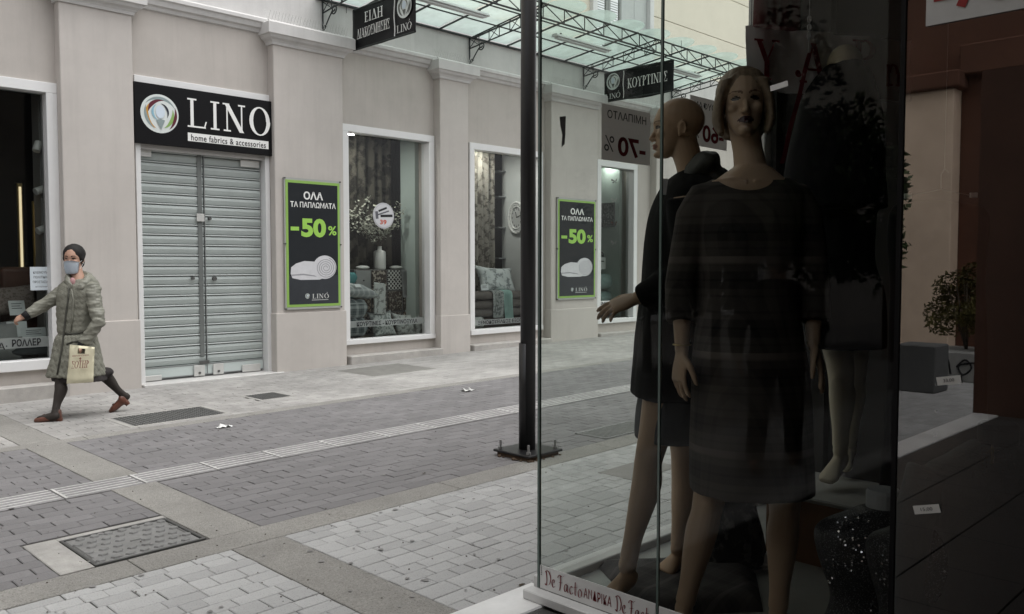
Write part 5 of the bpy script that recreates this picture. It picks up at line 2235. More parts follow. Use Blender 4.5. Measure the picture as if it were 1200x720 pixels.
bm = BM()
ellipsoid(bm, H2(0, -.022, .046), ll * .089, ff * .100, uu2 * .090, 24, 16)
for q in (-1, 1):
    loft(bm, [(H2(q * .05, .045, .075), ll * .03, ff * .03), (H2(q * .071, .030, .035), ll * .020, ff * .040), (H2(q * .081, .018, -.01), ll * .019, ff * .048), (H2(q * .083, .014, -.06), ll * .018, ff * .046), (H2(q * .072, .020, -.10), ll * .010, ff * .030)], 16, 4)
loft(bm, [(H2(0, -.06, .06), ll * .085, ff * .06), (H2(0, -.07, -.0), ll * .088, ff * .055), (H2(0, -.065, -.06), ll * .082, ff * .045), (H2(0, -.05, -.10), ll * .06, ff * .03)], 20, 4)
loft(bm, [(H2(.030, .040, .090), ll * .03, uu2 * .025), (H2(-.005, .062, .072), ll * .045, uu2 * .022), (H2(-.045, .062, .045), ll * .028, uu2 * .018), (H2(-.070, .040, .01), ll * .014, uu2 * .016)], 14, 4)
me = remesh(bm, .0042, 12)
for v in me.vertices:
    d = v.co - hc2
    a = math.atan2(d.dot(ll), d.dot(ff) + .02)
    v.co += v.normal * (.0014 * noise.noise(V((a * 14, d.dot(uu2) * 4, 3.0))) + .0012 * noise.noise(V((a * 45, d.dot(uu2) * 4, 7.0))))
obj('wig', me, M_HAIR2, m2, smooth=True)
bm = BM()
add_torso(bm, [(A2(879, 209, .02), RH * .125, FH * .075), (A2(879, 217, .01), RH * .160, FH * .092), (A2(878, 228, .005), RH * .188, FH * .104), (A2(876, 275), RH * .178, FH * .130), (A2(876, 345), RH * .160, FH * .115), (A2(878, 420), RH * .19, FH * .135),
               (A2(880, 500), RH * .198, FH * .165), (A2(881, 574), RH * .200, FH * .175)])
for (s_, e_, w_) in (((819, 233), (798, 335), (798, 377)), ((936, 233), (953, 335), (954, 377))):
    a_, b_, c_ = A2(*s_), A2(*e_, .02), A2(*w_, -.01)
    i_ = a_.lerp(A2(878, 226), .30) + ZU * .012
    tube(bm, [i_, a_.lerp(i_, .45), a_.lerp(b_, .22), a_.lerp(b_, .55), b_, c_], [.040, .056, .064, .061, .055, .052], 18)
me = cloth_mesh(bm, .006, .006, 9, 8.0)
# scooped neckline: open the cloth round the neck
bmx = BM()
bmx.from_mesh(me)
nk = A2(877, 203, -.09)
dele = [v for v in bmx.verts if ((v.co - nk).dot(RH) / .092) ** 2 + ((v.co - nk).dot(ZU) / .056) ** 2 < 1 and (v.co - nk).dot(FH) < .20]
bmesh.ops.delete(bmx, geom=dele, context='VERTS')
for v in bmx.verts:
    if v.is_boundary:
        d = v.co - nk
        a_, b_ = d.dot(RH), d.dot(ZU)
        r_ = math.sqrt((a_ / .092) ** 2 + (b_ / .056) ** 2)
        if 1 <= r_ < 1.25:
            v.co += RH * (a_ / r_ - a_) + ZU * (b_ / r_ - b_)
bmx.to_mesh(me)
bmx.free()
obj('dress', me, M_PLAIDK, m2, smooth=True)
bm = BM()
wc_ = A2(799, 404, -.03)
tube(bm, [wc_ + RH * .029 * cos(a) + FH * .029 * sin(a) for a in [i * pi / 8 for i in range(17)]], .0022, 6)
obj('bracelet', bm, pm('thin_gold', (0.4, 0.3, 0.12), .3, .05, 6, metal=.8), m2, smooth=True)

# ------------------------------------------------ mannequin at the back on its plinth
T3 = 3.55


def A3(px, py, dt=0.0):
    return at(px, py, T3 + dt)


pl3 = A3(978, 572)
PZ = 0.52
t = thing('display_plinth', (pl3.x, pl3.y, FZ), 'brown display plinth with white top under the mannequin in the black cape', 'plinth')
obj('top', mk(box, pl3.x - .22, pl3.x + .22, pl3.y - .22, pl3.y + .22, PZ - .02, PZ, .006), pm('plinth_top', (0.30, 0.30, 0.29), .5, .08, 6), t)
obj('body', mk(box, pl3.x - .20, pl3.x + .20, pl3.y - .20, pl3.y + .20, FZ + .001, PZ - .021), pm('plinth_brown', (0.20, 0.10, 0.045), .6, .15, 6), t)
m3 = thing('mannequin', (pl3.x, pl3.y, PZ), 'pale cream bald mannequin in a black cape jacket standing on the plinth', 'mannequin')
f3 = -FH * .9 - RH * .35
hc3 = A3(990, 86)
bm = BM()
add_head(bm, hc3, f3, ZU, .98, neck_to=A3(985, 150))
add_torso(bm, [(A3(982, 152), RH * .12, FH * .06), (A3(980, 168), RH * .18, FH * .09), (A3(980, 230), RH * .15, FH * .11), (A3(985, 290), RH * .11, FH * .09), (A3(988, 350), RH * .15, FH * .11)])
add_leg(bm, A3(975, 345), A3(986, 440, -.03), A3(985, 522, .02), A3(967, 566, -.06))
add_leg(bm, A3(1002, 345), A3(1000, 440, .10), A3(996, 515, .20), A3(985, 552, .13))
me = remesh(bm, .0055, 4)
dent_head(me, hc3, f3, ZU, .98)
obj('body', me, M_SKIN3, m3, smooth=True)
bm = BM()
add_torso(bm, [(A3(990, 74), RH * .055, FH * .085), (A3(988, 88), RH * .105, FH * .11), (A3(985, 112), RH * .15, FH * .12), (A3(982, 150), RH * .18, FH * .13), (A3(978, 190), RH * .195, FH * .15), (A3(975, 246), RH * .215, FH * .17)])
add_torso(bm, [(A3(980, 240), RH * .165, FH * .13), (A3(985, 300), RH * .135, FH * .11), (A3(988, 350), RH * .165, FH * .125), (A3(990, 408), RH * .165, FH * .13)])
obj('cape_dress', cloth_mesh(bm, .009, .008, 9, 12.0), M_BLKC, m3, smooth=True)

# ------------------------------------------------ dress forms (headless) low in the case


def dress_form(name, base, top_z, w, dep, label, rings_scale, cloth, capmat, seed, sleeves=False):
    t = thing(name, (base.x, base.y, FZ), label, 'dress form')
    c = V((base.x, base.y, 0))

    def Z(z):
        return V((c.x, c.y, z))
    bm = BM()
    H_ = top_z - FZ
    tube(bm, [Z(top_z - .10), Z(top_z - .05), Z(top_z - .012), Z(top_z)], [.056, .050, .050, .046], 24)
    obj('neck_block', bm, capmat, t, smooth=False)
    bm = BM()
    rr = []
    for f_, a_, b_ in rings_scale:
        rr.append((Z(top_z - .055 - f_), RH * w * a_, FH * dep * b_))
    loft(bm, rr, 28, 4, power=2.2)
    if sleeves:
        for q in (-1, 1):
            s0 = Z(top_z - .13) + RH * q * w * .88
            tube(bm, [s0, s0 + RH * q * .05 - ZU * .15, s0 + RH * q * .06 - ZU * .30, s0 + RH * q * .04 - ZU * .45], [.062, .056, .050, .046], 16)
    obj('garment', cloth_mesh(bm, .007, .007, 10, seed), cloth, t, smooth=True)
    bm = BM()
    tube(bm, [Z(FZ + .001), Z(FZ + .012), Z(FZ + .02)], [.15, .15, .02], 24)
    tube(bm, [Z(FZ + .01), Z(top_z - .35)], .012, 8)
    obj('stand', bm, M_STEEL, t)
    return t


form_rings = [(0, .30, .5), (.03, .62, .62), (.07, .98, .85), (.16, .94, 1.05), (.28, .76, .86), (.38, .88, 1.0), (.46, 1.0, 1.05)]
M_GREYCAP = pm('form_grey', (0.30, 0.31, 0.32), .5, .05, 5)
M_SEQ = pm('black_sequin_cloth', (0.012, 0.012, 0.014), .5, .3, 30, speck=.9, speck_scale=240, speck_col=(0.16, 0.16, 0.17))
p4 = at(1034, 640, 2.62)
df1 = dress_form('dress_form', p4, 1.45 - .262 * 2.62, .205, .12, 'headless dress form with grey neck cap in a black sequined top', form_rings, M_SEQ, M_GREYCAP, 3.0)
# sequins that catch the light
def sequins(form, count, seed):
    rnd = random.Random(seed)
    bm = BM()
    gar = [o for o in form.children if o.name.startswith('garment')][0]
    verts = [v for v in gar.data.vertices if v.normal.dot(FH) < -.2]
    for v in rnd.sample(verts, min(count, len(verts))):
        if noise.noise(v.co * 9 + V((seed, 0, 0))) < .05:
            continue
        p = V(form.location) + v.co + v.normal * .003
        m_ = (v.normal + V((rnd.gauss(0, .5), rnd.gauss(0, .5), rnd.gauss(0, .5)))).normalized()
        a = m_.orthogonal().normalized() * .0032
        b = m_.cross(a)
        bm.faces.new([bm.verts.new(p + a * cos(k * pi / 3) + b * sin(k * pi / 3)) for k in range(6)])
    obj('sequins', bm, pm('sequin', (0.75, 0.75, 0.78), .22, .1, 5, metal=.9), form, kind='stuff')


sequins(df1, 1100, 11)
p7 = at(1096, 660, 2.40)
df4 = dress_form('dress_form', p7, 1.45 - .272 * 2.40, .19, .11, 'headless dress form in a black sparkling cardigan low behind the right pane', form_rings, M_SEQ, M_BLKC, 13.0)
sequins(df4, 700, 17)
p5 = at(1168, 560, 2.32)
M_TEAL = pm('dark_teal_leather', (0.022, 0.040, 0.045), .55, .15, 12, bump=.2, bscale=160)
df2 = dress_form('dress_form', p5, 1.45 - .185 * 2.32, .20, .115, 'headless dress form in a dark teal jacket with studded zip front at right edge', form_rings, M_TEAL, M_BLKC, 6.0, True)
bm = BM()
bm2 = BM()
gar = [o for o in df2.children if o.name.startswith('garment')][0]
from mathutils.bvhtree import BVHTree


def bvh_of(o):
    off = root_loc(o)
    return BVHTree.FromPolygons([V(v.co) + off for v in o.data.vertices], [tuple(p.vertices) for p in o.data.polygons])


def surf(bvh, px, py, lift=0.003):
    d = ray(px, py)
    h = bvh.ray_cast(EYE, d.normalized())
    if h[0] is None:
        return None
    return h[0] - d.normalized() * lift


bv = bvh_of(gar)
for (xa, ya, xb, yb, n_) in ((1150, 516, 1152, 556, 9), (1154, 515, 1157, 558, 9), (1167, 514, 1175, 552, 9), (1171, 514, 1182, 551, 9), (1176, 514, 1190, 548, 9)):
    for k in range(n_):
        f_ = k / (n_ - 1)
        q = surf(bv, xa + (xb - xa) * f_, ya + (yb - ya) * f_, .001)
        if q:
            ellipsoid(bm, q, RH * .0024, FH * .0024, ZU * .0024, 6, 4)
if len(bm.verts):
    obj('stud', bm, pm('bright_stud', (0.8, 0.8, 0.8), .2, .05, 5, metal=.9), df2, kind='stuff')
else:
    bm.free()
zp = [q for q in (surf(bv, 1163, y_, .003) for y_ in range(522, 545, 3)) if q]
if len(zp) > 2:
    tube(bm2, zp, .0035, 6)
    ellipsoid(bm2, zp[2], RH * .004, FH * .004, ZU * .008, 8, 6)
    obj('zip', bm2, pm('brass', (0.55, 0.42, 0.2), .3, .05, 5, metal=.9), df2)
p6 = at(852, 640, 3.45)
df3 = dress_form('dress_form', p6, 1.35, .165, .12, 'dress form in a long black lace flounced dress behind the bobbed mannequin', [(0, .3, .5), (.03, .6, .6), (.07, .95, .85), (.20, .9, 1.0), (.32, .72, .85), (.5, .8, 1.0), (.75, .62, .8), (.92, .82, 1.1), (1.03, .9, 1.2)], M_FLORK, M_GREYCAP, 9.0)

# black coat with shiny buttons on a clip hanger
TH = 2.95


def AH(px, py, dt=0.0):
    return at(px, py, TH + dt)


hb_ = AH(1100, 232)
hg = thing('clip_hanger', (hb_.x, hb_.y, hb_.z), 'thin wire hanger with white clips hanging in the dark part of the display case', 'hanger')
bm = BM()
tube(bm, [AH(1062, 230), AH(1085, 226), AH(1103, 222), AH(1120, 226), AH(1142, 230)], .0018, 6)
tube(bm, [AH(1103, 222), AH(1103, 205), AH(1107, 198), AH(1112, 203)], .0018, 6)
tube(bm, [AH(1107, 198), V((AH(1107, 198).x, AH(1107, 198).y, 3.0))], .0008, 4)
obj('wire', bm, M_IRON, hg)
for (px_, py_) in ((1064, 230), (1141, 229)):
    bm = BM()
    obox(bm, AH(px_, py_), RH * .013, FH * .004, ZU * .009, .002)
    obj('clip', bm, M_TAG, hg)
ct = thing('hanging_coat', tuple(AH(1100, 400)), 'long black coat with small shiny buttons hanging from the white clip hanger', 'coat')
bm = BM()
loft(bm, [(AH(1102, 236), RH * .10, FH * .02), (AH(1102, 252), RH * .17, FH * .05), (AH(1100, 330), RH * .165, FH * .06), (AH(1098, 420), RH * .17, FH * .06), (AH(1096, 520), RH * .18, FH * .065), (AH(1094, 575), RH * .185, FH * .06)], 26, 4, power=2.4)
cm_ = cloth_mesh(bm, .009, .012, 7, 15.0)
co = obj('body', cm_, M_BLKC, ct, smooth=True)
bv = bvh_of(co)
for (px_, py_) in ((1097, 451), (1097, 482), (1096, 510), (1094, 543)):
    q = surf(bv, px_, py_, .002)
    if q:
        bm = BM()
        ellipsoid(bm, q, RH * .006, FH * .004, ZU * .006, 12, 8)
        obj('button', bm, pm('bright_stud', (0.8, 0.8, 0.8), .2, .05, 5, metal=.9), ct, smooth=True)
M_US = V((0, -1, 0))
q = on_x(1112, 446, XG - .005)
price_tag(q, M_US + ZU * .20, ZU + V((0, .20, 0)), .058, .021, 'white price tag reading 33,00 stuck on the right pane above the other tag', '33,00', 'white price tags')
q = on_x(1086, 597, XG - .005)
price_tag(q, M_US + ZU * .28, ZU + V((0, .28, 0)), .066, .022, 'white price tag reading 15,00 stuck low on the right pane', '15,00', 'white price tags')
q = on_x(913, 101, XG - .005)
price_tag(q, M_US + ZU * .14, ZU + V((0, .14, 0)), .055, .016, 'small white price tag stuck high on the glass beside the light brown wig', None, 'white price tags')

# chain and red ribbon from the ceiling
ch = thing('hanging_chain', tuple(at(949, 60, 3.1)), 'thin metal chain with a link hanging from the display case ceiling', 'chain')
p0 = at(948, 52, 3.1)
bm = BM()
top = V((p0.x, p0.y, 3.0))
tube(bm, [p0 - ZU * .03, top], .0014, 5)
for k in range(3):
    q = p0 + ZU * (.03 + .03 * k)
    tube(bm, [q + RH * .006 * cos(a) + ZU * .012 * sin(a) for a in [i * pi / 5 for i in range(11)]], .0022, 5)
obj('links', bm, M_STEEL, ch)
bm = BM()
ra, rb = at(949, 62, 3.1), at(916, 192, 3.1)
side_ = RH * .008
g = []
for k in range(13):
    q = ra.lerp(rb, k / 12) + FH * .006 * sin(k)
    g.append((bm.verts.new(q - side_), bm.verts.new(q + side_)))
for k in range(12):
    bm.faces.new((g[k][0], g[k][1], g[k + 1][1], g[k + 1][0]))
bmesh.ops.solidify(bm, geom=bm.faces[:], thickness=.0015)
obj('red_ribbon', bm, pm('ribbon_red', (0.14, 0.012, 0.022), .6, .05, 5), None, label='dark red ribbon slanting down from the chain beside the bobbed mannequin', cat='ribbon')

# folded dark plaid blanket on the case floor
c1_, c2_, c3_, c4_ = (EYE + ray(*q) * ((FZ + .02 - CAM_H) / ray(*q).z) for q in ((700, 655), (880, 652), (892, 712), (760, 716)))
bl = thing('plaid_blanket', tuple((c1_ + c3_) / 2 - ZU * .02), 'folded dark plaid blanket lying on the floor of the display case', 'blanket')
for lay in range(2):
    bm = BM()
    g = {}
    n = 16
    for i in range(n + 1):
        for j in range(n + 1):
            fx, fy = i / n, j / n
            p = c1_.lerp(c2_, fx).lerp(c4_.lerp(c3_, fx), fy)
            e = min(fx, 1 - fx, fy, 1 - fy)
            z = FZ + .002 + (.022 + .02 * lay) * min(1, e * 9) ** .5 + .010 * noise.noise(V((fx * 4, fy * 4, lay)))
            g[i, j] = bm.verts.new((p.x + .03 * lay * (fx - .5), p.y, max(z, FZ + .002)))
    for i in range(n):
        for j in range(n):
            bm.faces.new((g[i, j], g[i + 1, j], g[i + 1, j + 1], g[i, j + 1]))
    if lay == 0:
        bm.free()
        continue
    obj('fold', bm, pattern_mat('plaid_blanket', 'plaid', (0.012, 0.011, 0.012), (0.055, 0.05, 0.05), 9, rot=(pi / 2, 0, 0), c3=(.09, .08, .08)), bl, smooth=True)
bm = BM()
q = at(897, 634, 3.4)
ellipsoid(bm, V((q.x, q.y, FZ + .025)), RH * .06, FH * .05, ZU * .03, 14, 8)
me = remesh(bm, .006, 2)
crumple(me, .02, 22, 3, 1)
obj('white_scarf', me, M_SHOPW, None, smooth=True, label='crumpled white scarf on the case floor behind the mannequin legs', cat='scarf')

# ================================================================== PEOPLE
M_SKINW = pm('skin', (0.42, 0.25, 0.18), .5, .06, 12)
M_HAIRW = pm('black_hair', (0.008, 0.0065, 0.006), .75, .3, 40, bump=.3, bscale=120)
M_COATW = pattern_mat('quilted_olive', 'quilt', (0.175, 0.174, 0.142), (0.225, 0.224, 0.185), 22, rough=.6, bump=.25)
M_COATS = pm('olive_nylon', (0.20, 0.199, 0.164), .5, .12, 14, bump=.3, bscale=38)
M_TIGHT = pm('dark_tights', (0.030, 0.024, 0.020), .7, .1, 12)
M_SKIRTW = pm('dark_brown_skirt', (0.022, 0.018, 0.018), .85, .15, 12)
M_SHOE = pm('brown_leather', (0.12, 0.045, 0.028), .35, .15, 14, spec=.5)
M_MASK = pm('mask_blue', (0.70, 0.78, 0.86), .8, .04, 30)
M_BAG = pm('cream_plastic', (0.66, 0.62, 0.45), .38, .06, 7, bump=.25, bscale=26)
M_BAGR = pm('bag_red', (0.20, 0.025, 0.03), .5, .05, 6)
M_GLOVE = pm('black_knit', (0.012, 0.012, 0.013), .9, .2, 30)
TW = 8.10


def AW(px, py, dt=0.0):
    return at(px, py, TW + dt)


bw = AW(92, 488)
wm_ = thing('person', (bw.x, bw.y, gz(bw.x)), 'person in a long olive quilted coat and face mask striding along with a cream bag', 'person')
fw_ = -FH * .97 + RH * .10
hcw, sw = AW(86, 304), 1.08
bm = BM()
add_head(bm, hcw, fw_, ZU, sw, neck_to=AW(92, 329), neck_r=.052)
add_torso(bm, [(AW(92, 334), RH * .10, FH * .10), (AW(91, 345), RH * .17, FH * .11), (AW(90, 375), RH * .13, FH * .10), (AW(88, 402), RH * .16, FH * .12), (AW(88, 412), RH * .15, FH * .12)])
add_arm(bm, AW(78, 338, .08), AW(55, 357, -.04), AW(31, 370, -.16))
add_hand(bm, AW(31, 370, -.16), -RH * .9 - ZU * .35 - FH * .1, -ZU * .6 + FH * .5, FH * .6 + ZU * .5, 1.05, .8, .04)
add_arm(bm, AW(105, 341, -.03), AW(115, 377, -.10), AW(97, 405, -.18), 1, .8)
add_hand(bm, AW(97, 405, -.18), -RH * .45 - ZU * .9, -FH * .3 - RH * .9 + ZU * .2, -FH * .8, 1.05, 1.0, .03)
add_leg(bm, AW(84, 405, -.02), AW(72, 447, -.12), AW(65.5, 480, -.22), AW(44, 491, -.24), 1.05)
add_leg(bm, AW(96, 405, .03), AW(117, 437, .12), AW(142, 461, .26), AW(131, 480, .24), 1.05)
me = remesh(bm, .0065, 3)
dent_head(me, hcw, fw_, ZU, sw)
for m_ in (M_SKINW, M_LIPN, M_EYE, M_HAIRW, M_TIGHT):
    me.materials.append(m_)
paint_head(me, hcw, fw_, ZU, sw, None, 2, 3)
zt_ = AW(90, 425).z
for pg in me.polygons:
    if pg.center.z < zt_:
        pg.material_index = 4
obj('body', me, M_SKINW, wm_, smooth=True)
fw2, uw2, lw2 = basis(fw_, ZU)


def HW(x, y, z):
    return hcw + (lw2 * x + fw2 * y + uw2 * z) * sw


bm = BM()
ellipsoid(bm, HW(0, -.024, .045), lw2 * .089 * sw, fw2 * .102 * sw, uw2 * .093 * sw, 20, 14)
ellipsoid(bm, HW(0, -.065, -.02), lw2 * .070 * sw, fw2 * .050 * sw, uw2 * .07 * sw, 16, 10)
for q in (-1, 1):
    ellipsoid(bm, HW(q * .074, -.008, .01), lw2 * .012 * sw, fw2 * .035 * sw, uw2 * .035 * sw, 12, 8)
ellipsoid(bm, HW(.0, -.105, -.03), lw2 * .035 * sw, fw2 * .03 * sw, uw2 * .035 * sw, 12, 8)
me = remesh(bm, .0055, 4)
crumple(me, .003, 30, 2, .5)
obj('hair', me, M_HAIRW, wm_, smooth=True)
# pleated mask over nose, mouth and chin with ear loops
bm = BM()
g = {}
for i in range(15):
    for j in range(9):
        a = -1.15 + 2.3 * i / 14
        z = -.022 - .098 * j / 8
        rx, ry = .070 - .014 * (j / 8) ** 2, .098 - .010 * (j / 8) ** 2 + .012 * math.exp(-(a / .35) ** 2) * (1 - j / 9)
        pl_ = .0022 * (j % 2)
        zz = z - .010 * cos(a * 1.2) * (1 if j == 8 else .3) + (.012 * cos(a * 1.5) if j == 0 else 0)
        g[i, j] = bm.verts.new(HW((rx + pl_) * sin(a), (ry + pl_) * cos(a) + .004, zz))
for i in range(14):
    for j in range(8):
        bm.faces.new((g[i, j], g[i + 1, j], g[i + 1, j + 1], g[i, j + 1]))
bmesh.ops.solidify(bm, geom=bm.faces[:], thickness=.0015)
mk_ = obj('face_mask', bm, M_MASK, wm_, smooth=True)
bm = BM()
for q in (-1, 1):
    tube(bm, [HW(q * .066, .045, -.03), HW(q * .076, .015, -.012), HW(q * .080, -.022, -.005), HW(q * .079, -.02, -.03), HW(q * .068, .04, -.085)], .0018, 5)
obj('ear_loop', bm, M_TAG, mk_)
# coat: padded body, sleeves, hood lying on the shoulders
bm = BM()
add_torso(bm, [(AW(91, 327), RH * .085, FH * .085), (AW(92, 334), RH * .155, FH * .12), (AW(92, 344), RH * .190, FH * .145), (AW(90, 365), RH * .172, FH * .145), (AW(89, 388), RH * .165, FH * .14), (AW(89, 396), RH * .180, FH * .155),
               (AW(90, 418), RH * .218, FH * .18), (AW(90, 440), RH * .258, FH * .21)])
me = remesh(bm, .0075, 5)
crumple(me, .018, 6, 2.0, .30)
ns = [v.normal.copy() for v in me.vertices]
wz = AW(90, 391).z
for v, n_ in zip(me.vertices, ns):
    # diamond quilting: lines run both ways round the body, softer above the waist
    a_ = math.atan2((v.co - bw).dot(FH), (v.co - bw).dot(RH)) * .19
    z_ = v.co.z
    p_ = abs(sin(pi * (a_ + z_ * .62) / .060)) * abs(sin(pi * (a_ - z_ * .62) / .060))
    k_ = 1.0 if z_ < wz else .45
    v.co += n_ * (.0058 * k_ * min(1, p_ * 2.2) - .010 * math.exp(-((z_ - wz) / .018) ** 2))
    v.co += n_ * .006 * noise.noise(V((v.co.x * 10, v.co.y * 10, z_ * 26)))
cw = obj('coat', me, M_COATW, wm_, smooth=True)
bm = BM()
for (s_, e_, w_) in ((AW(82, 336, .03), AW(54, 356, -.05), AW(33, 369, -.15)), (AW(107, 336, -.03), AW(115.5, 378, -.12), AW(98, 403, -.175))):
    tube(bm, [s_, s_.lerp(e_, .35), s_.lerp(e_, .75), e_, e_.lerp(w_, .4), e_.lerp(w_, .8), w_], [.078, .072, .064, .062, .057, .051, .047], 18)
me = cloth_mesh(bm, .007, .013, 9, 6.0, 4, vert=2.6)
obj('sleeves', me, M_COATS, cw, smooth=True)
bm = BM()
loft(bm, [(AW(81, 336, -.13), RH * .030, ZU * .035), (AW(79, 329, -.07), RH * .028, ZU * .055), (AW(83, 325, .03), RH * .03, ZU * .06), (AW(93, 324, .09), FH * .035, ZU * .06), (AW(102, 327, .04), RH * .035, ZU * .06), (AW(101, 331, -.05), RH * .035, ZU * .055), (AW(93, 338, -.13), RH * .030, ZU * .035)], 16, 4)
loft(bm, [(AW(88, 330, .13), FH * .03 + RH * .02, ZU * .04), (AW(98, 328, .10), FH * .07, ZU * .075), (AW(108, 331, .05), FH * .09, ZU * .070), (AW(114, 336, .04), FH * .05, ZU * .03)], 16, 4)
me = cloth_mesh(bm, .007, .010, 16, 3.0, 4, vert=1.2)
obj('hood', me, M_COATS, cw, smooth=True)
bv = bvh_of(cw)


def seam(pts, r, mat, name='seam', parent=cw):
    q = [surf(bv, *p, lift=.006) for p in pts]
    q = [k for k in q if k is not None]
    if len(q) > 1:
        bm = BM()
        tube(bm, q, r, 6)
        obj(name, bm, mat, parent, smooth=True)


M_COATDK = pm('dark_olive_trim', (0.055, 0.055, 0.045), .7, .1, 9)  # darker olive for placket, cord, pocket flap and drawstring
seam([(81, 336), (80, 350), (77, 370), (75, 388), (73, 405), (70, 422), (67, 439)], .008, M_COATDK, 'front_placket')
seam([(75, 391), (82, 391.5), (90, 391), (99, 389)], .007, M_COATDK, 'waist_cord')
seam([(78, 404), (84, 401), (92, 400)], .009, M_COATDK, 'pocket_flap')
seam([(108, 327), (109, 336), (108, 344)], .004, M_COATDK, 'drawstring')
seam([(83, 336), (86, 352), (85, 372), (83, 388)], .006, M_COATS, 'quilt_edge')
bm = BM()
add_torso(bm, [(AW(90, 425), RH * .21, FH * .16), (AW(92, 440), RH * .24, FH * .18), (AW(94, 446), RH * .245, FH * .185)])
ellipsoid(bm, AW(122, 437, .10), RH * .09, FH * .10, ZU * .055, 14, 10)
obj('skirt', cloth_mesh(bm, .009, .008, 10, 4.0), M_SKIRTW, wm_, smooth=True)
obj('scarf', mk(ellipsoid, AW(85, 331, -.09), RH * .028, FH * .025, ZU * .045, 14, 10), pm('pink_scarf', (0.42, 0.24, 0.24), .8, .1, 20), wm_, smooth=True)


def pump(an, toe, heel_h):
    """Low-cut leather court shoe on a block heel."""
    d = (toe - an)
    dz = V((d.x, d.y, 0)).normalized()
    side = dz.cross(ZU)
    heel = an - dz * .038 - ZU * .058
    ft = toe - heel
    ax = ft.normalized()
    nn = ax.cross(side)
    if nn.z < 0:
        nn = -nn
    bm = BM()
    loft(bm, [(heel - ax * .012 + nn * .022, side * .022, nn * .044), (heel + ax * .02 + nn * .018, side * .039, nn * .052), (heel + ft * .33 + nn * .008, side * .039, nn * .036), (heel + ft * .58 + nn * .004, side * .045, nn * .034), (heel + ft * .82 + nn * .002, side * .049, nn * .030), (toe + ax * .016 - nn * .002, side * .030, nn * .017)], 20, 4, power=2.4)
    hb = heel + ax * .012 - nn * .02
    tube(bm, [hb, hb - nn * heel_h * .5, hb - nn * heel_h], [.030, .025, .024], 14)
    me = remesh(bm, .0055, 2)
    s = obj('shoe', me, M_SHOE, wm_, smooth=True)
    bm = BM()
    q = heel + ft * .68 + nn * .038
    for k in (-1, 1):
        ellipsoid(bm, q + side * k * .014, side * .013, ax * .010, nn * .006, 10, 6)
    obj('bow', bm, pm('dark_leather', (0.05, 0.018, 0.012), .4, .1, 9), s, smooth=True)


pump(AW(65.5, 481, -.22), AW(43, 492.5, -.25), .035)
pump(AW(142, 462, .26), AW(130, 481.5, .235), .035)
for (w_, e_) in ((AW(31.5, 369.7, -.155), AW(54, 356, -.05)), (AW(96.5, 405, -.178), AW(115.5, 378, -.12))):
    dd = (w_ - e_).normalized()
    obj('cuff', mk(tube, [w_ - dd * .03, w_ + dd * .035], [.048, .036], 14), M_GLOVE, cw, smooth=True)

# the carrier bag in her hand
c0_, c1b, c2b, c3b = AW(82, 404, -.26), AW(111, 407, -.26), AW(109.5, 448, -.28), AW(78, 450, -.28)
bag = thing('carrier_bag', tuple(c3b), 'cream plastic carrier bag with dark red Greek lettering in the hand of the walking person', 'bag')
bm = BM()
g = {}
n = 14
for s in (0, 1):
    for i in range(n + 1):
        for j in range(n + 1):
            fx, fz = i / n, j / n
            p = c3b.lerp(c2b, fx).lerp(c0_.lerp(c1b, fx), fz)
            th = .030 * (1 - fz) ** .6 * (sin(pi * fx) ** .5 if 0 < fx < 1 else 0) * min(1, fz * 8 + .3)
            w_ = .010 * noise.noise(V((fx * 4, fz * 4, s * 3.0)))
            g[s, i, j] = bm.verts.new(p + FH * ((th + .001) * (1 if s else -1) + w_))
for s in (0, 1):
    for i in range(n):
        for j in range(n):
            if j in (11, 12) and 5 <= i <= 8:
                continue
            q = (g[s, i, j], g[s, i + 1, j], g[s, i + 1, j + 1], g[s, i, j + 1])
            bm.faces.new(q if not s else q[::-1])
bmesh.ops.remove_doubles(bm, verts=bm.verts[:], dist=.003)
bo_ = obj('bag', bm, M_BAG, bag, smooth=True)
bu = (c2b - c3b).normalized()
bvv = (c0_ - c3b).normalized()
mid = (c0_ + c1b + c2b + c3b) / 4
place('lettering', serif_bm('ΣΩΤΗΡ'.replace('Ω', 'Ο'), .03), M_BAGR, bag, mid + bvv * .005 - FH * .052 + bu * .022, bu, bvv, width=.165, height=.070)
place('lettering', text_bm('ΒΙΒΛΙΟΠΩΛΕΙΟ', .01), M_BAGR, bag, mid + bvv * .085 - FH * .045 + bu * .01, bu, bvv, width=.15, height=.014)
bm = BM()
q = mid + bvv * .055 - FH * .050 + bu * .012
obox(bm, q - bvv * .004, bu * .003, bvv * .018, FH * .0008)
obox(bm, q + bvv * .004, bu * .010, bvv * .003, FH * .001)
obj('printed_cross', bm, M_BAGR, bag)

# a second passer-by, out of frame to the left, who shows as a dark shape in the glass
gp = mirror_at(908, 545, 6.2)
gp = V((gp.x, gp.y, gz(gp.x)))
pb = thing('person', tuple(gp), 'person in dark clothes walking by, seen only as a dark shape mirrored in the glass', 'person')
wx, wy = V((-1, 0.35, 0)).normalized(), V((.35, 1, 0)).normalized()


def G(x, y, z):
    return gp + wx * x + wy * y + ZU * z


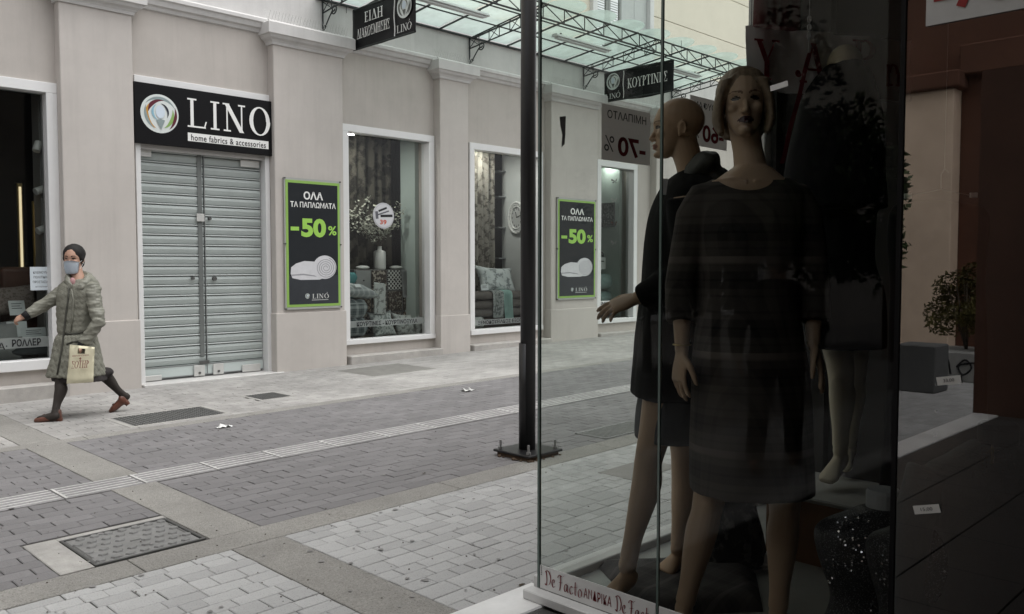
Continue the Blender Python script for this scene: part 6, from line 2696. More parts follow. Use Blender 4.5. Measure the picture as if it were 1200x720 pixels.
bm = BM()
hcp = G(0.03, 0, 1.50)
add_head(bm, hcp, wx, ZU, 1.0, neck_to=G(0, 0, 1.36))
add_torso(bm, [(G(0, 0, 1.34), wy * .13, wx * .08), (G(0, 0, 1.28), wy * .19, wx * .10), (G(0, 0, 1.12), wy * .16, wx * .11), (G(0, 0, .98), wy * .14, wx * .10), (G(0, 0, .82), wy * .17, wx * .12), (G(0, 0, .74), wy * .16, wx * .12)])
add_arm(bm, G(0, -.19, 1.26), G(.06, -.30, 1.02), G(.24, -.26, .95))
add_hand(bm, G(.24, -.26, .95), wx, -ZU, wy, 1.0, .6)
add_arm(bm, G(0, .19, 1.26), G(-.10, .27, 1.02), G(-.06, .26, .80))
add_hand(bm, G(-.06, .26, .80), -ZU + wx * .2, -wy, wx, 1.0, .6)
add_leg(bm, G(.0, -.09, .80), G(.18, -.10, .44), G(.22, -.10, .085), G(.40, -.11, .03))
add_leg(bm, G(.0, .09, .80), G(-.08, .10, .44), G(-.30, .10, .12), G(-.16, .10, .02))
me = remesh(bm, .009, 3)
obj('body', me, M_SKINW, pb, smooth=True)
bm = BM()
add_torso(bm, [(G(0, 0, 1.38), wy * .09, wx * .08), (G(0, 0, 1.33), wy * .17, wx * .11), (G(0, 0, 1.26), wy * .22, wx * .13), (G(0, 0, 1.10), wy * .20, wx * .14), (G(0, 0, .95), wy * .18, wx * .13), (G(0, 0, .72), wy * .21, wx * .15)])
tube(bm, [G(0, -.19, 1.27), G(.06, -.30, 1.02), G(.22, -.265, .955)], [.075, .062, .045], 14)
tube(bm, [G(0, .19, 1.27), G(-.10, .27, 1.02), G(-.065, .26, .83)], [.075, .062, .045], 14)
obj('jacket', cloth_mesh(bm, .011, .012, 8, 3.0), M_BLKC, pb, smooth=True)
bm = BM()
for (h_, k_, a_) in ((G(0, -.09, .82), G(.18, -.10, .44), G(.22, -.10, .07)), (G(0, .09, .82), G(-.08, .10, .44), G(-.30, .10, .11))):
    tube(bm, [h_, h_.lerp(k_, .5), k_, k_.lerp(a_, .5), a_], [.105, .09, .075, .068, .062], 16)
obj('trousers', cloth_mesh(bm, .011, .008, 9, 4.0), M_BLKC, pb, smooth=True)
obj('hair', remesh(mk(ellipsoid, hcp + ZU * .045 - wx * .02, wx * .105, wy * .09, ZU * .092), .009, 1), M_HAIRW, pb, smooth=True)

# ================================================================== GOODS IN THE SHOP WINDOWS ACROSS THE STREET
def cushion(bm, c, u, v, w, h, th, n=14, seed=0.0):
    u, v = V(u).normalized(), V(v).normalized()
    nn = u.cross(v)
    g = {}
    for s in (0, 1):
        for i in range(n + 1):
            for j in range(n + 1):
                x, y = -1 + 2 * i / n, -1 + 2 * j / n
                pin = 1 - .07 * ((1 - x * x) + (1 - y * y)) + .10 * (abs(x * y) ** 3)
                t = th / 2 * (max(0, (1 - x ** 4) * (1 - y ** 4))) ** .55
                wob = 1 + .25 * noise.noise(V((x * 2 + seed, y * 2, s)))
                g[s, i, j] = bm.verts.new(V(c) + u * (x * w / 2 * pin) + v * (y * h / 2 * pin) + nn * (t * wob * (1 if s else -1)))
    for s in (0, 1):
        for i in range(n):
            for j in range(n):
                q = (g[s, i, j], g[s, i + 1, j], g[s, i + 1, j + 1], g[s, i, j + 1])
                bm.faces.new(q if s else q[::-1])
    bmesh.ops.remove_doubles(bm, verts=bm.verts[:], dist=.0008)


def fold(bm, c, u, v, w, d, h, layers, seed=0.0, n=12):
    """Folded textile: rounded layers stacked up; u width, v depth."""
    u, v = V(u).normalized(), V(v).normalized()
    lh = h / layers
    for k in range(layers):
        cc = V(c) + ZU * (lh * (k + .5))
        prof = []
        for i in range(n):
            a = 2 * pi * i / n
            ca, sa = cos(a), sin(a)
            prof.append((math.copysign(abs(ca) ** .55, ca) * d / 2, math.copysign(abs(sa) ** .7, sa) * lh * .52))
        rings = []
        m = 10
        for j in range(m + 1):
            f = -1 + 2 * j / m
            e = (1 - abs(f) ** 8) ** .3 if abs(f) < 1 else .35
            rings.append([bm.verts.new(cc + u * (f * w / 2) + v * (a * (1 + .04 * noise.noise(V((f * 2, k, seed))))) + ZU * (b * max(e, .35) + .12 * lh * noise.noise(V((f * 2.5 + seed, k * 3, a * 4))))) for a, b in prof])
        for p, q in zip(rings, rings[1:]):
            for i in range(n):
                bm.faces.new((p[i], p[(i + 1) % n], q[(i + 1) % n], q[i]))
        bm.faces.new(rings[0][::-1])
        bm.faces.new(rings[-1])


def roll(bm, c, ax, r, length):
    ax = V(ax).normalized()
    pts = [V(c) - ax * length / 2, V(c) - ax * length * .47, V(c), V(c) + ax * length * .47, V(c) + ax * length / 2]
    tube(bm, pts, [r * .86, r, r * 1.02, r, r * .86], 20)


def good(name, bm, mat, label, cat, group=None, smooth=True):
    return obj(name, bm, mat, None, smooth=smooth, label=label, cat=cat, group=group)


def card(name, px, py, w, h, y, label, cat='price card', tilt=.15, lines=0):
    p = on_y(px, py, y)
    t = thing(name, tuple(p), label, cat)
    v = V((0, tilt, 1)).normalized()
    n = V(UX).cross(v)
    bm = BM()
    obox(bm, p, V((w / 2, 0, 0)), v * h / 2, n * .002)
    obj('paper', bm, pm('card_paper', (0.62, 0.66, 0.66), .6, .05, 6), t)
    for k in range(lines):
        flat_shape('print', [(-.34 * w, -.02 * h), ((.3 - .1 * (k % 2)) * w, -.02 * h), ((.3 - .1 * (k % 2)) * w, .02 * h), (-.34 * w, .02 * h)], M_INK, t, p + n * .004 + v * h * (.28 - .16 * k), UX, v)
    return t


YI = 10.72
M_C1 = pattern_mat('grey_leaf_cloth', 'floral', (0.42, 0.45, 0.43), (0.19, 0.20, 0.19), 20, thr=.62, soft=.06)
M_C2 = pattern_mat('mint_leaf_cloth', 'floral', (0.50, 0.54, 0.52), (0.22, 0.25, 0.24), 30, thr=.6, soft=.05)
M_PLAIDG = pattern_mat('grey_plaid_cloth', 'plaid', (0.50, 0.55, 0.54), (0.07, 0.09, 0.095), 7.5, c3=(.3, .34, .33))
M_PLAIDL = pattern_mat('pale_plaid_cloth', 'plaid', (0.58, 0.62, 0.60), (0.26, 0.29, 0.29), 11)
M_GREYC = pm('grey_cloth', (0.30, 0.31, 0.305), .9, .1, 14, bump=.2, bscale=120)
M_TAUPE = pm('taupe_quilt', (0.115, 0.105, 0.095), .9, .15, 14, bump=.2, bscale=90)
M_MINT = pm('mint_cloth', (0.36, 0.55, 0.50), .85, .08, 10, bump=.15, bscale=90)
M_MINTD = pm('sage_cloth', (0.21, 0.29, 0.275), .85, .08, 10, bump=.15, bscale=90)
M_TEALC = pm('teal_cloth', (0.06, 0.20, 0.20), .85, .1, 10)
M_WHITEC = pm('white_ceramic', (0.68, 0.69, 0.66), .35, .05, 8, spec=.5)


def drape(name, x0, x1, y, z0, z1, mat, label, folds=9, amp=.035, cat='curtain', seed=0.0):
    bm = BM()
    nx, nz = folds * 8, 8
    g = {}
    for i in range(nx + 1):
        for j in range(nz + 1):
            f, h = i / nx, j / nz
            a = f * folds * 2 * pi
            g[i, j] = bm.verts.new((x0 + (x1 - x0) * f + .012 * noise.noise(V((f * 6, h * 2, seed))), y + amp * sin(a + .8 * noise.noise(V((f * 5, h, seed)))) * (.75 + .25 * (1 - h)), z0 + (z1 - z0) * h))
    for i in range(nx):
        for j in range(nz):
            bm.faces.new((g[i, j], g[i + 1, j], g[i + 1, j + 1], g[i, j + 1]))
    bmesh.ops.solidify(bm, geom=bm.faces[:], thickness=.004)
    return good(name, bm, mat, label, cat)


def downlight(px, py, y, label, mat=None):
    p = on_y(px, py, y)
    t = thing('ceiling_lamp', tuple(p), label, 'lamp')
    bm = BM()
    box(bm, p.x - .15, p.x + .15, p.y - .05, p.y + .12, p.z, p.z + .03, .006)
    obj('housing', bm, M_WHITE, t)
    obj('diffuser', mk(box, p.x - .13, p.x + .13, p.y - .035, p.y + .10, p.z - .006, p.z - .0005), mat or emit_mat('lamp_diffuser', (1, .98, .94), 85.0), t)
    bm = BM()
    tube(bm, [(p.x, p.y, p.z + .03), (p.x, p.y, p.z + .5)], .006, 6)
    obj('rod', bm, M_TRUSS, t)


def lettering_strip(win, pane_parent, px0, px1, pyc, s, tx0, tx1, th=.10):
    """Frosted strip with dark capitals on the inside of a shop pane."""
    y = YW + .098
    a, b = on_y(px0, pyc, y), on_y(px1, pyc, y)
    bm = BM()
    poly(bm, [(a.x, y, a.z - th / 2), (b.x, y, a.z - th / 2), (b.x, y, a.z + th / 2), (a.x, y, a.z + th / 2)])
    obj('frosted_strip', bm, M_STRIPF, pane_parent)
    c, d = on_y(tx0, pyc, y), on_y(tx1, pyc, y)
    place('lettering', text_bm(s, .025), M_INK, pane_parent, ((c.x + d.x) / 2, y - .004, a.z), UX, UZ, width=d.x - c.x, height=th * .70)


# ---------------- middle window: damask curtain, chest, plaid bundle, vase
drape('damask_curtain', 7.05, 8.35, 11.0, .45, 3.5, M_DRAPE, 'dark damask curtain hanging behind the vase of white branches', 8, .05, seed=2)
drape('interior_shade_sheet', 8.36, 8.9, 11.05, .45, 3.5, pm('interior_shade_black', (0.02, 0.02, 0.022), .9, .2, 8), 'black sheet standing in for the dark shop interior beside the damask curtain in the middle window', 5, .04, seed=5)  # black sheet gives the shade of the open shop interior
downlight(408, 156, 10.55, 'bright white ceiling lamp at the top of the window with the vase')
FM = WIN['mid'][2] + .07
a, b = on_y(416, 365, 10.75), on_y(489, 362, 10.75)
top = on_y(450, 316, 10.75).z
ch_ = thing('drawer_chest', ((a.x + b.x) / 2, 10.85, FM), 'small chest with drawers in assorted tile patterns under the white vase', 'chest')
obj('carcass', mk(box, a.x, b.x, 10.76, 11.0, FM + .001, top, .006), pm('chest_grey', (0.13, 0.13, 0.125), .7, .15, 8), ch_)
pats = [pm('drawer_grey', (0.24, 0.25, 0.24), .7, .12, 9), pattern_mat('drawer_ornate', 'floral', (0.055, 0.045, 0.038), (0.35, 0.32, 0.27), 24, thr=.6),
        pattern_mat('drawer_lattice', 'diamond', (0.55, 0.56, 0.53), (0.018, 0.018, 0.018), 15, thr=.35), pattern_mat('drawer_brown', 'diamond', (0.10, 0.075, 0.055), (0.30, 0.26, 0.20), 11, thr=.4),
        pattern_mat('drawer_tile', 'floral', (0.05, 0.04, 0.033), (0.26, 0.24, 0.20), 34, thr=.62)]
w4 = (b.x - a.x) / 4
hh = (top - FM) / 3
for r_ in range(3):
    for c_ in range(4):
        k = (0, 1, 2, 0, 3, 1, 4, 4, 1, 0, 4, 3)[r_ * 4 + c_]
        bm = BM()
        zt = top - r_ * hh
        box(bm, a.x + c_ * w4 + .015, a.x + (c_ + 1) * w4 - .015, 10.735, 10.759, zt - hh + .015, zt - .015, .004)
        d_ = obj('drawer', bm, pats[k], ch_)
        bm = BM()
        ellipsoid(bm, V((a.x + (c_ + .5) * w4, 10.725, zt - hh / 2)), V((.014, 0, 0)), V((0, .012, 0)), V((0, 0, .014)), 8, 6)
        obj('knob', bm, M_IRON_D, d_)
p = on_y(445, 314, 10.85)
bm = BM()
prof = [(.085, 0), (.095, .02), (.095, .26), (.085, .285), (.035, .30), (.032, .355), (.04, .36)]
tube(bm, [(p.x, p.y, top + .001 + z) for r_, z in prof], [r_ for r_, z in prof], 20)
vs_ = good('bottle_vase', bm, M_WHITEC, 'white bottle-shaped vase holding pale branches on the patterned chest', 'vase')
rnd = random.Random(21)
br = thing('branches', (p.x, p.y, top + .34), 'dried branches with pale cream leaves spreading from the white vase', 'branches')
bs, bl_ = BM(), BM()
nleaf = 0
for (tx, ty) in ((403, 252), (404, 240), (408, 262), (418, 238), (425, 255), (430, 232), (437, 262), (420, 268), (448, 250), (463, 262), (474, 246), (470, 240), (458, 243), (412, 250), (426, 268), (441, 240), (478, 250), (455, 268)):
    e = on_y(tx, ty, 10.80 + rnd.uniform(-.18, .15))
    s = V((p.x, p.y, top + .33))
    m = s.lerp(e, .5) + V((0, 0, .06))
    pts = catmull([tuple(s), tuple(m), tuple(e)], 6)
    tube(bs, pts, [.006 - .0042 * i / (len(pts) - 1) for i in range(len(pts))], 5)
    for q in pts[4:]:
        for k in range(5):
            c = V(q) + V((rnd.gauss(0, .035), rnd.gauss(0, .035), rnd.gauss(0, .035)))
            ax_ = V((rnd.gauss(0, 1), rnd.gauss(0, 1), rnd.gauss(0, 1))).normalized()
            bx2 = ax_.orthogonal().normalized()
            l_ = rnd.uniform(.018, .034)
            bl_.faces.new([bl_.verts.new(z) for z in (c - ax_ * l_, c + bx2 * l_ * .5, c + ax_ * l_, c - bx2 * l_ * .5)])
obj('twig', bs, M_BARK, br, kind='stuff')
obj('leaf', bl_, pm('cream_leaf', (0.42, 0.43, 0.35), .8, .2, 20), br, kind='stuff')
for px_, lab in ((425, 'flat white round dish left of the vase'), (464, 'flat white round dish right of the vase')):
    q = on_y(px_, 312, 10.82)
    bm = BM()
    ellipsoid(bm, V((q.x, q.y, top + .032)), V((.115, 0, 0)), V((0, .08, 0)), V((0, 0, .031)), 18, 10)
    good('round_dish', bm, M_WHITEC, lab, 'dish', 'white dishes on the chest')
bm = BM()
q = on_y(416, 396, 10.6)
fold(bm, V((on_y(413, 390, 10.52).x, 10.52, FM)), UX, (0, 1, 0), .36, .28, .56, 2, 1.0)
good('plaid_quilt', bm, M_PLAIDG, 'thick grey plaid quilt folded in two on the window floor', 'quilt')
c_ = on_y(418, 340, 10.52)
bm = BM()
cushion(bm, (c_.x, 10.54, FM + .68), V((1, 0, -.12)), V((0, 1, .25)), .56, .36, .18)
good('plaid_pillow', bm, M_PLAIDL, 'pale plaid pillow lying on the folded plaid quilt', 'pillow')
card('price_card', 419, 335, .10, .07, 10.40, 'small white price card on the pale plaid pillow', tilt=1.2)
c_ = on_y(407, 324, 10.7)
bm = BM()
fold(bm, V((c_.x, 10.78, FM + .001)), UX, (0, 1, 0), .30, .25, c_.z - FM + .06, 5, 4.0)
good('teal_towels', bm, M_TEALC, 'stack of folded teal towels behind the plaid quilt', 'towel stack')
a, b = on_y(445, 332, 10.55), on_y(445, 368, 10.45)
bm = BM()
vv = (a - b)
obox(bm, (a + b) / 2, V((.105, 0, -.012)), vv / 2, V((0, .02, .012)).normalized() * .016, .01)
good('patterned_bolster', bm, M_C1, 'grey leaf-patterned fabric sample propped before the chest', 'fabric sample', smooth=False)
bm = BM()
c_ = on_y(448, 380, 10.46)
cushion(bm, c_, V((1, 0, .06)), V((0, .42, 1)), .40, .38, .13, seed=2)
good('leaf_cushion', bm, M_C2, 'pale leaf-printed square cushion leaning in the middle of the vase window', 'cushion')
c_ = on_y(474, 381, 10.48)
bm = BM()
cushion(bm, c_, V((1, 0, -.12)), V((-.1, .35, 1)), .36, .35, .14, seed=5)
good('leaf_cushion', bm, M_C1, 'grey leaf-printed cushion with pointed corners near the right jamb of the vase window', 'cushion')
c_ = on_y(490, 381, 10.55)
bm = BM()
cushion(bm, c_, V((.6, .8, .1)), V((.1, .2, 1)), .34, .34, .14, seed=8)
good('leaf_cushion', bm, M_C1, 'grey cushion standing sideways against the pale jamb of the vase window', 'cushion')
a, b = on_y(470, 318, 10.70), on_y(486, 350, 10.70)
bm = BM()
g = {}
for i in range(9):
    for j in range(10):
        f, h = i / 8, j / 9
        z = top + .006 if j == 9 else a.z + .02 + (b.z - a.z) * (1 - j / 8)
        y = 10.715 - .006 * sin(f * 9) if j < 9 else 10.85
        g[i, j] = bm.verts.new((a.x + (b.x - a.x) * f + .05 * (1 - h), y, z))
for i in range(8):
    for j in range(9):
        bm.faces.new((g[i, j], g[i + 1, j], g[i + 1, j + 1], g[i, j + 1]))
bmesh.ops.solidify(bm, geom=bm.faces[:], thickness=.006)
tw = thing('lace_towel', (a.x, 10.71, b.z), 'grey towel with a white lace edge hanging over the chest front', 'towel')
obj('cloth', bm, M_GREYC, tw, smooth=True)
bm = BM()
rnd = random.Random(6)
for k in range(11):
    q = V((b.x + .01 - .05 * k / 10 + rnd.uniform(-.02, .02), 10.695, b.z + (a.z - b.z) * k / 10))
    for m_ in range(5):
        an = m_ * 2 * pi / 5 + k
        ellipsoid(bm, q + V((.018 * cos(an), 0, .018 * sin(an))), V((.014, 0, 0)), V((0, .004, 0)), V((0, 0, .014)), 6, 4)
obj('lace_edge', bm, M_TAG, tw, kind='stuff')
# round sticker sign on the pane
p = on_y(449.5, 253, YW + .09)
st_ = thing('round_sign', (p.x, YW + .09, p.z - .2), 'round white sale sign stuck on the window pane in front of the branches', 'sign')
bm = BM()
tube(bm, [(p.x, YW + .095, p.z), (p.x, YW + .088, p.z)], .19, 36)
obj('disc', bm, pm('sign_offwhite', (0.62, 0.62, 0.64), .6, .05, 6), st_)
yy = YW + .087
flat_shape('print', circ(0, 0, .185, n=36) , pm('sign_ring', (0.50, 0.50, 0.52), .6, .05, 6), st_, (p.x, yy, p.z), UX, UZ, .0006)
flat_shape('print', circ(0, 0, .168, n=36), pm('sign_offwhite', (0.62, 0.62, 0.64), .6, .05, 6), st_, (p.x, yy, p.z), UX, UZ, .0012)
for (x0_, x1_, z0_, z1_, r_, m_) in ((-.10, .06, .075, .105, .35, M_INK), (-.12, .10, .03, .05, .30, pm('print_mid', (0.12, 0.12, 0.14), .6, .1, 6)), (-.06, .16, -.02, .018, .05, M_INK), (-.15, -.10, -.05, .06, .1, pm('print_mid', (0.12, 0.12, 0.14), .6, .1, 6))):
    cx_, cz_ = (x0_ + x1_) / 2, (z0_ + z1_) / 2
    pts = []
    for sx, sz in ((-1, -1), (1, -1), (1, 1), (-1, 1)):
        dx, dz = sx * (x1_ - x0_) / 2, sz * (z1_ - z0_) / 2
        pts.append((cx_ + dx * cos(r_) - dz * sin(r_), cz_ + dx * sin(r_) + dz * cos(r_)))
    flat_shape('print', pts, m_, st_, (p.x, yy, p.z), UX, UZ, .0022)
place('lettering', text_bm('39', .03), pm('print_red', (0.55, 0.10, 0.05), .6, .05, 6), st_, (p.x - .01, yy - .003, p.z - .095), UX, UZ, width=.12, height=.07)
pane = [c for c in wm.children if c.name.startswith('pane')][0]
lettering_strip(WIN['mid'], wm, 404, 497, 381, 'ΚΟΥΡΤΙΝΕΣ - ΚΟΥΡΤΙΝΟΞΥΛΑ', 418, 489, .095)

# ---------------- centre window: leaf curtain, clock, quilts
FC = WIN['centre'][2] + .07
M_LEAFC = pattern_mat('leaf_print_curtain', 'floral', (0.36, 0.34, 0.29), (0.115, 0.105, 0.085), 11, thr=.60, soft=.07)
a, b = on_y(549, 250, 10.85), on_y(579, 250, 10.85)
drape('leaf_curtain', a.x - .2, b.x, 10.85, .50, 3.45, M_LEAFC, 'beige curtain printed with brown leaves in the window beside the black post', 6, .05, seed=9)
bm = BM()
for z in (1.0, 1.55, 2.1, 2.65, 3.1):
    q0, q1 = on_y(580, 250, 11.15), on_y(597, 250, 11.15)
    box(bm, q0.x - .1, q1.x + .3, 10.95, 11.2, z, z + .02)
sc_ = good('dark_shelf', bm, pm('shelf_edge', (0.28, 0.30, 0.30), .4, .1, 6), 'thin glass shelves on a dark wall beside the leaf curtain', 'shelf', smooth=False)
downlight(566, 173, 10.55, 'bright white ceiling lamp above the beige leaf curtain')
# ornate clock on the side panel
q = on_y(606, 256, 10.58)
ck = thing('wall_clock', tuple(q - ZU * .28), 'round ornate white wall clock half hidden by the black post', 'clock')
qx = WIN['centre'][1] - .085
cc = V((qx, 10.66, 1.45 + (q.z - 1.45) * 1.02))
nrm = V((-1, 0, 0))
ua, va = V((0, -1, 0)), ZU


def ring_obj(r, rr, mat, name, off):
    bm = BM()
    tube(bm, [cc + nrm * off + ua * r * cos(t) * .72 + va * r * sin(t) for t in [i * 2 * pi / 40 for i in range(41)]], rr, 8, False)
    return obj(name, bm, mat, ck, smooth=True)


ring_obj(.27, .022, M_WHITEC, 'outer_rim', .02)
ring_obj(.20, .014, M_WHITEC, 'inner_rim', .02)
bm = BM()
for k in range(28):
    t = k * 2 * pi / 28
    e = cc + nrm * .022 + ua * .235 * cos(t) * .72 + va * .235 * sin(t)
    ellipsoid(bm, e, ua * .014, va * .018, nrm * .012, 6, 4)
obj('beading', bm, M_WHITEC, ck, kind='stuff')
bm = BM()
bm.faces.new([bm.verts.new(cc + nrm * .012 + ua * .19 * cos(t) * .72 + va * .19 * sin(t)) for t in [i * 2 * pi / 36 for i in range(36)]])
obj('dial', bm, pm('dial_grey', (0.42, 0.43, 0.41), .6, .08, 8), ck)
for (an, ln) in ((1.9, .11), (.3, .15)):
    bm = BM()
    tube(bm, [cc + nrm * .018, cc + nrm * .018 + ua * ln * cos(an) * .72 + va * ln * sin(an)], .006, 5)
    obj('hand', bm, M_INK, ck)
bm = BM()
for k in range(12):
    t = k * pi / 6
    obox(bm, cc + nrm * .015 + ua * .155 * cos(t) * .72 + va * .155 * sin(t), ua * .006, va * .014, nrm * .002)
obj('numeral', bm, M_INK, ck, kind='stuff')
c0x, c1x = on_y(551, 360, 10.55).x, on_y(622, 360, 10.55).x
zz = FC
bm = BM()
fold(bm, V(((c0x + c1x) / 2 - .05, 10.62, FC + .17)), UX, (0, 1, 0), c1x - c0x + .1, .40, .44, 3, 3.0)
good('taupe_quilts', bm, M_TAUPE, 'folded taupe quilts stacked under the printed pillow beside the black post', 'quilt stack')
obj('display_stand', mk(box, c0x - .1, c1x + .1, 10.48, 10.85, FC + .001, FC + .165, .006), M_DARKW, None, label='low dark display stand under the taupe quilts', cat='stand')
c_ = on_y(583, 328, 10.62)
bm = BM()
cushion(bm, (c_.x, 10.66, FC + .60 + .20), V((1, 0, -.06)), V((0, .35, 1)), .86, .46, .18, seed=3)
good('printed_pillow', bm, pattern_mat('grey_print', 'floral', (0.45, 0.49, 0.48), (0.17, 0.19, 0.19), 12, thr=.62, soft=.1), 'grey and white printed pillow on top of the taupe quilts', 'pillow')
card('price_card', 568, 337, .17, .10, 10.40, 'white price card standing before the printed pillow', lines=3)
r0, r1 = on_y(578, 360, 10.40), on_y(599, 360, 10.40)
for (xa, xb, m_, lab, nm) in ((r0.x, (r0.x + r1.x) / 2 + .03, M_C2, 'leaf-patterned half of a runner draped over the taupe quilts', 'patterned_runner'), ((r0.x + r1.x) / 2 + .035, r1.x + .03, M_MINT, 'mint green runner draped over the taupe quilts', 'mint_runner')):
    bm = BM()
    g = {}
    path = [(10.62, FC + .63), (10.48, FC + .625), (10.405, FC + .58), (10.395, FC + .42), (10.40, FC + .25), (10.40, FC + (.10 if 'mint' in nm else .16))]
    for i in range(7):
        for j, (y, z) in enumerate(catmull([(float(q), float(w)) for q, w in path], 4)):
            g[i, j] = bm.verts.new((xa + (xb - xa) * i / 6 + (.04 * max(0, j - 12) / 8 if 'mint' in nm else 0), y - .006 * sin(i * 2.1), z))
    nj = max(j for i, j in g) + 1
    for i in range(6):
        for j in range(nj - 1):
            bm.faces.new((g[i, j], g[i + 1, j], g[i + 1, j + 1], g[i, j + 1]))
    bmesh.ops.solidify(bm, geom=bm.faces[:], thickness=.006)
    good(nm, bm, m_, lab, 'runner')
for px_, lab in ((557, 'small grey leaf-printed bolster on the window floor left of the mint runner'),):
    q = on_y(px_, 380, 10.42)
    bm = BM()
    roll(bm, (q.x, 10.44, FC + .10), UX, .095, .30)
    good('leaf_bolster', bm, M_C1, lab, 'bolster')
lettering_strip(WIN['centre'], wc, 552, 618, 379, 'ΞΕΝΟΔΟΧΕΙΑΚΟΣ ΕΞΟΠΛΙΣΜΟΣ', 560, 628, .09)

# ---------------- right window: shelves, plaque, rolls
downlight(712, 191, 10.7, 'bright white ceiling lamp at the top of the window with the steel rack', emit_mat('dim_diffuser', (1, .98, .94), 26.0))
FRZ = WIN['right'][2] + .08
a, b = on_y(700, 260, 11.2), on_y(721, 260, 11.2)
rk = thing('shelf_rack', ((a.x + b.x) / 2, 11.2, FRZ), 'tall steel shelf rack with rolled cloth in the last lit window', 'shelf rack')
M_RACK = pm('rack_steel', (0.35, 0.38, 0.37), .4, .1, 6, metal=.5)
zs = [FRZ + .02, .95, 1.45, 1.9, 2.35, 2.75]
for xx in (a.x - .2, (a.x + b.x) / 2 + .1, b.x + .28):
    bm = BM()
    box(bm, xx - .015, xx + .015, 11.05, 11.08, FRZ + .001, 2.9)
    obj('upright', bm, M_RACK, rk)
for z in zs[1:]:
    bm = BM()
    box(bm, a.x - .2, b.x + .28, 11.09, 11.35, z, z + .025)
    obj('shelf', bm, M_RACK, rk)
rnd = random.Random(5)
for z in zs[1:-1]:
    for k in range(3):
        bm = BM()
        fold(bm, V((a.x - .02 + .26 * k, 11.22, z + .026)), UX, (0, 1, 0), .22, .2, rnd.uniform(.18, .34), 3, k + z)
        mi_ = rnd.randrange(4)
        sh_n = ('lowest', 'second', 'third', 'top')[zs[1:-1].index(z)]
        good('folded_cloth', bm, (M_TAUPE, M_GREYC, M_MINTD, M_C1)[mi_], '%s folded cloth, %s on the %s shelf of the steel rack' % (('taupe', 'plain grey', 'sage green', 'leaf-printed')[mi_], ('first from the left', 'in the middle', 'last from the left')[k], sh_n), 'cloth', 'folded cloths on the steel rack')
pq = on_y(729, 254, 10.95)
pl = thing('wall_plaque', (WIN['right'][1] - .09, 10.8, pq.z - .2), 'dark carved wall plaque on the pale green jamb', 'plaque')
xq = WIN['right'][1] - .079
bm = BM()
box(bm, xq - .02, xq, 10.62, 10.92, pq.z - .22, pq.z + .22, .02, 2)
obj('panel', bm, pattern_mat('plaque_carving', 'floral', (0.06, 0.06, 0.055), (0.18, 0.18, 0.17), 30, thr=.6), pl)
bm = BM()
for (y0, y1, z0, z1) in ((10.60, 10.625, -.24, .24), (10.915, 10.94, -.24, .24), (10.626, 10.914, .215, .24), (10.626, 10.914, -.24, -.215)):
    box(bm, xq - .03, xq - .001, y0, y1, pq.z + z0, pq.z + z1, .006)
obj('moulding', bm, M_IRON_D, pl)
for (px_, py_, m_, lab) in ((737, 236, M_TAG, 'white paper butterfly high on the pale jamb'), (738, 263, pm('rust_paper', (.2, .06, .04), .7, .1, 9), 'rust brown paper butterfly below the white one'), (736, 214, M_IRON_D, 'dark paper butterfly near the top of the pale jamb'), (737, 285, M_TAG, 'white paper butterfly low on the pale jamb near the pillows')):
    q = on_y(px_, py_, 10.60)
    q = V((WIN['right'][1] - .09, 10.60, q.z))
    bm = BM()
    for s in (-1, 1):
        bm.faces.new([bm.verts.new(z) for z in (q, q + V((-.03, s * .07, .05)), q + V((-.035, s * .075, 0)), q + V((-.01, s * .02, -.005)))])
        bm.faces.new([bm.verts.new(z) for z in (q, q + V((-.012, s * .025, -.008)), q + V((-.03, s * .06, -.03)), q + V((-.015, s * .03, -.05)))])
    bmesh.ops.solidify(bm, geom=bm.faces[:], thickness=.002)
    good('paper_butterfly', bm, m_, lab, 'butterfly', 'paper butterflies on the jamb', smooth=False)
for (pxa, pyc, r_, m_, lab) in ((712, 330, .155, M_MINTD, 'thick sage green rolled quilt lying on top of a second roll'), (713, 349, .13, M_MINTD, 'sage green rolled quilt at the bottom under the thicker roll')):
    q = on_y(pxa, pyc, 10.75)
    bm = BM()
    roll(bm, (q.x - .05, 10.80, q.z), V((1, .25, 0)), r_, .85)
    good('rolled_quilt', bm, m_, lab, 'rolled quilt')
q = on_y(713, 366, 10.7)
bm = BM()
box(bm, q.x - .5, q.x + .5, 10.62, 11.0, FRZ + .001, on_y(713, 349, 10.75).z - .125, .01)
obj('display_plinth', bm, M_TAUPE, None, label='low taupe plinth carrying the sage green rolls', cat='plinth')
q = on_y(704, 310, 10.75)
bm = BM()
box(bm, q.x - .14, q.x + .12, 10.72, 10.86, q.z - .10, q.z + .14, .004)
pk = thing('packaged_sheet', (q.x, 10.8, q.z - .1), 'white packaged bed sheet lying on the sage rolls by the window frame', 'package')
obj('box', bm, pm('pack_white', (0.50, 0.52, 0.50), .4, .06, 6), pk)
flat_shape('print', [(-.08, -.01), (.08, -.01), (.08, .01), (-.08, .01)], M_INK, pk, (q.x - .01, 10.719, q.z + .06), UX, UZ)
q = on_y(720, 303, 10.8)
bm = BM()
cushion(bm, (q.x, 10.92, q.z - .02), V((1, .2, .15)), V((-.15, .3, 1)), .50, .42, .16, seed=7)
good('diamond_cushion', bm, pattern_mat('diamond_cloth', 'diamond', (0.06, 0.065, 0.065), (0.36, 0.38, 0.37), 7, thr=.45), 'dark cushion with pale diamonds standing on the sage rolls', 'cushion')
lettering_strip(WIN['right'], wr, 701, 735, 356, 'ΧΑΛΙΑ - ΜΟΚΕΤΕΣ', 703, 731, .09)

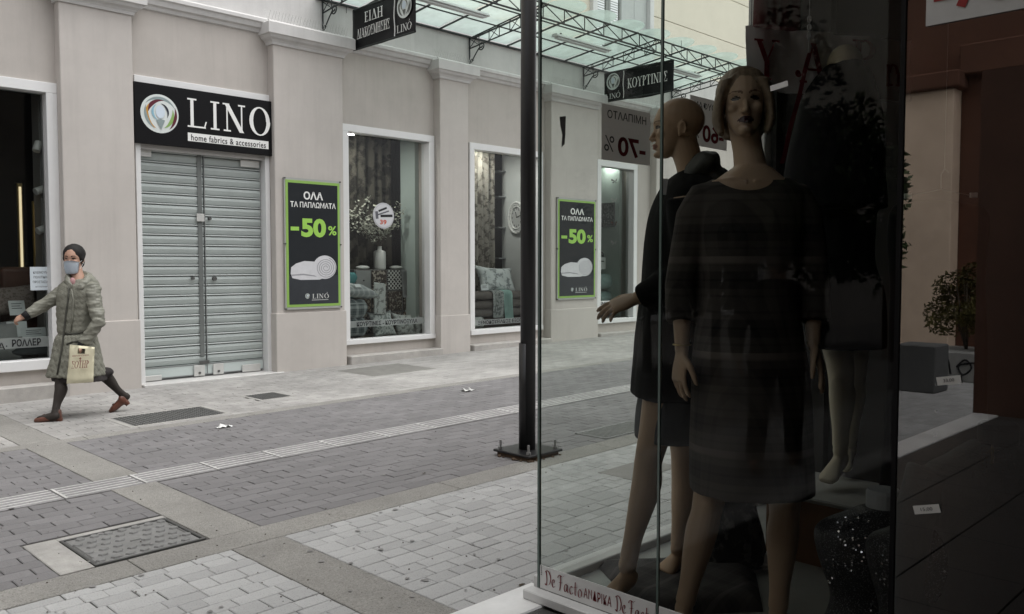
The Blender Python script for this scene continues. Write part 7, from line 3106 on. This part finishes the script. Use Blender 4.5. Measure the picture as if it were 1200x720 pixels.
# ---------------- left window: spotlights, gilt lamps, sofa and cards
for (px_, py_, nm) in ((44, 172, 'top'), (47, 223, 'middle'), (49.5, 269, 'lowest')):
    q = on_y(px_, py_, 10.45)
    t = thing('spotlight', tuple(q), {'top': 'small white spotlight, topmost of three on the dark window jamb', 'middle': 'small white spotlight, middle one of three on the dark window jamb', 'lowest': 'small white spotlight, lowest of three on the dark window jamb'}[nm], 'spotlight', 'spotlights on the dark jamb')
    d_ = V((-.8, -.2, -.35)).normalized() if nm != 'top' else V((-.35, -.3, -.9)).normalized()
    bm = BM()
    tube(bm, [q - d_ * .06, q - d_ * .055, q + d_ * .055, q + d_ * .06], [.035, .042, .042, .038], 16)
    obj('can', bm, M_WHITEC, t, smooth=False)
    bm = BM()
    tube(bm, [q, q + V((.10, .03, .02))], .008, 6)
    obj('arm', bm, M_STEEL, t)
q = on_y(55, 240, 10.5)
bm = BM()
tube(bm, [(q.x + .02, 10.52, .5), (q.x + .02, 10.52, 3.25)], .015, 8)
obj('spot_rail', bm, M_STEEL, None, label='thin vertical steel rail carrying the three spotlights', cat='rail')
M_GOLD = pm('gilt_metal', (0.45, 0.35, 0.16), .35, .1, 8, metal=.7)
for (px_, y0_, y1_, lab) in ((24, 215, 322, 'tall gilt strip lamp standing in the dark left shop window'), (42, 236, 300, 'shorter gilt strip lamp nearer the window jamb')):
    a, b = on_y(px_, y0_, 10.95), on_y(px_ + 2, y1_, 10.95)
    t = thing('strip_lamp', (a.x, 10.95, .4), lab, 'lamp', 'gilt strip lamps')
    obj('frame', mk(box, a.x - .035, a.x + .02, 10.95, 10.99, b.z - .4, a.z, .004), M_GOLD, t)
    obj('light_strip', mk(box, a.x - .02, a.x + .005, 10.944, 10.9495, b.z, a.z - .04), emit_mat('warm_strip', (1.0, .82, .52), .38), t)
bm = BM()
a, b = on_y(10, 315, 10.9), on_y(55, 345, 10.9)
box(bm, a.x - .1, b.x, 10.82, 11.05, .42, on_y(30, 313, 10.9).z, .05, 3)
good('brown_headboard', bm, pm('brown_leather_seat', (0.075, 0.035, 0.024), .5, .15, 6), 'dark brown padded chair back in the left shop window', 'chair', smooth=False)
q = on_y(14, 352, 10.7)
bm = BM()
cushion(bm, q, V((1, 0, .08)), V((0, .45, 1)), .52, .34, .17, seed=4)
good('taupe_cushion', bm, pattern_mat('taupe_weave', 'floral', (0.14, 0.115, 0.10), (0.22, 0.19, 0.17), 40), 'taupe woven cushion on the brown seat in the left window', 'cushion')
card('price_card', 20, 361, .16, .17, 10.50, 'white price card leaning on the taupe cushion', lines=3, tilt=.4)
card('photo_card', 20, 386, .20, .17, 10.48, 'small framed photo card beside the grey pillow', 'photo card')
card('price_card', 40, 391, .24, .13, 10.46, 'wide white price card above the frosted strip in the left window', lines=3)
q = on_y(6, 402, 10.5)
bm = BM()
cushion(bm, (q.x - .02, 10.5, q.z), V((1, 0, 0)), V((-.05, .2, 1)), .34, .50, .18, seed=6)
good('grey_pillow', bm, M_GREYC, 'plain grey pillow standing at the edge of the left window', 'pillow')
bm = BM()
q = on_y(40, 417, 10.5)
fold(bm, V((q.x - .02, 10.52, .44)), UX, (0, 1, 0), .46, .3, .19, 2, 8.0)
good('folded_throw', bm, pm('slate_throw', (0.085, 0.095, 0.10), .9, .1, 12), 'folded slate grey throw on the floor of the left window', 'throw')
a, b = on_y(35, 313, YW + .09), on_y(62, 340, YW + .09)
nt_ = thing('paper_notice', (a.x, YW + .09, b.z), 'white paper notice taped inside the left window above the walking person arm', 'notice')
obj('paper', mk(box, a.x, b.x, YW + .092, YW + .094, b.z, a.z), pm('notice_paper', (0.60, 0.66, 0.70), .7, .04, 6), nt_)
for k, (s, hh_, ww) in enumerate((('ΚΛΕΙΝΟΥΜΕ', .026, .16), ('ΠΟΛΙΤΙΚΗΣ', .026, .155), ('ΠΡΟΣΤΑΣΙΑΣ', .026, .17), ('ΚΑΤΑΣΤΗΜΑ', .012, .12))):
    place('lettering', text_bm(s, .0), M_INK, nt_, ((a.x + b.x) / 2, YW + .0905, a.z - .06 - .052 * k), UX, UZ, width=ww, height=hh_)
lettering_strip(WIN['left'], wl, -12, 58, 404, 'ΡΟΛΛΕΡ', 14, 48, .115)
a = on_y(3, 407, YW + .098)
place('lettering', text_bm('Α·', .012), M_INK, wl, (a.x, YW + .094, a.z + .01), UX, UZ, width=.09, height=.075)
